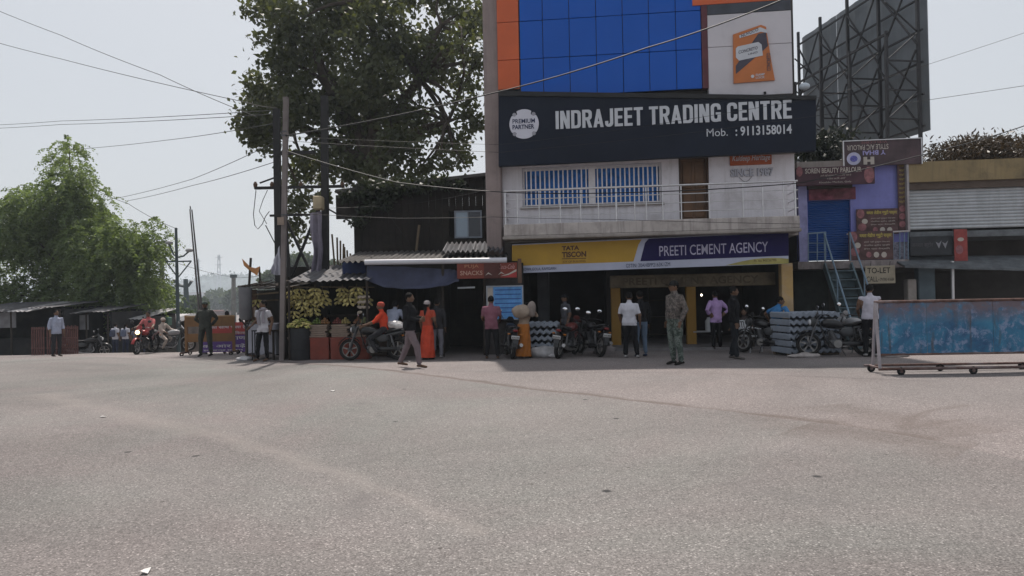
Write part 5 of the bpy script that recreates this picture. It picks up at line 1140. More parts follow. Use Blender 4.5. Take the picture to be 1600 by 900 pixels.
# feathery light tree on the left
def feathery(name, label, base, Y0, cl, nspray, seed, ln=1.0, m=None, lsize=.10):
    g = np.random.default_rng(seed); T = thing(name, label, 'tree', loc=base); tot = sum(r * r for _, _, r in cl); P = []; Tn = []; mbs = MB(); anchors = []
    for (px, py, r) in cl:
        Y = Y0 + g.uniform(-2, 2); c = np.array(at(px, py, Y)); rm = r * Y / FPX; anchors.append((c, rm)); k = int(nspray * r * r / tot) + 2
        d = g.normal(size=(k, 3)); d /= np.linalg.norm(d, axis=1)[:, None]; d *= (rm * g.random(k) ** .45)[:, None]
        for v in d:
            o = c + v
            if mnoise.noise(Vector(o * .5) + Vector((3, seed, 0))) < -.24: continue
            dr_ = np.array([v[0], v[1], 0]) + g.normal(size=3) * .4 * rm; dr_ /= np.linalg.norm(dr_) + 1e-6; L_ = ln * g.uniform(.6, 1.3); n = 15; t = np.linspace(.05, 1, n)
            stem = o + dr_[None] * (t * L_)[:, None] * .75 + np.array([0, 0, 1.0])[None] * (.18 * t - .75 * t * t)[:, None] * L_
            side = np.cross(dr_, [0, 0, 1.0]); side /= np.linalg.norm(side) + 1e-6; tone = g.random() * .8
            for s_ in (-1, 1):
                P.append((stem, s_ * side)); Tn.append(np.full(n, tone))
    vs = []
    for stem, sd in P:
        n = len(stem); a = sd[None] * .8 + g.normal(size=(n, 3)) * .35 + np.array([0, 0, -.35]); a /= np.linalg.norm(a, axis=1)[:, None]; L_ = (lsize * g.uniform(.8, 1.5, n))[:, None]; b_ = np.cross(a, g.normal(size=(n, 3))); b_ /= np.linalg.norm(b_, axis=1)[:, None]; w = L_ * .26
        vs.append(np.stack([stem, stem + a * L_ * .5 + b_ * w, stem + a * L_, stem + a * L_ * .5 - b_ * w], 1).reshape(-1, 3))
    inv = np.array(base); fork = Vector(base) + Vector((0, 0, 2.4)); limb(mbs, Vector(base) - Vector((0, 0, .3)), fork, .22, .16, .06, 6, seed); part('trunk', mbs, M_bark, T, smooth=60)
    for i, (c, rm) in enumerate(anchors):
        mb = MB(); limb(mb, fork, c + np.array([0, 0, .3 * rm]), .085, .02, .2, 8, seed + i); part('limb', mb, M_bark, T, smooth=60)
    leaf_object('crown', np.concatenate(vs), m, T, np.concatenate(Tn), inv); return T
M_feather = leafmat('feathery_leaf', (.07, .105, .045), (.135, .18, .085), .5, .55)
feathery('moringa_tree', 'light green feathery tree leaning over the low shacks', foot(150, 39), 38, [(108, 255, 26), (114, 285, 30), (100, 310, 42), (140, 330, 45), (100, 370, 55), (165, 390, 55), (215, 370, 40), (235, 410, 30), (190, 440, 48), (120, 440, 50), (60, 330, 50), (40, 400, 60), (60, 460, 45), (225, 455, 32), (155, 475, 30), (245, 395, 18), (110, 232, 15), (20, 350, 45), (-40, 400, 60), (-30, 460, 40)], 5200, 5, 1.15, M_feather, .13)
M_dk = leafmat('dense_leaf', (.03, .055, .022), (.055, .085, .03), .35, .55)
feathery('neem_tree', 'darker green tree filling in behind the street lamp', foot(258, 60), 60, [(262, 480, 28), (245, 455, 22), (280, 500, 20), (235, 490, 25)], 900, 8, 1.2, M_dk, .2)
# ------------------------------------------------------------------ motorcycles
M_chrome = mat('dull_chrome', (.30, .29, .29), .35, .15, 8, metal=.85); M_eng = mat('engine_alloy', (.10, .10, .105), .5, .3, 12, metal=.5); M_tyre = mat('tyre_rubber', (.014, .013, .013), .9, .3, 20)
M_seat = mat('black_vinyl', (.012, .012, .013), .5, .2, 8); M_mir = mat('mirror_glass', (.8, .82, .85), .03, .02, 3, metal=1); M_bikeblk = mat('bike_black_paint', (.012, .012, .014), .3, .2, 5, spec=.5)
M_plate = mat('number_plate_white', (.55, .55, .55), .6); M_red_l = mat('tail_lens_red', (.16, .012, .012), .25); M_alloy = mat('grey_alloy_wheel', (.24, .23, .22), .45, .2, 9, metal=.5)
M_lens = mat('headlamp_lens', (.6, .6, .62), .15, .05); M_lit = mat('lit_headlamp', (1.0, .62, .28), .3, 0, emit=7)
def ring_x(x, z, ry, rz, n=14, y0=0, p=2.6):
    out = []
    for i in range(n):
        a = 2 * math.pi * i / n; c, s_ = math.cos(a), math.sin(a); out.append((x, y0 + ry * math.copysign(abs(c) ** (2 / p), c), z + rz * math.copysign(abs(s_) ** (2 / p), s_)))
    return out
def motorcycle(label, loc, heading, lean=.12, paint=None, panel=None, lit=False, group='motorcycles about the square', plate='JH 24 B 1906'):
    M = Matrix.Translation(Vector(loc)) @ Matrix.Rotation(heading, 4, 'Z') @ Matrix.Rotation(lean, 4, 'X')
    T = thing('motorcycle', label, 'motorcycle', M=M, group=group); paint = paint or M_bikeblk; panel = panel or paint
    def P(nm, mb, m, par=T, sm=50): return part(nm, mb, m, par, smooth=sm, world=False)
    for nm, x in (('front', .66), ('rear', -.62)):
        w = P('wheel', MB().torus((x, 0, .30), .245, .052 if x < 0 else .045, 'Y', 30, 10), M_tyre)
        P('rim', MB().torus((x, 0, .30), .205, .02, 'Y', 28, 6), M_alloy, w)
        for k in range(5): a = k * 1.2566 + .3; P('spoke', MB().bar((x, 0, .30), (x + .2 * math.cos(a), 0, .30 + .2 * math.sin(a)), .035, .02, up=(0, 1, 0)), M_alloy, w)
        P('hub', MB().disc((x, 0, .30), .055, (0, 1, 0), 14, .12), M_eng, w)
        arc = [(x + .325 * math.cos(a), .30 + .325 * math.sin(a)) for a in np.linspace(*((.35, 2.5) if x > 0 else (1.0, 3.05)), 12)]
        P('mudguard', MB().loft([[(X, -.06, Z), (X, -.035, Z + .025), (X, .035, Z + .025), (X, .06, Z), (X, .03, Z + .012), (X, -.03, Z + .012)] for X, Z in arc]), paint if x > 0 else M_bikeblk)
    for s_ in (-1, 1):
        P('fork', MB().tube([(.66, s_ * .085, .30), (.55, s_ * .085, .62), (.43, s_ * .085, .92)], [.026, .022, .018], 8), M_eng)
        P('shock_absorber', MB().tube([(-.55, s_ * .12, .34), (-.50, s_ * .12, .50), (-.45, s_ * .11, .68)], [.02, .036, .018], 8), M_eng)
        P('swing_arm', MB().tube([(-.12, s_ * .09, .33), (-.62, s_ * .09, .30)], .022, 6), M_eng)
        P('crash_bar', MB().tube([(.22, s_ * .06, .66), (.26, s_ * .26, .56), (.25, s_ * .27, .38), (.14, s_ * .08, .28)], .012, 7), M_bikeblk)
        P('foot_peg', MB().tube([(-.08, s_ * .08, .30), (-.08, s_ * .27, .30)], .016, 6), M_tyre)
        mr = P('mirror', MB().tube([(.36, s_ * .2, 1.02), (.37, s_ * .28, 1.14), (.36, s_ * .31, 1.19)], .008, 6), M_bikeblk)
        P('mirror_glass', MB().ell((.345, s_ * .33, 1.22), (.016, .068, .046), 14, 8), M_mir, mr); P('mirror_shell', MB().ell((.362, s_ * .33, 1.22), (.02, .072, .05), 14, 8), M_bikeblk, mr)
        P('indicator', MB().ell((-.78, s_ * .15, .66), (.03, .045, .024), 8, 6), mat('amber_lens', (.35, .12, .02), .3)); P('grip', MB().tube([(.29, s_ * .29, .985), (.25, s_ * .38, .97)], .018, 8), M_tyre)
        P('side_panel', MB().ell((-.22, s_ * .105, .60), (.17, .03, .11), 12, 8), panel)
        P('grab_rail', MB().tube([(-.45, s_ * .11, .80), (-.7, s_ * .12, .84), (-.86, s_ * .05, .86)], .012, 6), M_eng)
    P('handlebar', MB().tube([(.25, -.38, .97), (.30, -.27, .985), (.40, -.12, 1.0), (.42, 0, .96), (.40, .12, 1.0), (.30, .27, .985), (.25, .38, .97)], .012, 7), M_bikeblk)
    P('fuel_tank', MB().loft([ring_x(.36, .80, .03, .03), ring_x(.33, .80, .10, .075), ring_x(.22, .81, .135, .105), ring_x(.08, .80, .14, .11), ring_x(-.06, .77, .115, .085), ring_x(-.13, .75, .08, .05)]), paint)
    P('seat', MB().loft([ring_x(-.08, .76, .07, .03), ring_x(-.14, .77, .105, .045), ring_x(-.32, .76, .125, .045), ring_x(-.42, .79, .13, .05), ring_x(-.62, .82, .115, .05), ring_x(-.74, .83, .07, .03)]), M_seat)
    P('tail_cowl', MB().loft([ring_x(-.35, .68, .10, .05), ring_x(-.55, .71, .10, .055), ring_x(-.75, .76, .075, .05), ring_x(-.86, .79, .04, .03)]), panel)
    P('tail_light', MB().ell((-.87, 0, .755), (.035, .075, .035), 12, 8), M_red_l)
    P('rear_flap', MB().loft([[(-.78, -.06, .72), (-.78, .06, .72), (-.76, .06, .73), (-.76, -.06, .73)], [(-.93, -.065, .55), (-.93, .065, .55), (-.915, .065, .555), (-.915, -.065, .555)], [(-.97, -.06, .42), (-.97, .06, .42), (-.955, .06, .42), (-.955, -.06, .42)]]), M_bikeblk)
    pl_ = P('number_plate', MB(Matrix.Translation((-.945, 0, .585)) @ Matrix.Rotation(-.35, 4, 'Y')).bbox(-.006, .006, -.105, .105, -.05, .05, .006), M_plate)
    co, fs = textmesh(plate, bold=.02); lo, hi = co.min(0), co.max(0)
    P('lettering', MB(Matrix.Translation((-.945, 0, .585)) @ Matrix.Rotation(-.35, 4, 'Y')).add([(-.009, .09 - .18 * (c[0] - lo[0]) / (hi[0] - lo[0]), -.025 + .05 * (c[1] - lo[1]) / (hi[1] - lo[1])) for c in co], fs), M_black, pl_)
    hl = P('headlamp', MB().ell((.53, 0, .84), (.10, .105, .115), 16, 10), panel); P('visor', MB().loft([ring_x(.50, .94, .11, .03), ring_x(.44, 1.02, .10, .02), ring_x(.42, 1.08, .06, .01)]), paint, hl)
    P('lens', MB().ell((.60, 0, .835), (.04, .082, .075), 16, 10), M_lit if lit else M_lens, hl)
    P('engine', MB().bbox(-.1, .2, -.11, .11, .20, .42, .04).tube([(.08, 0, .40), (.17, 0, .62)], [.085, .075], 12), M_eng)
    for k in range(5): c = Vector((.09 + .018 * k, 0, .44 + .038 * k)); P('cooling_fin', MB().disc(c, .105, (.4, 0, .9), 14, .008), M_eng)
    P('clutch_cover', MB().disc((.0, -.12, .30), .085, (0, 1, 0), 16, .04), M_eng); P('crank_cover', MB().disc((.02, .12, .30), .095, (0, 1, 0), 16, .04), M_alloy)
    P('exhaust', MB().tube([(.22, -.06, .50), (.27, -.10, .34), (.12, -.14, .22), (-.2, -.15, .24), (-.4, -.16, .28), (-.85, -.18, .40)], [.02, .02, .022, .026, .045, .048], 10), M_chrome)
    P('frame_tube', MB().tube([(.40, 0, .86), (.30, 0, .50), (.18, 0, .22), (-.15, 0, .22)], .02, 7), M_bikeblk); P('seat_frame', MB().tube([(.32, 0, .72), (-.15, 0, .66), (-.7, 0, .74)], .022, 7), M_bikeblk)
    P('chain_case', MB().bbox(-.62, -.02, .10, .13, .26, .36, .02), M_bikeblk); P('side_stand', MB().tube([(-.02, .1, .26), (-.1, .28 if lean > 0 else .25, .02)], .013, 6), M_bikeblk); P('saree_guard', MB().tube([(-.35, .14, .68), (-.38, .19, .36), (-.75, .19, .34), (-.80, .14, .66)], .008, 6), M_bikeblk)
    return M
mred = mat('dark_red_tank', (.09, .015, .014), .3, .2, 5, spec=.5); mwh = mat('white_panel_paint', (.30, .30, .31), .4, .1, 5); mgr = mat('graphite_panel', (.05, .052, .055), .35, .2, 5)
B1 = motorcycle('black motorcycle in profile ridden by the man in red', foot(585, 18.8), R(180), 0.0, M_bikeblk, mgr)
motorcycle('motorcycle seen from behind next to the man in the mauve tee', foot(795, 18.9), R(97), .1, M_bikeblk, mgr, plate='JH 24 D 4471')
motorcycle('parked motorcycle with dark red tail before the grey sheet stack', foot(884, 18.6), R(66), .16, mred, M_bikeblk, plate='JH 24 G 2754')
motorcycle('parked black motorcycle beside the red-tailed one', foot(921, 18.9), R(108), .12, M_bikeblk, M_bikeblk, plate='JH 01 4625')
B5 = motorcycle('black motorcycle at an angle under the man in the blue tee', foot(1192, 18.5), R(122), .12, M_bikeblk, mgr)
motorcycle('dark motorcycle parked across the corrugated sheet stack', foot(1309, 16.9), R(168), .10, M_bikeblk, mgr)
motorcycle('motorcycle with pale grey tank half behind the man in the vest', foot(1338, 17.7), R(112), .12, mwh, mwh, plate='JH 24 C 8030')
B7 = motorcycle('red motorcycle coming with its headlamp lit', foot(228, 26.6), R(-90), 0.0, mat('bright_red_tank', (.25, .02, .02), .3), mred, lit=True)
B8 = motorcycle('silver motorcycle parked beyond the headlit one', foot(266, 28.2), R(20), .1, mwh, M_bikeblk)
motorcycle('dark motorcycle parked before the low shacks', foot(138, 32.0), R(15), .1, M_bikeblk, mgr)
# bundle on the pillion of the first bike
blob_p = B1 @ Vector((-.62, 0, .93)); mb = MB(); 
def _fn(v): return v * (1 + .4 * mnoise.noise(v * 7) + .2 * mnoise.noise(v * 17))
mb.ell(blob_p, (.26, .15, .12), 20, 12, fn=_fn); solo('plastic_bundle', mb, mat('clear_plastic_wrap', (.50, .48, .47), .25, .3, 9, bump=.6, bscale=10), 'crumpled pale plastic bundle on the pillion seat behind the red shirt', 'bundle', smooth=40)
# plastic chair and table in the cement shop's mouth
M_wpl = mat('white_plastic', (.45, .46, .48), .45, .08, 3)
def pchair(px, Y, rz, label):
    T = thing('plastic_chair', label, 'chair', foot(px, Y), rz)
    def P(nm, mb): return part(nm, mb, M_wpl, T, smooth=40, world=False)
    P('seat', MB().bbox(-.23, .23, -.22, .22, .41, .44, .015))
    for x in (-.2, .2):
        P('leg', MB().tube([(x, -.2, .41), (x * 1.15, -.24, 0)], [.03, .022], 7)); P('leg', MB().tube([(x, .2, .41), (x * 1.15, .26, 0)], [.03, .022], 7))
        P('armrest', MB().tube([(x * 1.1, -.2, .42), (x * 1.2, -.2, .62), (x * 1.2, .18, .66), (x * 1.05, .24, .64)], .022, 7))
    for k in range(5): P('back_slat', MB().bar((-.16 + .08 * k, .22, .44), (-.17 + .085 * k, .30, .80), .045, .015, up=(0, 1, 0)))
    P('back_rim', MB().tube([(-.22, .22, .44), (-.23, .30, .76), (-.15, .32, .84), (.15, .32, .84), (.23, .30, .76), (.22, .22, .44)], .022, 7))
pchair(1170, 19.3, R(30), 'white plastic chair beside the angled black motorcycle')
T = thing('small_table', 'small white-topped table just inside the cement shop', 'table', foot(1103, 21.8)); zt2 = at(1103, 517, 21.8).z - foot(1103, 21.8).z
part('table_top', MB().bbox(-.45, .45, -.25, .25, zt2 - .03, zt2, .01), M_wpl, T, world=False)
for x in (-.4, .4):
    for y in (-.2, .2): part('leg', MB().bar((x, y, 0), (x, y, zt2 - .03), .04), M_shelf, T, world=False)
p = at(1107, 505, 21.8); mb = MB(); zt3 = foot(1103, 21.8).z + zt2; mb.tube([(p.x, 21.8, zt3), (p.x, 21.8, zt3 + .3), (p.x, 21.8, zt3 + .36), (p.x, 21.8, zt3 + .42)], [.1, .1, .06, .04], 14); solo('water_can', mb, M_wpl, 'white water can standing on the small shop table', 'can', smooth=40)
T = thing('bulb', 'single lit bulb glowing inside the cement shop', 'lamp', loc=at(1096, 461, 23.5)); c = at(1096, 461, 23.5); part('glass', MB().ell(c, (.032, .032, .04)), mat('lit_bulb', (1, .86, .66), .3, 0, emit=5), T, smooth=60); part('cord', MB().tube([c + Vector((0, 0, .05)), Vector((c.x, c.y, 2.9))], .008, 5), M_black, T)
# ------------------------------------------------------------------ people
SKIN = mat('brown_skin', (.13, .072, .045), .55, .12, 6); HAIR = mat('black_hair', (.007, .006, .006), .8, .3, 20, spec=.1); EYE = mat('dark_eye', (.01, .008, .008), .3)
def cm(name, col, **k): return mat('cloth_' + name, col, .9, k.pop('var', .15), k.pop('scale', 5), spec=.1, **k)
DEF = dict(pel=(0, 0, .93), chest=(0, 0, 1.27), neck=(0, 0, 1.46), head=(0, -.015, 1.60), sha=(-.18, 0, 1.40), shb=(.18, 0, 1.40), ela=(-.24, .03, 1.13), elb=(.24, .03, 1.13), wra=(-.235, -.05, .88), wrb=(.235, -.05, .88),
           hpa=(-.09, 0, .91), hpb=(.09, 0, .91), kna=(-.105, -.015, .49), knb=(.105, -.015, .49), ana=(-.115, .03, .085), anb=(.115, .03, .085))
SIT = dict(pel=(0, 0, .88), chest=(0, -.03, 1.18), neck=(0, -.07, 1.38), head=(0, -.10, 1.52), sha=(-.18, -.05, 1.31), shb=(.18, -.05, 1.31), ela=(-.27, -.24, 1.10), elb=(.27, -.24, 1.10), wra=(-.33, -.48, 1.02), wrb=(.33, -.48, 1.02),
           hpa=(-.10, -.01, .87), hpb=(.10, -.01, .87), kna=(-.20, -.38, .66), knb=(.20, -.38, .66), ana=(-.20, -.18, .28), anb=(.20, -.18, .28))
def person(label, px, Y, h, deg, top, bottom, pose=None, base=DEF, sleeve=.55, hem=.84, shoes=None, hair='short', hat=None, turn=0, skirt=False, loose=1.0, belly=0, M=None, group=None, hatmat=None, scarf=None, skin=None, footz=None):
    J = {k: Vector(v) for k, v in base.items()}
    for k, v in (pose or {}).items(): J[k] = Vector(v)
    sc = h / 1.72; skin = skin or SKIN; shoes = shoes or cm('shoe', (.03, .025, .02))
    if M is None: M = Matrix.Translation(foot(px, Y)) @ Matrix.Rotation(R(deg), 4, 'Z')
    M = M @ Matrix.Scale(sc, 4)
    T = thing('person', label, 'person', M=M, group=group)
    mb = MB()
    # trunk
    sp = [J['pel'] + (J['pel'] - J['chest']).normalized() * .09, J['pel'], J['pel'].lerp(J['chest'], .45), J['chest'], J['chest'].lerp(J['neck'], .62), J['neck'], J['neck'].lerp(J['head'], .5)]
    rx = [.13, .168, .150 + belly * .5, .178, .165, .068, .052]; ry = [.095, .118, .105 + belly, .122, .095, .062, .054]
    ax = (J['shb'] - J['sha']).normalized(); rings = []
    for i, p in enumerate(sp):
        t = (sp[min(i + 1, 6)] - sp[max(i - 1, 0)]).normalized(); a = (ax - t * ax.dot(t)).normalized(); b_ = t.cross(a); k = (1.06 * loose if i < 5 else 1)
        rings.append([p + a * rx[i] * k * math.cos(q) + b_ * ry[i] * k * math.sin(q) + (Vector((0, -belly * .7, 0)) if i == 2 else Vector()) for q in [2 * math.pi * j / 16 for j in range(16)]])
    mb.loft(rings)
    # head with jaw and nose
    Hd_ = J['head']; RT = Matrix.Rotation(R(turn), 3, 'Z')
    def hf(v):
        if v.z < 0: v = Vector((v.x * (1 + v.z * 2.2), v.y * (1 + v.z * 1.2) - .012 * (-v.z / .11), v.z))
        return v
    mb.ell(Hd_, (.076, .097, .118), 16, 12, rot=RT, fn=hf); mb.ell(Hd_ + RT @ Vector((0, -.098, -.012)), (.014, .022, .026), 8, 6)
    for s_ in (-1, 1): mb.ell(Hd_ + RT @ Vector((s_ * .078, .008, -.005)), (.012, .022, .032), 8, 6)
    mb.ell(Hd_ + RT @ Vector((0, -.082, -.062)), (.026, .014, .010), 8, 6)
    segs = []
    for s_ in 'ab':
        sh_, el, wr, hp_, kn, an = (J[k + s_] for k in ('sh', 'el', 'wr', 'hp', 'kn', 'an'))
        sl_ = .010 * loose if sleeve > .1 else 0
        mb.tube([sh_.lerp(J['chest'], .25) + Vector((0, 0, .02)), sh_, sh_.lerp(el, .5), el, el.lerp(wr, .4), wr], [.06, .066, .054 + sl_, .043 + (sl_ if sleeve > .9 else 0), .041 + (sl_ if sleeve > 1.4 else 0), .029 + (sl_ * .8 if sleeve > 1.8 else 0)], 12)
        # hand: palm, four fingers, thumb
        d = (wr - el).normalized(); sd = d.cross(Vector((1 if s_ == 'b' else -1, 0, 0))); sd = sd.normalized() if sd.length > .1 else Vector((0, 1, 0)); nr = d.cross(sd)
        pe = wr + d * .085; mb.tube([wr - d * .01, wr + d * .04, pe], [.026, .038, .036], 10, flat=.5, up=nr)
        for k in range(4):
            o = sd * (-.03 + .02 * k); ln = [.062, .075, .07, .055][k]; cu = -nr * .02; mb.tube([pe + o * .9 - d * .01, pe + o * 1.1 + d * ln * .5 + cu * .3, pe + o * 1.15 + d * ln + cu], [.0105, .0095, .008], 6)
        th = sd if sd.y < 0 else -sd
        mb.tube([wr + d * .025 + th * .025, wr + d * .055 + th * .05, wr + d * .085 + th * .055], [.013, .011, .009], 6)
        # leg
        mb.tube([hp_ + Vector((0, 0, .03)), hp_.lerp(kn, .25), kn, kn.lerp(an, .4), an + Vector((0, 0, .02))], [.088, .092 * loose, .066 * loose, .062 * loose, .05 * loose if not skirt else .045], 12)
        fd = Vector((0, -1, 0)) if base is DEF else Vector((0, -1, -.08)); toe = (pose or {}).get('toe' + s_); fd = Vector(toe).normalized() if toe else fd
        mb.tube([an + Vector((0, 0, -.035)) - fd * .06, an + Vector((0, 0, -.028)), an + fd * .09 + Vector((0, 0, -.045)), an + fd * .165 + Vector((0, 0, -.058)), an + fd * .19 + Vector((0, 0, -.062))], [.034, .045, .042, .034, .018], 10, flat=.75)
        segs += [('arm', sh_, el, .06), ('fore', el, wr, .045), ('hand', wr, wr + d * .17, .04), ('thigh', hp_, kn, .09), ('shin', kn, an + Vector((0, 0, .03)), .06), ('foot', an - fd * .06 + Vector((0, 0, -.03)), an + fd * .18 + Vector((0, 0, -.05)), .04)]
    segs += [('torso', sp[0], J['chest'], .13), ('torso', J['chest'], J['neck'] - Vector((0, 0, .05)), .13), ('torso', J['sha'], J['shb'], .07), ('neck', J['neck'] + Vector((0, 0, .0)), Hd_, .055), ('head', Hd_, Hd_ + Vector((0, 0, .02)), .10)]
    if skirt:
        c = J['pel']; an = (J['ana'] + J['anb']) / 2; rings = []
        for i in range(7):
            t = i / 6; p = c.lerp(Vector((an.x, an.y, .06)), t) + Vector((0, 0, .04 * (1 - t))); r = .17 + .07 * t; rings.append([p + Vector(((r * (1 + .07 * math.sin(q * 7 + i))) * math.cos(q), r * .85 * (1 + .07 * math.sin(q * 7 + i)) * math.sin(q), 0)) for q in [2 * math.pi * j / 40 for j in range(40)]])
        mb.loft(rings)
    me = mesh_from('person_shape', mb, [], None); ob = bpy.data.objects.new('person_shape', me); COL.objects.link(ob)
    md = ob.modifiers.new('r', 'REMESH'); md.mode = 'VOXEL'; md.voxel_size = .0125
    dg = bpy.context.evaluated_depsgraph_get(); ev = bpy.data.meshes.new_from_object(ob.evaluated_get(dg)); bpy.data.objects.remove(ob); bpy.data.meshes.remove(me)
    n = len(ev.vertices); co = np.empty(n * 3, np.float32); ev.vertices.foreach_get('co', co); co = co.reshape(-1, 3)
    no = np.empty(n * 3, np.float32); ev.vertices.foreach_get('normal', no); no = no.reshape(-1, 3)
    npoly = len(ev.polygons); cen = np.empty(npoly * 3, np.float32); ev.polygons.foreach_get('center', cen); cen = cen.reshape(-1, 3)
    def near(P):
        best = np.full(len(P), 9e9); idx = np.zeros(len(P), int); tt = np.zeros(len(P))
        for i, (nm, a, b_, r) in enumerate(segs):
            a = np.array(a); b_ = np.array(b_); ab = b_ - a; t = np.clip(((P - a) @ ab) / (ab @ ab + 1e-9), 0, 1); d = np.linalg.norm(P - (a + t[:, None] * ab), axis=1) - r
            m_ = d < best; best[m_] = d[m_]; idx[m_] = i; tt[m_] = t[m_]
        return np.array([s_[0] for s_ in segs])[idx], tt
    kind, tt = near(cen); kv, _ = near(co)
    mi = np.zeros(npoly, np.int32)                                    # 0 skin 1 top 2 bottom 3 shoes
    mi[(kind == 'torso')] = 1; mi[(kind == 'thigh') | (kind == 'shin')] = 2; mi[kind == 'foot'] = 3
    if base is DEF: mi[(kind == 'torso') & (cen[:, 2] < hem)] = 2; mi[(kind == 'thigh') & (cen[:, 2] > hem)] = 1
    mi[(kind == 'arm') & (tt <= min(1, sleeve))] = 1; mi[(kind == 'fore') & (tt <= sleeve - 1)] = 1
    if skirt: mi[(cen[:, 2] < hem) & (cen[:, 2] > .07) & (kind != 'hand') & (kind != 'fore')] = 2
    if hem > 3: mi[kind == 'torso'] = 1
    clothv = (kv != 'head') & (kv != 'hand') & (kv != 'neck') & (kv != 'foot'); off = np.zeros(n, np.float32); sd_ = (px % 97) * 1.7
    for i in np.nonzero(clothv)[0]:
        p = co[i]; off[i] = .016 * mnoise.noise(Vector((p[0] * 9 + sd_, p[1] * 9, p[2] * 5))) + .007 * mnoise.noise(Vector((p[0] * 22, p[1] * 22 + sd_, p[2] * 13)))
    co = co + no * off[:, None]; ev.vertices.foreach_set('co', co.ravel())
    ev.materials.clear()
    for m_ in (skin, top, bottom, shoes): ev.materials.append(m_)
    ev.polygons.foreach_set('material_index', mi); ev.shade_smooth(); ev.update(); ev.name = 'body'
    o = bpy.data.objects.new('body', ev); COL.objects.link(o); o.parent = T; MW[o.name] = M
    def ch(nm, mb_, m_, sm=60): return part(nm, mb_, m_, T, smooth=sm, world=False)
    def hp(v): return Hd_ + RT @ Vector(v)
    if hair == 'short': ch('hair', MB().ell(hp((0, .014, .034)), (.084, .097, .100), 16, 10, rot=RT, fn=lambda v: v * (1 + .06 * mnoise.noise(v * 40))), HAIR)
    if hair == 'long': ch('hair', MB().ell(hp((0, .022, .026)), (.086, .094, .104), 16, 10, rot=RT).tube([hp((0, .08, .0)), hp((0, .115, -.15)), hp((0, .12, -.36))], [.05, .05, .015], 10), HAIR)
    for s_ in (-1, 1): ch('eye', MB().ell(hp((s_ * .031, -.088, .012)), (.012, .008, .007), 8, 6), EYE)
    if hat == 'cap':
        hm_ = hatmat or HAIR; c_ = ch('cap', MB().ell(hp((0, .008, .048)), (.088, .104, .088), 18, 10, rot=RT, fn=lambda v: Vector((v.x, v.y, max(v.z, -.025)))), hm_)
        part('brim', MB().loft([[hp((.075 * math.cos(a), -.06 - (.12 * math.sin(a)), z + .01 * math.sin(a))) for a in np.linspace(0, math.pi, 12)] for z in (.028, .04)]), hm_, c_, smooth=40, world=False)
    if hat == 'wrap': ch('head_wrap', MB().ell(hp((0, .012, .045)), (.093, .108, .088), 18, 10, rot=RT, fn=lambda v: v * (1 + .06 * math.sin(v.z * 120 + v.x * 30))), hatmat)
    if scarf: ch('scarf', MB().torus(J['neck'] + Vector((0, -.01, .0)), .085, .035, 'Z', 20, 8).tube([J['neck'] + Vector((-.07, -.09, -.02)), J['chest'] + Vector((-.08, -.15, 0)), J['pel'] + Vector((-.07, -.15, .1))], [.04, .05, .045], 8, flat=.4, up=(0, 1, 0)).tube([J['neck'] + Vector((.07, -.09, -.02)), J['chest'] + Vector((.09, -.15, .02)), J['pel'] + Vector((.09, -.15, .15))], [.04, .05, .045], 8, flat=.4, up=(0, 1, 0)), scarf)
    return T, J, M
black = cm('black', (.011, .011, .013)); dkgrey = cm('charcoal', (.03, .03, .034)); whitec = cm('white', (.50, .50, .55)); jeans = cm('jeans', (.10, .14, .20)); boots = cm('boot', (.012, .011, .010)); sandal = cm('sandal', (.10, .06, .04)); pale_shoe = cm('pale_shoe', (.3, .29, .29))
camo_g = camo('camouflage_green', [(.02, .032, .025), (.045, .065, .055), (.12, .145, .13), (.03, .028, .024)], 12); camo_t = camo('camouflage_tan', [(.03, .027, .025), (.065, .056, .05), (.13, .11, .10), (.045, .038, .036)], 12); camo_d = camo('camouflage_dark', [(.012, .014, .012), (.025, .028, .022), (.045, .045, .036)], 16)
# soldier standing in the shade of the forecourt
person('soldier in green and tan camouflage standing in front of the cement shop', 1055, 15.15, 1.80, -62, camo_t, camo_g, dict(ana=(-.10, .03, .085), anb=(.12, .05, .085), wra=(-.25, .0, .90), wrb=(.25, -.06, .9), ela=(-.26, .06, 1.14), elb=(.27, .05, 1.14)), sleeve=2.2, hem=.95, shoes=boots, turn=-12, belly=.03, loose=1.12, hat='cap', hatmat=cm('beret', (.014, .014, .014)))
person('soldier in dark camouflage standing at the ochre barricade', 321, 22.2, 1.74, 0, camo_d, camo_d, dict(kna=(-.14, -.01, .49), knb=(.14, -.01, .49), ana=(-.17, .03, .085), anb=(.16, .03, .085), ela=(-.33, .08, 1.16), elb=(.33, .08, 1.16), wra=(-.14, .16, .98), wrb=(.14, .16, .98)), sleeve=2.2, hem=.92, shoes=boots, hat='cap', hatmat=camo_g, loose=1.12)
person('man in white shirt with grey scarf leaning at the hut counter', 411, 19.2, 1.66, -18, cm('dirty_white', (.42, .41, .44)), black, dict(pel=(.03, .02, .92), chest=(.0, .03, 1.26), neck=(-.01, .05, 1.45), head=(-.02, .05, 1.59), kna=(-.12, -.06, .49), ana=(-.16, -.05, .085), ela=(-.30, .14, 1.16), wra=(-.40, -.02, .98), elb=(.26, .06, 1.13), wrb=(.25, .0, .88)), turn=-35, shoes=sandal, hem=.82, scarf=cm('scarf_grey', (.22, .20, .22)))
r1 = B1 @ Matrix.Translation((-.27, 0, -.03)) @ Matrix.Rotation(R(90), 4, 'Z')
person('rider in red shirt and orange cap on the black motorcycle', 598, 18.8, 1.66, 0, cm('red_shirt', (.50, .055, .025)), dkgrey, base=SIT, M=r1, hair=None, hat='wrap', hatmat=cm('orange_wrap', (.36, .07, .05)), sleeve=1.0, hem=9, turn=8)
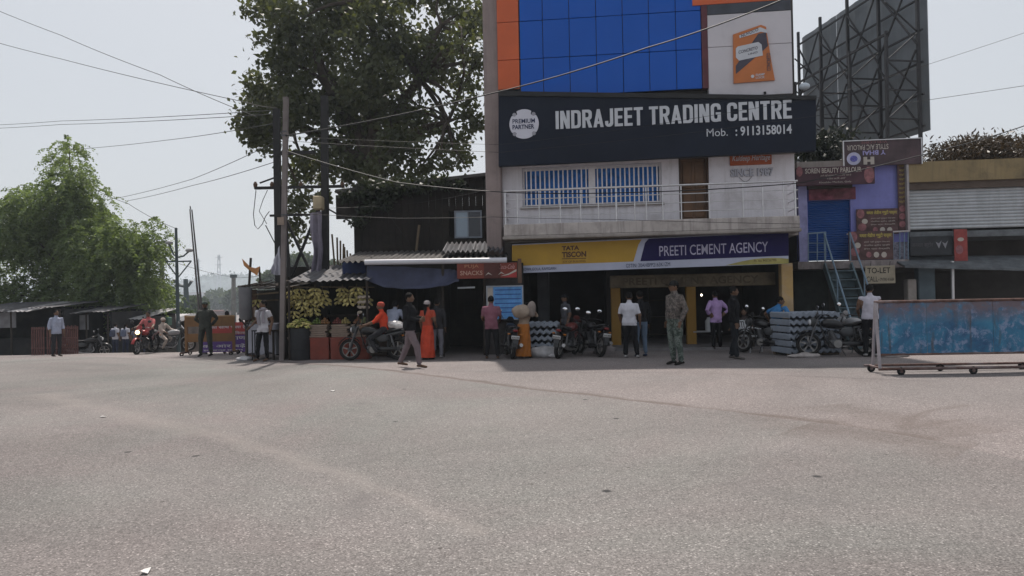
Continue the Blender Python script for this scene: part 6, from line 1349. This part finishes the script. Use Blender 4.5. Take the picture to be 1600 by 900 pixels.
person('man in pale blue shirt leaning at the snack counter behind the rider', 613, 19.6, 1.66, 165, cm('pale_blue', (.33, .36, .46)), dkgrey, dict(chest=(0, -.10, 1.24), neck=(0, -.2, 1.40), head=(0, -.27, 1.51), sha=(-.18, -.17, 1.35), shb=(.18, -.17, 1.35), ela=(-.22, -.3, 1.1), elb=(.22, -.3, 1.1), wra=(-.2, -.45, .95), wrb=(.2, -.45, .95)), sleeve=.9)
person('man in black jacket and grey-mauve trousers walking past the stall', 640, 16.1, 1.70, 78, black, cm('mauve_trousers', (.16, .125, .135)), dict(hpa=(-.09, 0, .91), kna=(-.10, -.20, .50), ana=(-.10, -.26, .085), knb=(.10, .10, .49), anb=(.10, .28, .12), ela=(-.25, -.02, 1.14), wra=(-.05, -.25, 1.10), elb=(.27, -.06, 1.14), wrb=(.05, -.28, 1.14)), sleeve=2.2, hem=.86, shoes=sandal, loose=1.15)
person('woman in red saree and pale cap standing at the snack shop', 668, 18.9, 1.58, 150, cm('red_blouse', (.34, .06, .035)), cm('red_saree', (.46, .06, .03)), dict(wra=(-.16, -.2, 1.0), ela=(-.27, 0, 1.13)), skirt=True, hair='long', hat='wrap', hatmat=cm('pale_cap', (.36, .32, .32)), sleeve=.6, hem=1.0)
person('man in grey trousers half behind the woman in red', 683, 19.35, 1.62, 170, dkgrey, cm('steel_trousers', (.17, .17, .20)), sleeve=1.9, shoes=pale_shoe)
person('man in mauve tee shirt seen from behind at the notice board', 768, 18.55, 1.66, 178, cm('mauve_tee', (.20, .085, .115)), black, dict(ana=(-.16, .03, .085), kna=(-.13, -.02, .49), anb=(.14, .0, .085), ela=(-.25, -.06, 1.13), elb=(.25, -.06, 1.13), wra=(-.2, -.28, 1.02), wrb=(.2, -.28, 1.02)), sleeve=.8, shoes=sandal, hem=.82, loose=1.05)
_, _, Mh = person('person in orange wrap stooping under a beige bundle', 818, 18.5, 1.58, 150, cm('beige_shirt', (.28, .21, .16)), cm('orange_wrap_cloth', (.36, .13, .03)), dict(chest=(0, -.12, 1.22), neck=(0, -.22, 1.38), head=(0, -.29, 1.47), sha=(-.18, -.2, 1.32), shb=(.18, -.2, 1.32), ela=(-.28, -.3, 1.2), elb=(.28, -.3, 1.2), wra=(-.2, -.1, 1.4), wrb=(.2, -.1, 1.4)), skirt=True, sleeve=1.2, hem=.98)
def _fs(v): return v * (1 + .25 * mnoise.noise(v * 6) + .08 * mnoise.noise(v * 19))
mb = MB(Mh); mb.ell((.04, .08, 1.34), (.30, .21, .19), 22, 14, fn=_fs); solo('cloth_bundle', mb, mat('beige_bundle_cloth', (.30, .24, .19), .9, .2, 5, bump=.5, bscale=9), 'beige cloth bundle carried on the stooping person’s back', 'bundle', smooth=60)
mb = MB(Mh); mb.ell((-.26, -.02, 1.40), (.13, .15, .22), 18, 12, fn=_fs); solo('cloth_bundle', mb, mat('grey_bundle_cloth', (.24, .20, .18), .9, .2, 5), 'smaller grey roll tied beside the beige bundle', 'bundle', smooth=60)
person('man in dark cap and dark shirt behind the parked motorcycles', 884, 19.9, 1.66, -70, cm('dim_grey', (.07, .07, .08)), black, hat='cap', hatmat=black, sleeve=.8)
person('youth in white tee shirt seen from behind in the forecourt', 984, 17.9, 1.66, 160, whitec, black, dict(kna=(-.14, .0, .49), ana=(-.21, .06, .085), ela=(-.27, .02, 1.12), wra=(-.26, -.08, .90), elb=(.26, .0, 1.12), wrb=(.24, -.12, .92), kna_=(0, 0, 0)), sleeve=.85, shoes=pale_shoe, hem=.86, loose=1.15, turn=18)
person('person in dark top and blue jeans beside the white tee shirt', 1001, 18.3, 1.70, 185, black, jeans, sleeve=2.2, hem=.92, shoes=cm('blue_shoe', (.03, .04, .07)))
person('man in lilac shirt with hands on hips in the shop mouth', 1119, 20.3, 1.68, 200, cm('lilac_shirt', (.40, .27, .50)), black, dict(ela=(-.38, .10, 1.17), wra=(-.17, .02, .98), elb=(.38, .10, 1.17), wrb=(.17, .02, .98)), sleeve=1.5, hem=.80, loose=1.1)
person('man dressed all in black standing near the shop mouth', 1147, 16.9, 1.74, 70, black, cm('black_jeans', (.016, .018, .022)), dict(ana=(-.11, -.05, .085), anb=(.1, .08, .085)), sleeve=2.2, hem=.88, shoes=cm('grey_shoe', (.09, .08, .075)), loose=1.08)
r5 = B5 @ Matrix.Translation((-.42, 0, -.02)) @ Matrix.Rotation(R(-20), 4, 'Z')
person('man in blue tee lounging on the angled motorcycle', 1203, 18.6, 1.62, 0, cm('blue_tee', (.05, .17, .36)), black, dict(chest=(.10, .03, 1.16), neck=(.05, .0, 1.37), head=(.0, -.02, 1.50), ela=(-.25, -.2, 1.06), wra=(-.15, -.35, .95), shb=(.26, .03, 1.28), elb=(.46, .14, 1.14), wrb=(.50, .0, 1.0)), base=SIT, M=r5, sleeve=.7, hem=9, turn=-30)
person('dark figure sitting behind the white plastic chair', 1164, 20.3, 1.55, -30, cm('dim_brown', (.05, .04, .04)), black, base=SIT, M=Matrix.Translation(foot(1164, 20.3) + Vector((0, 0, -.32))) @ Matrix.Rotation(R(-30), 4, 'Z'), sleeve=.8, hem=9)
mb = MB(); p = foot(1164, 20.35); mb.bbox(p.x - .22, p.x + .22, p.y - .18, p.y + .22, p.z, p.z + .42, .02); solo('wooden_stool', mb, M_post, 'dark box stool under the sitting figure', 'stool')
person('man in white vest standing behind the blue barrier', 1360, 16.6, 1.70, 165, cm('vest_white', (.46, .44, .50)), black, dict(ela=(-.26, -.04, 1.13), wra=(-.2, -.24, 1.0), elb=(.26, -.04, 1.13), wrb=(.2, -.24, 1.0)), sleeve=.12, hem=.9, loose=1.1, shoes=pale_shoe)
r7 = B7 @ Matrix.Translation((-.27, 0, -.03)) @ Matrix.Rotation(R(90), 4, 'Z')
person('rider in pink shirt on the headlit red motorcycle', 229, 26.6, 1.70, 0, cm('pink_shirt', (.42, .13, .13)), black, base=SIT, M=r7, sleeve=.8, hem=9)
r8 = B8 @ Matrix.Translation((-.3, 0, -.03)) @ Matrix.Rotation(R(60), 4, 'Z')
person('person in cream clothes sitting on the silver motorcycle', 268, 28.2, 1.5, 0, cm('cream', (.42, .36, .32)), cm('cream', (.42, .36, .32)), base=SIT, M=r8, sleeve=1.5, hem=9, hair=None, hat='wrap', hatmat=cm('cream', (.42, .36, .32)))
sk = [(180, 30.5, 1.36, 'tallest schoolchild in white shirt'), (196, 30.0, 1.30, 'schoolchild in white shirt with grey backpack'), (212, 31.2, 1.26, 'schoolchild in grey pinafore'), (222, 30.6, 1.22, 'smallest schoolchild in white, next to the motorcyclist')]
for i, (px, Y, h, lb) in enumerate(sk):
    _, _, Ms = person(lb + ' on the roadside', px, Y, h, 165 + 10 * i, whitec if i != 2 else cm('grey_pinafore', (.14, .14, .17)), cm('navy_bottom', (.03, .035, .06)), group='schoolchildren walking away', hair='short' if i != 1 else 'long', sleeve=.7)
    if i in (0, 1):
        mb = MB(Ms); mb.bbox(-.15, .15, .10, .26, .98, 1.38, .05); mb.bbox(-.11, .11, .26, .31, 1.0, 1.2, .03); solo('school_backpack', mb, cm('pack_' + str(i), [(.07, .08, .12), (.12, .14, .2)][i]), ['dark backpack on the tallest schoolchild', 'blue-grey backpack on the long-haired schoolchild'][i], 'backpack', smooth=40)
person('person in pale blue at the far left edge of the road', 88, 25.0, 1.66, 60, cm('pale_blue', (.33, .36, .46)), dkgrey, sleeve=1.5)
person('dark-haired person looking over the ochre barricade', 355, 24.9, 1.50, 180, cm('maroon', (.12, .04, .05)), black, sleeve=1)
person('short person behind the purple banner end', 376, 25.6, 1.28, 170, dkgrey, black, sleeve=1)
# ------------------------------------------------------------------ far side, down the road on the left
mb = MB(); n = 60; rings = []
def hill(px): return 452 - 16 * math.exp(-((px - 360) / 60) ** 2) - 10 * math.exp(-((px - 120) / 160) ** 2) - 8 * math.exp(-((px - 560) / 80) ** 2) + 4 * mnoise.noise(Vector((px * .03, 1, 1))) + 3 * mnoise.noise(Vector((px * .12, 5, 1)))
row0, row1, row2 = [], [], []
for i in range(n + 1):
    px = -400 + 1500 * i / n; row0.append(at(px, 500, 1250)); row1.append(at(px, hill(px), 1600)); row2.append(at(px, 500, 2000))
mb.loft([row0, row1, row2], False, close=False); struct('hills', mb, mat('wooded_hill', (.045, .065, .04), .95, .4, .02), smooth=60)
g = np.random.default_rng(3); pts = []
for i in range(2600):
    px = g.uniform(270, 560); t = g.random() ** .6; y = 470 + (hill(px) - 470) * t; c = np.array(at(px, y, 1585 - 300 * (1 - t))); pts.append(c + g.normal(size=(14, 3)) * np.array([7.5, 7, 5.2]))
o = leaf_object('hill_woods', scatter_mesh(np.concatenate(pts), 6.8, .45, 7), leafmat('far_leaf', (.03, .05, .03), (.05, .075, .04), .2, .8)); o['kind'] = 'stuff'; tag(o, 'hazy blue-green woods covering the far hill', 'woods')
M_fb = mat('far_pale_wall', (.30, .29, .31), .9, .1, .1); M_fw = mat('far_dark_window', (.05, .055, .07), .5); M_fr = mat('far_red_roof', (.20, .10, .085), .9, .2, .2)
def far_building(label, x0, y0, x1, y1, Y, wins, m=M_fb, depth=14):
    a, b_ = at(x0, y0, Y), at(x1, y1, Y); zg_ = terrain(a.x, Y) - 1; T = thing('distant_building', label, 'building', loc=((a.x + b_.x) / 2, Y, zg_), group='hazy buildings down the road')
    part('wall', MB().box(a.x, b_.x, Y, Y + depth, zg_, a.z), m, T); part('roof', MB().box(a.x - .5, b_.x + .5, Y - .5, Y + depth + .5, a.z, a.z + .5), M_fr, T)
    for (wx0, wy0, wx1, wy1) in wins:
        p, q = at(wx0, wy0, Y), at(wx1, wy1, Y); w_ = part('window', MB().box(p.x, q.x, Y - .12, Y - .02, q.z, p.z), M_fw, T); part('sill', MB().box(p.x - .2, q.x + .2, Y - .4, Y - .13, q.z - .25, q.z), m, w_)
far_building('long hazy flat-roofed building beyond the barricade', 286, 458, 371, 500, 800, [(301, 470, 305, 476), (326, 470, 331, 476), (350, 471, 354, 477)])
far_building('hazy block behind the stall corner', 350, 474, 420, 500, 560, [(360, 482, 363, 488), (392, 480, 396, 487)], mat('far_mauve_wall', (.22, .19, .21), .9, .1, .2))
far_building('low hazy house with reddish wall beyond the barricade', 293, 488, 352, 505, 260, [(300, 493, 303, 497), (322, 493, 325, 497)], mat('far_brick_wall', (.22, .13, .12), .9, .25, .6), 8)
M_pyl = mat('pylon_steel', (.14, .15, .17), .6)
def pylon(label, px, ytop, ybase, Y, w):
    T = thing('power_pylon', label, 'pylon', loc=at(px, ybase, Y), group='hazy power pylons')
    for s_ in (-1, 1): part('leg', MB().bar(at(px + s_ * w, ybase, Y), at(px + s_ * w * .3, ytop, Y), 1.1), M_pyl, T)
    for k in range(4): y = ytop + (ybase - ytop) * (.06 + .16 * k); part('cross_arm', MB().bar(at(px - w * (1.5 if k < 2 else .6), y, Y), at(px + w * (1.5 if k < 2 else .6), y, Y), .7), M_pyl, T)
    for k in range(6):
        t0, t1 = k / 6, (k + 1) / 6; ya, yb = ytop + (ybase - ytop) * t0, ytop + (ybase - ytop) * t1; wa, wb = w * (.3 + .7 * t0), w * (.3 + .7 * t1)
        part('lattice_bar', MB().bar(at(px - wa, ya, Y), at(px + wb, yb, Y), .5), M_pyl, T); part('lattice_bar', MB().bar(at(px + wa, ya, Y), at(px - wb, yb, Y), .5), M_pyl, T)
pylon('hazy lattice pylon nearer the leaning boom', 342, 398, 470, 1300, 4); pylon('hazy lattice pylon in the middle distance', 309, 404, 470, 1200, 4)
# pale bushy trees behind the hut, far off
def far_tree(label, px, py, r, Y, m, seed, n=420, s=.8):
    base = foot(px, Y); T = thing('distant_tree', label, 'tree', loc=base, group='hazy trees down the road'); g = np.random.default_rng(seed); c = np.array(at(px, py, Y)); rm = r * Y / FPX; d = g.normal(size=(n, 3)); d /= np.linalg.norm(d, axis=1)[:, None]; d *= (rm * g.random(n) ** .4)[:, None]; d[:, 2] *= .75
    P = np.repeat(c + d, 9, 0) + g.normal(size=(n * 9, 3)) * rm * .10; mb = MB(); limb(mb, base, c, rm * .08, rm * .03, .1, 6, seed); part('trunk', mb, M_bark, T); leaf_object('crown', scatter_mesh(P, s, .4, seed), m, T, None, np.array(base))
M_ft = leafmat('far_tree_leaf', (.05, .075, .045), (.08, .11, .06), .3, .7)
for i, a in enumerate(((470, 415, 24, 140), (430, 438, 22, 150), (520, 425, 22, 160), (305, 478, 18, 120), (372, 468, 22, 260), (340, 470, 20, 330), (415, 455, 18, 200))): far_tree('hazy bushy tree ' + ['behind the X braces', 'behind the concrete pole', 'behind the bamboo poles', 'beside the far street lamp', 'behind the barricade end', 'behind the left soldier', 'behind the hut flags'][i], a[0], a[1], a[2], a[3], M_ft, 60 + i, s=a[3] / 220)
# street poles
M_sp_ = mat('blue_grey_pole', (.055, .075, .08), .6, .2, 3)
def lamp_pole(label, px, ytop, Y, r, arms, gr):
    T = thing('street_lamp', label, 'street lamp', loc=foot(px, Y), group=gr); part('shaft', MB().tube([foot(px + 4, Y), at(px, ytop, Y)], [r * 1.3, r * .8], 8), M_sp_, T, smooth=60)
    for (x, y, xe, ye) in arms:
        part('arm', MB().tube([at(x, y, Y), at((x + xe) / 2, y - (y - ye) * .2, Y), at(xe, ye, Y)], r * .5, 6), M_sp_, T); e = at(xe, ye, Y); part('lamp_head', MB().ell(e + Vector((0, 0, .03)), (.22, .12, .10), 10, 7), mat('lamp_grey', (.3, .3, .3), .5), T, smooth=60)
    return T
t = lamp_pole('two-armed street lamp pole beside the motorcyclist', 275, 356, 36, .085, [(278, 402, 264, 380), (278, 402, 296, 392)], 'street lamps down the road')
part('cross_arm', MB().bar(at(258, 409, 36), at(299, 408, 36), .07), M_sp_, t)
for s_ in (260, 298): part('brace', MB().bar(at(s_, 409, 36), at(278, 434, 36), .05), M_sp_, t)
lamp_pole('farther street lamp with curved arms behind the first', 290, 436, 75, .3, [(290, 448, 272, 438), (290, 448, 299, 440)], 'street lamps down the road'); 
for px, yt, Y, lb in ((365, 430, 90, 'hazy grey pole behind the stall corner'), (253, 405, 47, 'grey wooden pole rising by the light green tree')):
    T = thing('utility_pole', lb, 'pole', loc=foot(px, Y), group='plain poles down the road'); part('shaft', MB().tube([foot(px, Y), at(px, yt, Y)], [.16 * Y / 40, .12 * Y / 40], 8), mat('far_pole_grey', (.16, .16, .15), .8), T); part('cap', MB().tube([at(px, yt + 4, Y), at(px, yt - 1, Y)], .2 * Y / 40, 8), M_sp_, T)
# raised boom of the barrier gate
T = thing('boom_gate', 'raised slender double boom pole leaning behind the left soldier', 'barrier boom', loc=foot(318, 25)); M_bm = mat('boom_paint', (.10, .09, .09), .6, .4, 3)
tip = at(298, 327, 25)
for x in (315, 320): part('boom', MB().tube([foot(x + 2, 25), tip + Vector((0, .03 * (x - 317), 0))], [.045, .022], 7), M_bm, T)
part('tip_tie', MB().tube([tip, at(297, 322, 25)], .02, 6), M_bm, T); part('pivot_post', MB().bar(foot(319, 25), foot(319, 25) + Vector((0, 0, 1.0)), .14), M_bm, T)
# ochre barricade with Hindi banner behind
YB = 23.3; BK = Frame(at(328, 500, YB).x, YB, 0); M_och = mat('ochre_board', (.20, .105, .045), .7, .2, 2, dirt=.35, dcol=(.10, .055, .03), streak=.3)
T = thing('police_barricade', 'ochre two-panel barricade standing behind the left soldier', 'barricade', loc=foot(328, YB)); zb2 = terrain(at(328, 500, YB).x, YB)
part('upper_panel', gb(MB(BK.M), BK, 292, 495, 365, 510, .02, .03), M_och, T); part('lower_panel', gb(MB(BK.M), BK, 292, 521, 365, 534, .02, .03), M_och, T)
for x in (291, 365): u = BK.uz(x, 520)[0]; part('upright', MB(BK.M).box(u - .04, u + .04, -.03, .05, zb2 + .1, BK.uz(x, 493)[1]), M_och, T); part('foot_bar', MB(BK.M).box(u - .04, u + .04, -.35, .35, zb2 + .08, zb2 + .13), M_rust, T)
part('top_bar', gb(MB(BK.M), BK, 290, 493, 366, 495, .04, .08), mat('pale_edge', (.34, .22, .12), .7), T)
for x in (290, 366):
    for y in (-.3, .3): part('wheel', MB(BK.M).torus((BK.uz(x, 520)[0], y, zb2 + .07), .05, .022, 'Y', 16, 7), M_rub, T, smooth=60)
BN = Frame(at(350, 500, 24.3).x, 24.3, 0); T = thing('campaign_banner', 'red and purple Hindi banner behind the barricade', 'banner', loc=foot(352, 24.3)); zbn = terrain(at(350, 500, 24.3).x, 24.3)
M_br1 = mat('banner_red', (.42, .075, .07), .7, .1); M_br2 = mat('banner_purple', (.13, .07, .27), .7, .1); M_bw = mat('banner_white', (.6, .57, .6), .7)
part('red_half', gb(MB(BN.M), BN, 312, 504, 386, 523, 0, .02), M_br1, T); part('purple_half', gb(MB(BN.M), BN, 312, 523.3, 386, 550, 0, .02), M_br2, T)
for s_, a in (('सबका साथ चला है', (316, 508, 385, 514)), ('विकास', (363, 517, 384, 522)), ('जन कल्याण', (316, 526, 384, 533)), ('की ओर बढ़े', (316, 537, 384, 544)), ('झारखण्ड सरकार', (318, 546, 380, 549))): text(s_, BN, BN.rect(*a), .008, M_bw, T, bold=.02)
for x in (312, 350, 387): p = BN.pt(x, 550); part('stake', MB().tube([Vector((p.x, 24.34, zbn)), BN.pt(x, 502) + Vector((0, .05, 0))], .02, 6), M_bam, T)
# low shacks under the feathery tree
def shack(label, x0, x1, yt, Y, seed, wallc):
    g = random.Random(seed); a, b_ = at(x0, yt, Y), at(x1, yt, Y); zg_ = terrain((a.x + b_.x) / 2, Y); T = thing('low_shack', label, 'shack', loc=((a.x + b_.x) / 2, Y, zg_), group='low tin shacks under the feathery tree'); D = 3.2
    m = mat('shack_wall_%d' % (seed % 3), wallc, .9, .4, 1.5, dirt=.4); z = a.z
    part('back_wall', MB().box(a.x, b_.x, Y + D, Y + D + .1, zg_, z + .1), m, T)
    for x in (a.x, b_.x): part('side_wall', MB().box(x - .05, x + .05, Y + .2, Y + D, zg_, z), m, T)
    part('counter', MB().box(a.x + .15, b_.x - .15, Y + .5, Y + .9, zg_, zg_ + .9), m, T)
    n = max(2, int((b_.x - a.x) / 1.0))
    for k in range(n): xa_, xb_ = a.x + (b_.x - a.x) * k / n - .1, a.x + (b_.x - a.x) * (k + 1) / n + .05; j = g.uniform(-.08, .08); part('roof_sheet', corr((xa_, Y - .5, z + j), (xb_, Y - .5, z + j + g.uniform(-.05, .05)), (xb_, Y + D + .3, z + .35), (xa_, Y + D + .3, z + .35), .02, .2), M_tin if (k + seed) % 3 else mat('pale_tin', (.34, .33, .34), .6, .2), T, smooth=50)
    for x in (a.x + .05, (a.x + b_.x) / 2, b_.x - .05): part('post', MB().tube([(x, Y, zg_), (x, Y, z)], .05, 6), M_post, T)
    part('hanging_sheet', MB().box(a.x + (b_.x - a.x) * .35, a.x + (b_.x - a.x) * .55, Y - .02, Y + .0, z - .8, z - .1), mat('dull_grey_sheet', (.17, .17, .18), .8, .3), T)
shack('low dark shack with tin roof nearest the road fence', 100, 170, 489, 33, 1, (.02, .02, .022)); shack('low dark shack with sagging tin roof behind the schoolchildren', 172, 225, 496, 35, 2, (.03, .028, .026)); shack('low shack with pale roof behind the headlit motorcycle', 226, 288, 503, 40, 3, (.10, .08, .07)); shack('dark tin shack at the left end of the row', -60, 95, 486, 32, 4, (.022, .02, .02))
T = thing('green_kiosk', 'small green kiosk sign box behind the motorcyclist', 'kiosk', loc=foot(251, 37)); part('box', MB().bbox(at(245, 500, 37).x, at(262, 500, 37).x, 37, 37.5, at(253, 509, 37).z, at(253, 496, 37).z, .03), mat('kiosk_green', (.05, .11, .08), .7), T); part('leg', MB().box(at(252, 500, 37).x, at(255, 500, 37).x, 37.1, 37.3, foot(251, 37).z, at(253, 509.5, 37).z), M_post, T)
T = thing('iron_gate', 'rusty red barred gate at the roadside', 'gate', loc=foot(108, 27.5)); M_gr = mat('rust_red_bars', (.11, .05, .045), .8, .3, 4); zg_ = foot(108, 27.5).z
for k in range(9): x = at(97 + k * 3, 520, 27.5).x; part('bar', MB().bar((x, 27.5, zg_), (x, 27.5, at(108, 510 - (k % 2) * 1.5, 27.5).z), .04), M_gr, T)
for y in (513, 528, 543): part('rail', MB().bar(at(96, y, 27.46), at(122, y, 27.46), .04), M_gr, T)
for k, px in enumerate((60, 84)):
    T = thing('iron_gate', f'rusty gate panel beyond the first, {["outer", "inner"][k]} one', 'gate', loc=foot(px, 27.2))
    for j in range(6): x = at(px - 10 + j * 3.6, 520, 27.2).x; part('bar', MB().bar((x, 27.2, foot(px, 27.2).z), (x, 27.2, at(px, 511, 27.2).z), .04), M_gr, T)
    for y in (514, 544): part('rail', MB().bar(at(px - 11, y, 27.16), at(px + 10, y, 27.16), .04), M_gr, T)
# ------------------------------------------------------------------ overhead cables
M_cab = mat('cable_black', (.012, .012, .014), .6)
def cable(label, pts, r=.014, sag=.0, n=24):
    P = [at(*p) for p in pts]; out = []
    for i in range(len(P) - 1):
        for k in range(n):
            t = k / n; p = P[i].lerp(P[i + 1], t); p.z -= sag * 4 * t * (1 - t); out.append(p)
    out.append(P[-1]); return solo('overhead_cable', MB().tube(out, r, 5), M_cab, label, 'cable', 'overhead cables', smooth=60)
cable('thick cable climbing from the concrete pole across the blue glass front', [(446, 212, 19.2), (760, 148, 18.0), (1010, 75, 16.8), (1240, -8, 15.6)], .017, .06)
cable('dark cable sagging across the balcony from pole to parlour', [(448, 236, 19.2), (620, 285, 19.0), (800, 301, 18.6), (1010, 300, 18.4), (1250, 286, 18.3), (1480, 232, 18.0), (1620, 190, 17.6)], .014, .03)
cable('thin cable across the upper part of the navy sign', [(447, 213, 19.2), (780, 226, 18.9), (1000, 198, 18.7), (1300, 148, 18.3), (1640, 38, 17.6)], .005, .02)
cable('thin cable across the lower part of the navy sign', [(447, 220, 19.2), (780, 238, 18.9), (1100, 205, 18.4), (1640, 128, 17.6)], .006, .02)
cable('thin cable low across the shack window', [(440, 332, 19.3), (620, 341, 19.0), (770, 339, 18.6), (960, 343, 18.3), (1250, 350, 18.2)], .006, .01)
cable('cable running down from the tree to the shack roof', [(500, 255, 21), (590, 310, 22.5), (640, 380, 22.9)], .007, .02); cable('thin cable from frame to shack corner', [(470, 325, 21.4), (640, 318, 22.8), (760, 296, 21.5)], .006, .05)
for lb, a in (('steep cable crossing the open sky from the top left', [(-60, -8, 30), (95, 55, 27), (250, 117, 24), (400, 182, 21.5)]), ('second cable crossing under the steep one', [(-60, 50, 30), (95, 92, 27), (385, 160, 21.5), (432, 168, 21.5)]), ('upper of two near-level cables left of the tree', [(-60, 197, 40), (95, 189, 34), (432, 172, 21.5)]), ('lower of two near-level cables left of the tree', [(-60, 202, 40), (95, 194.5, 34), (432, 178, 21.5)]), ('cable sloping up from the feathery tree to the frame', [(105, 234, 38), (260, 219, 30), (432, 192, 21.5)]), ('upper slack cable behind the street lamp', [(186, 309, 38), (300, 280, 30), (430, 222, 21.5)]), ('lower slack cable behind the street lamp', [(198, 314, 38), (300, 290, 30), (432, 252, 21.5)])): cable(lb, a, .011, .04)
cable('cable from the street lamp to the hazy poles', [(278, 358, 36), (200, 318, 37), (130, 285, 39)], .012, .1); cable('slack cable between street lamp and stall', [(280, 412, 36), (366, 433, 60), (440, 425, 22)], .012, .1)
# ------------------------------------------------------------------ the hazy air
mb = MB().box(-1600, 1600, -80, 2600, -6, 45)
hz = part('haze', mb, None)
hm = bpy.data.materials.new('hazy_air'); hm.use_nodes = True; nt = hm.node_tree; nt.nodes.clear()
o_ = nt.nodes.new('ShaderNodeOutputMaterial'); pv = nt.nodes.new('ShaderNodeVolumePrincipled')
pv.inputs['Color'].default_value = (.80, .90, 1.0, 1); pv.inputs['Density'].default_value = .0005; pv.inputs['Anisotropy'].default_value = .3
nt.links.new(pv.outputs[0], o_.inputs['Volume']); hz.data.materials.clear(); hz.data.materials.append(hm); hz['kind'] = 'stuff'
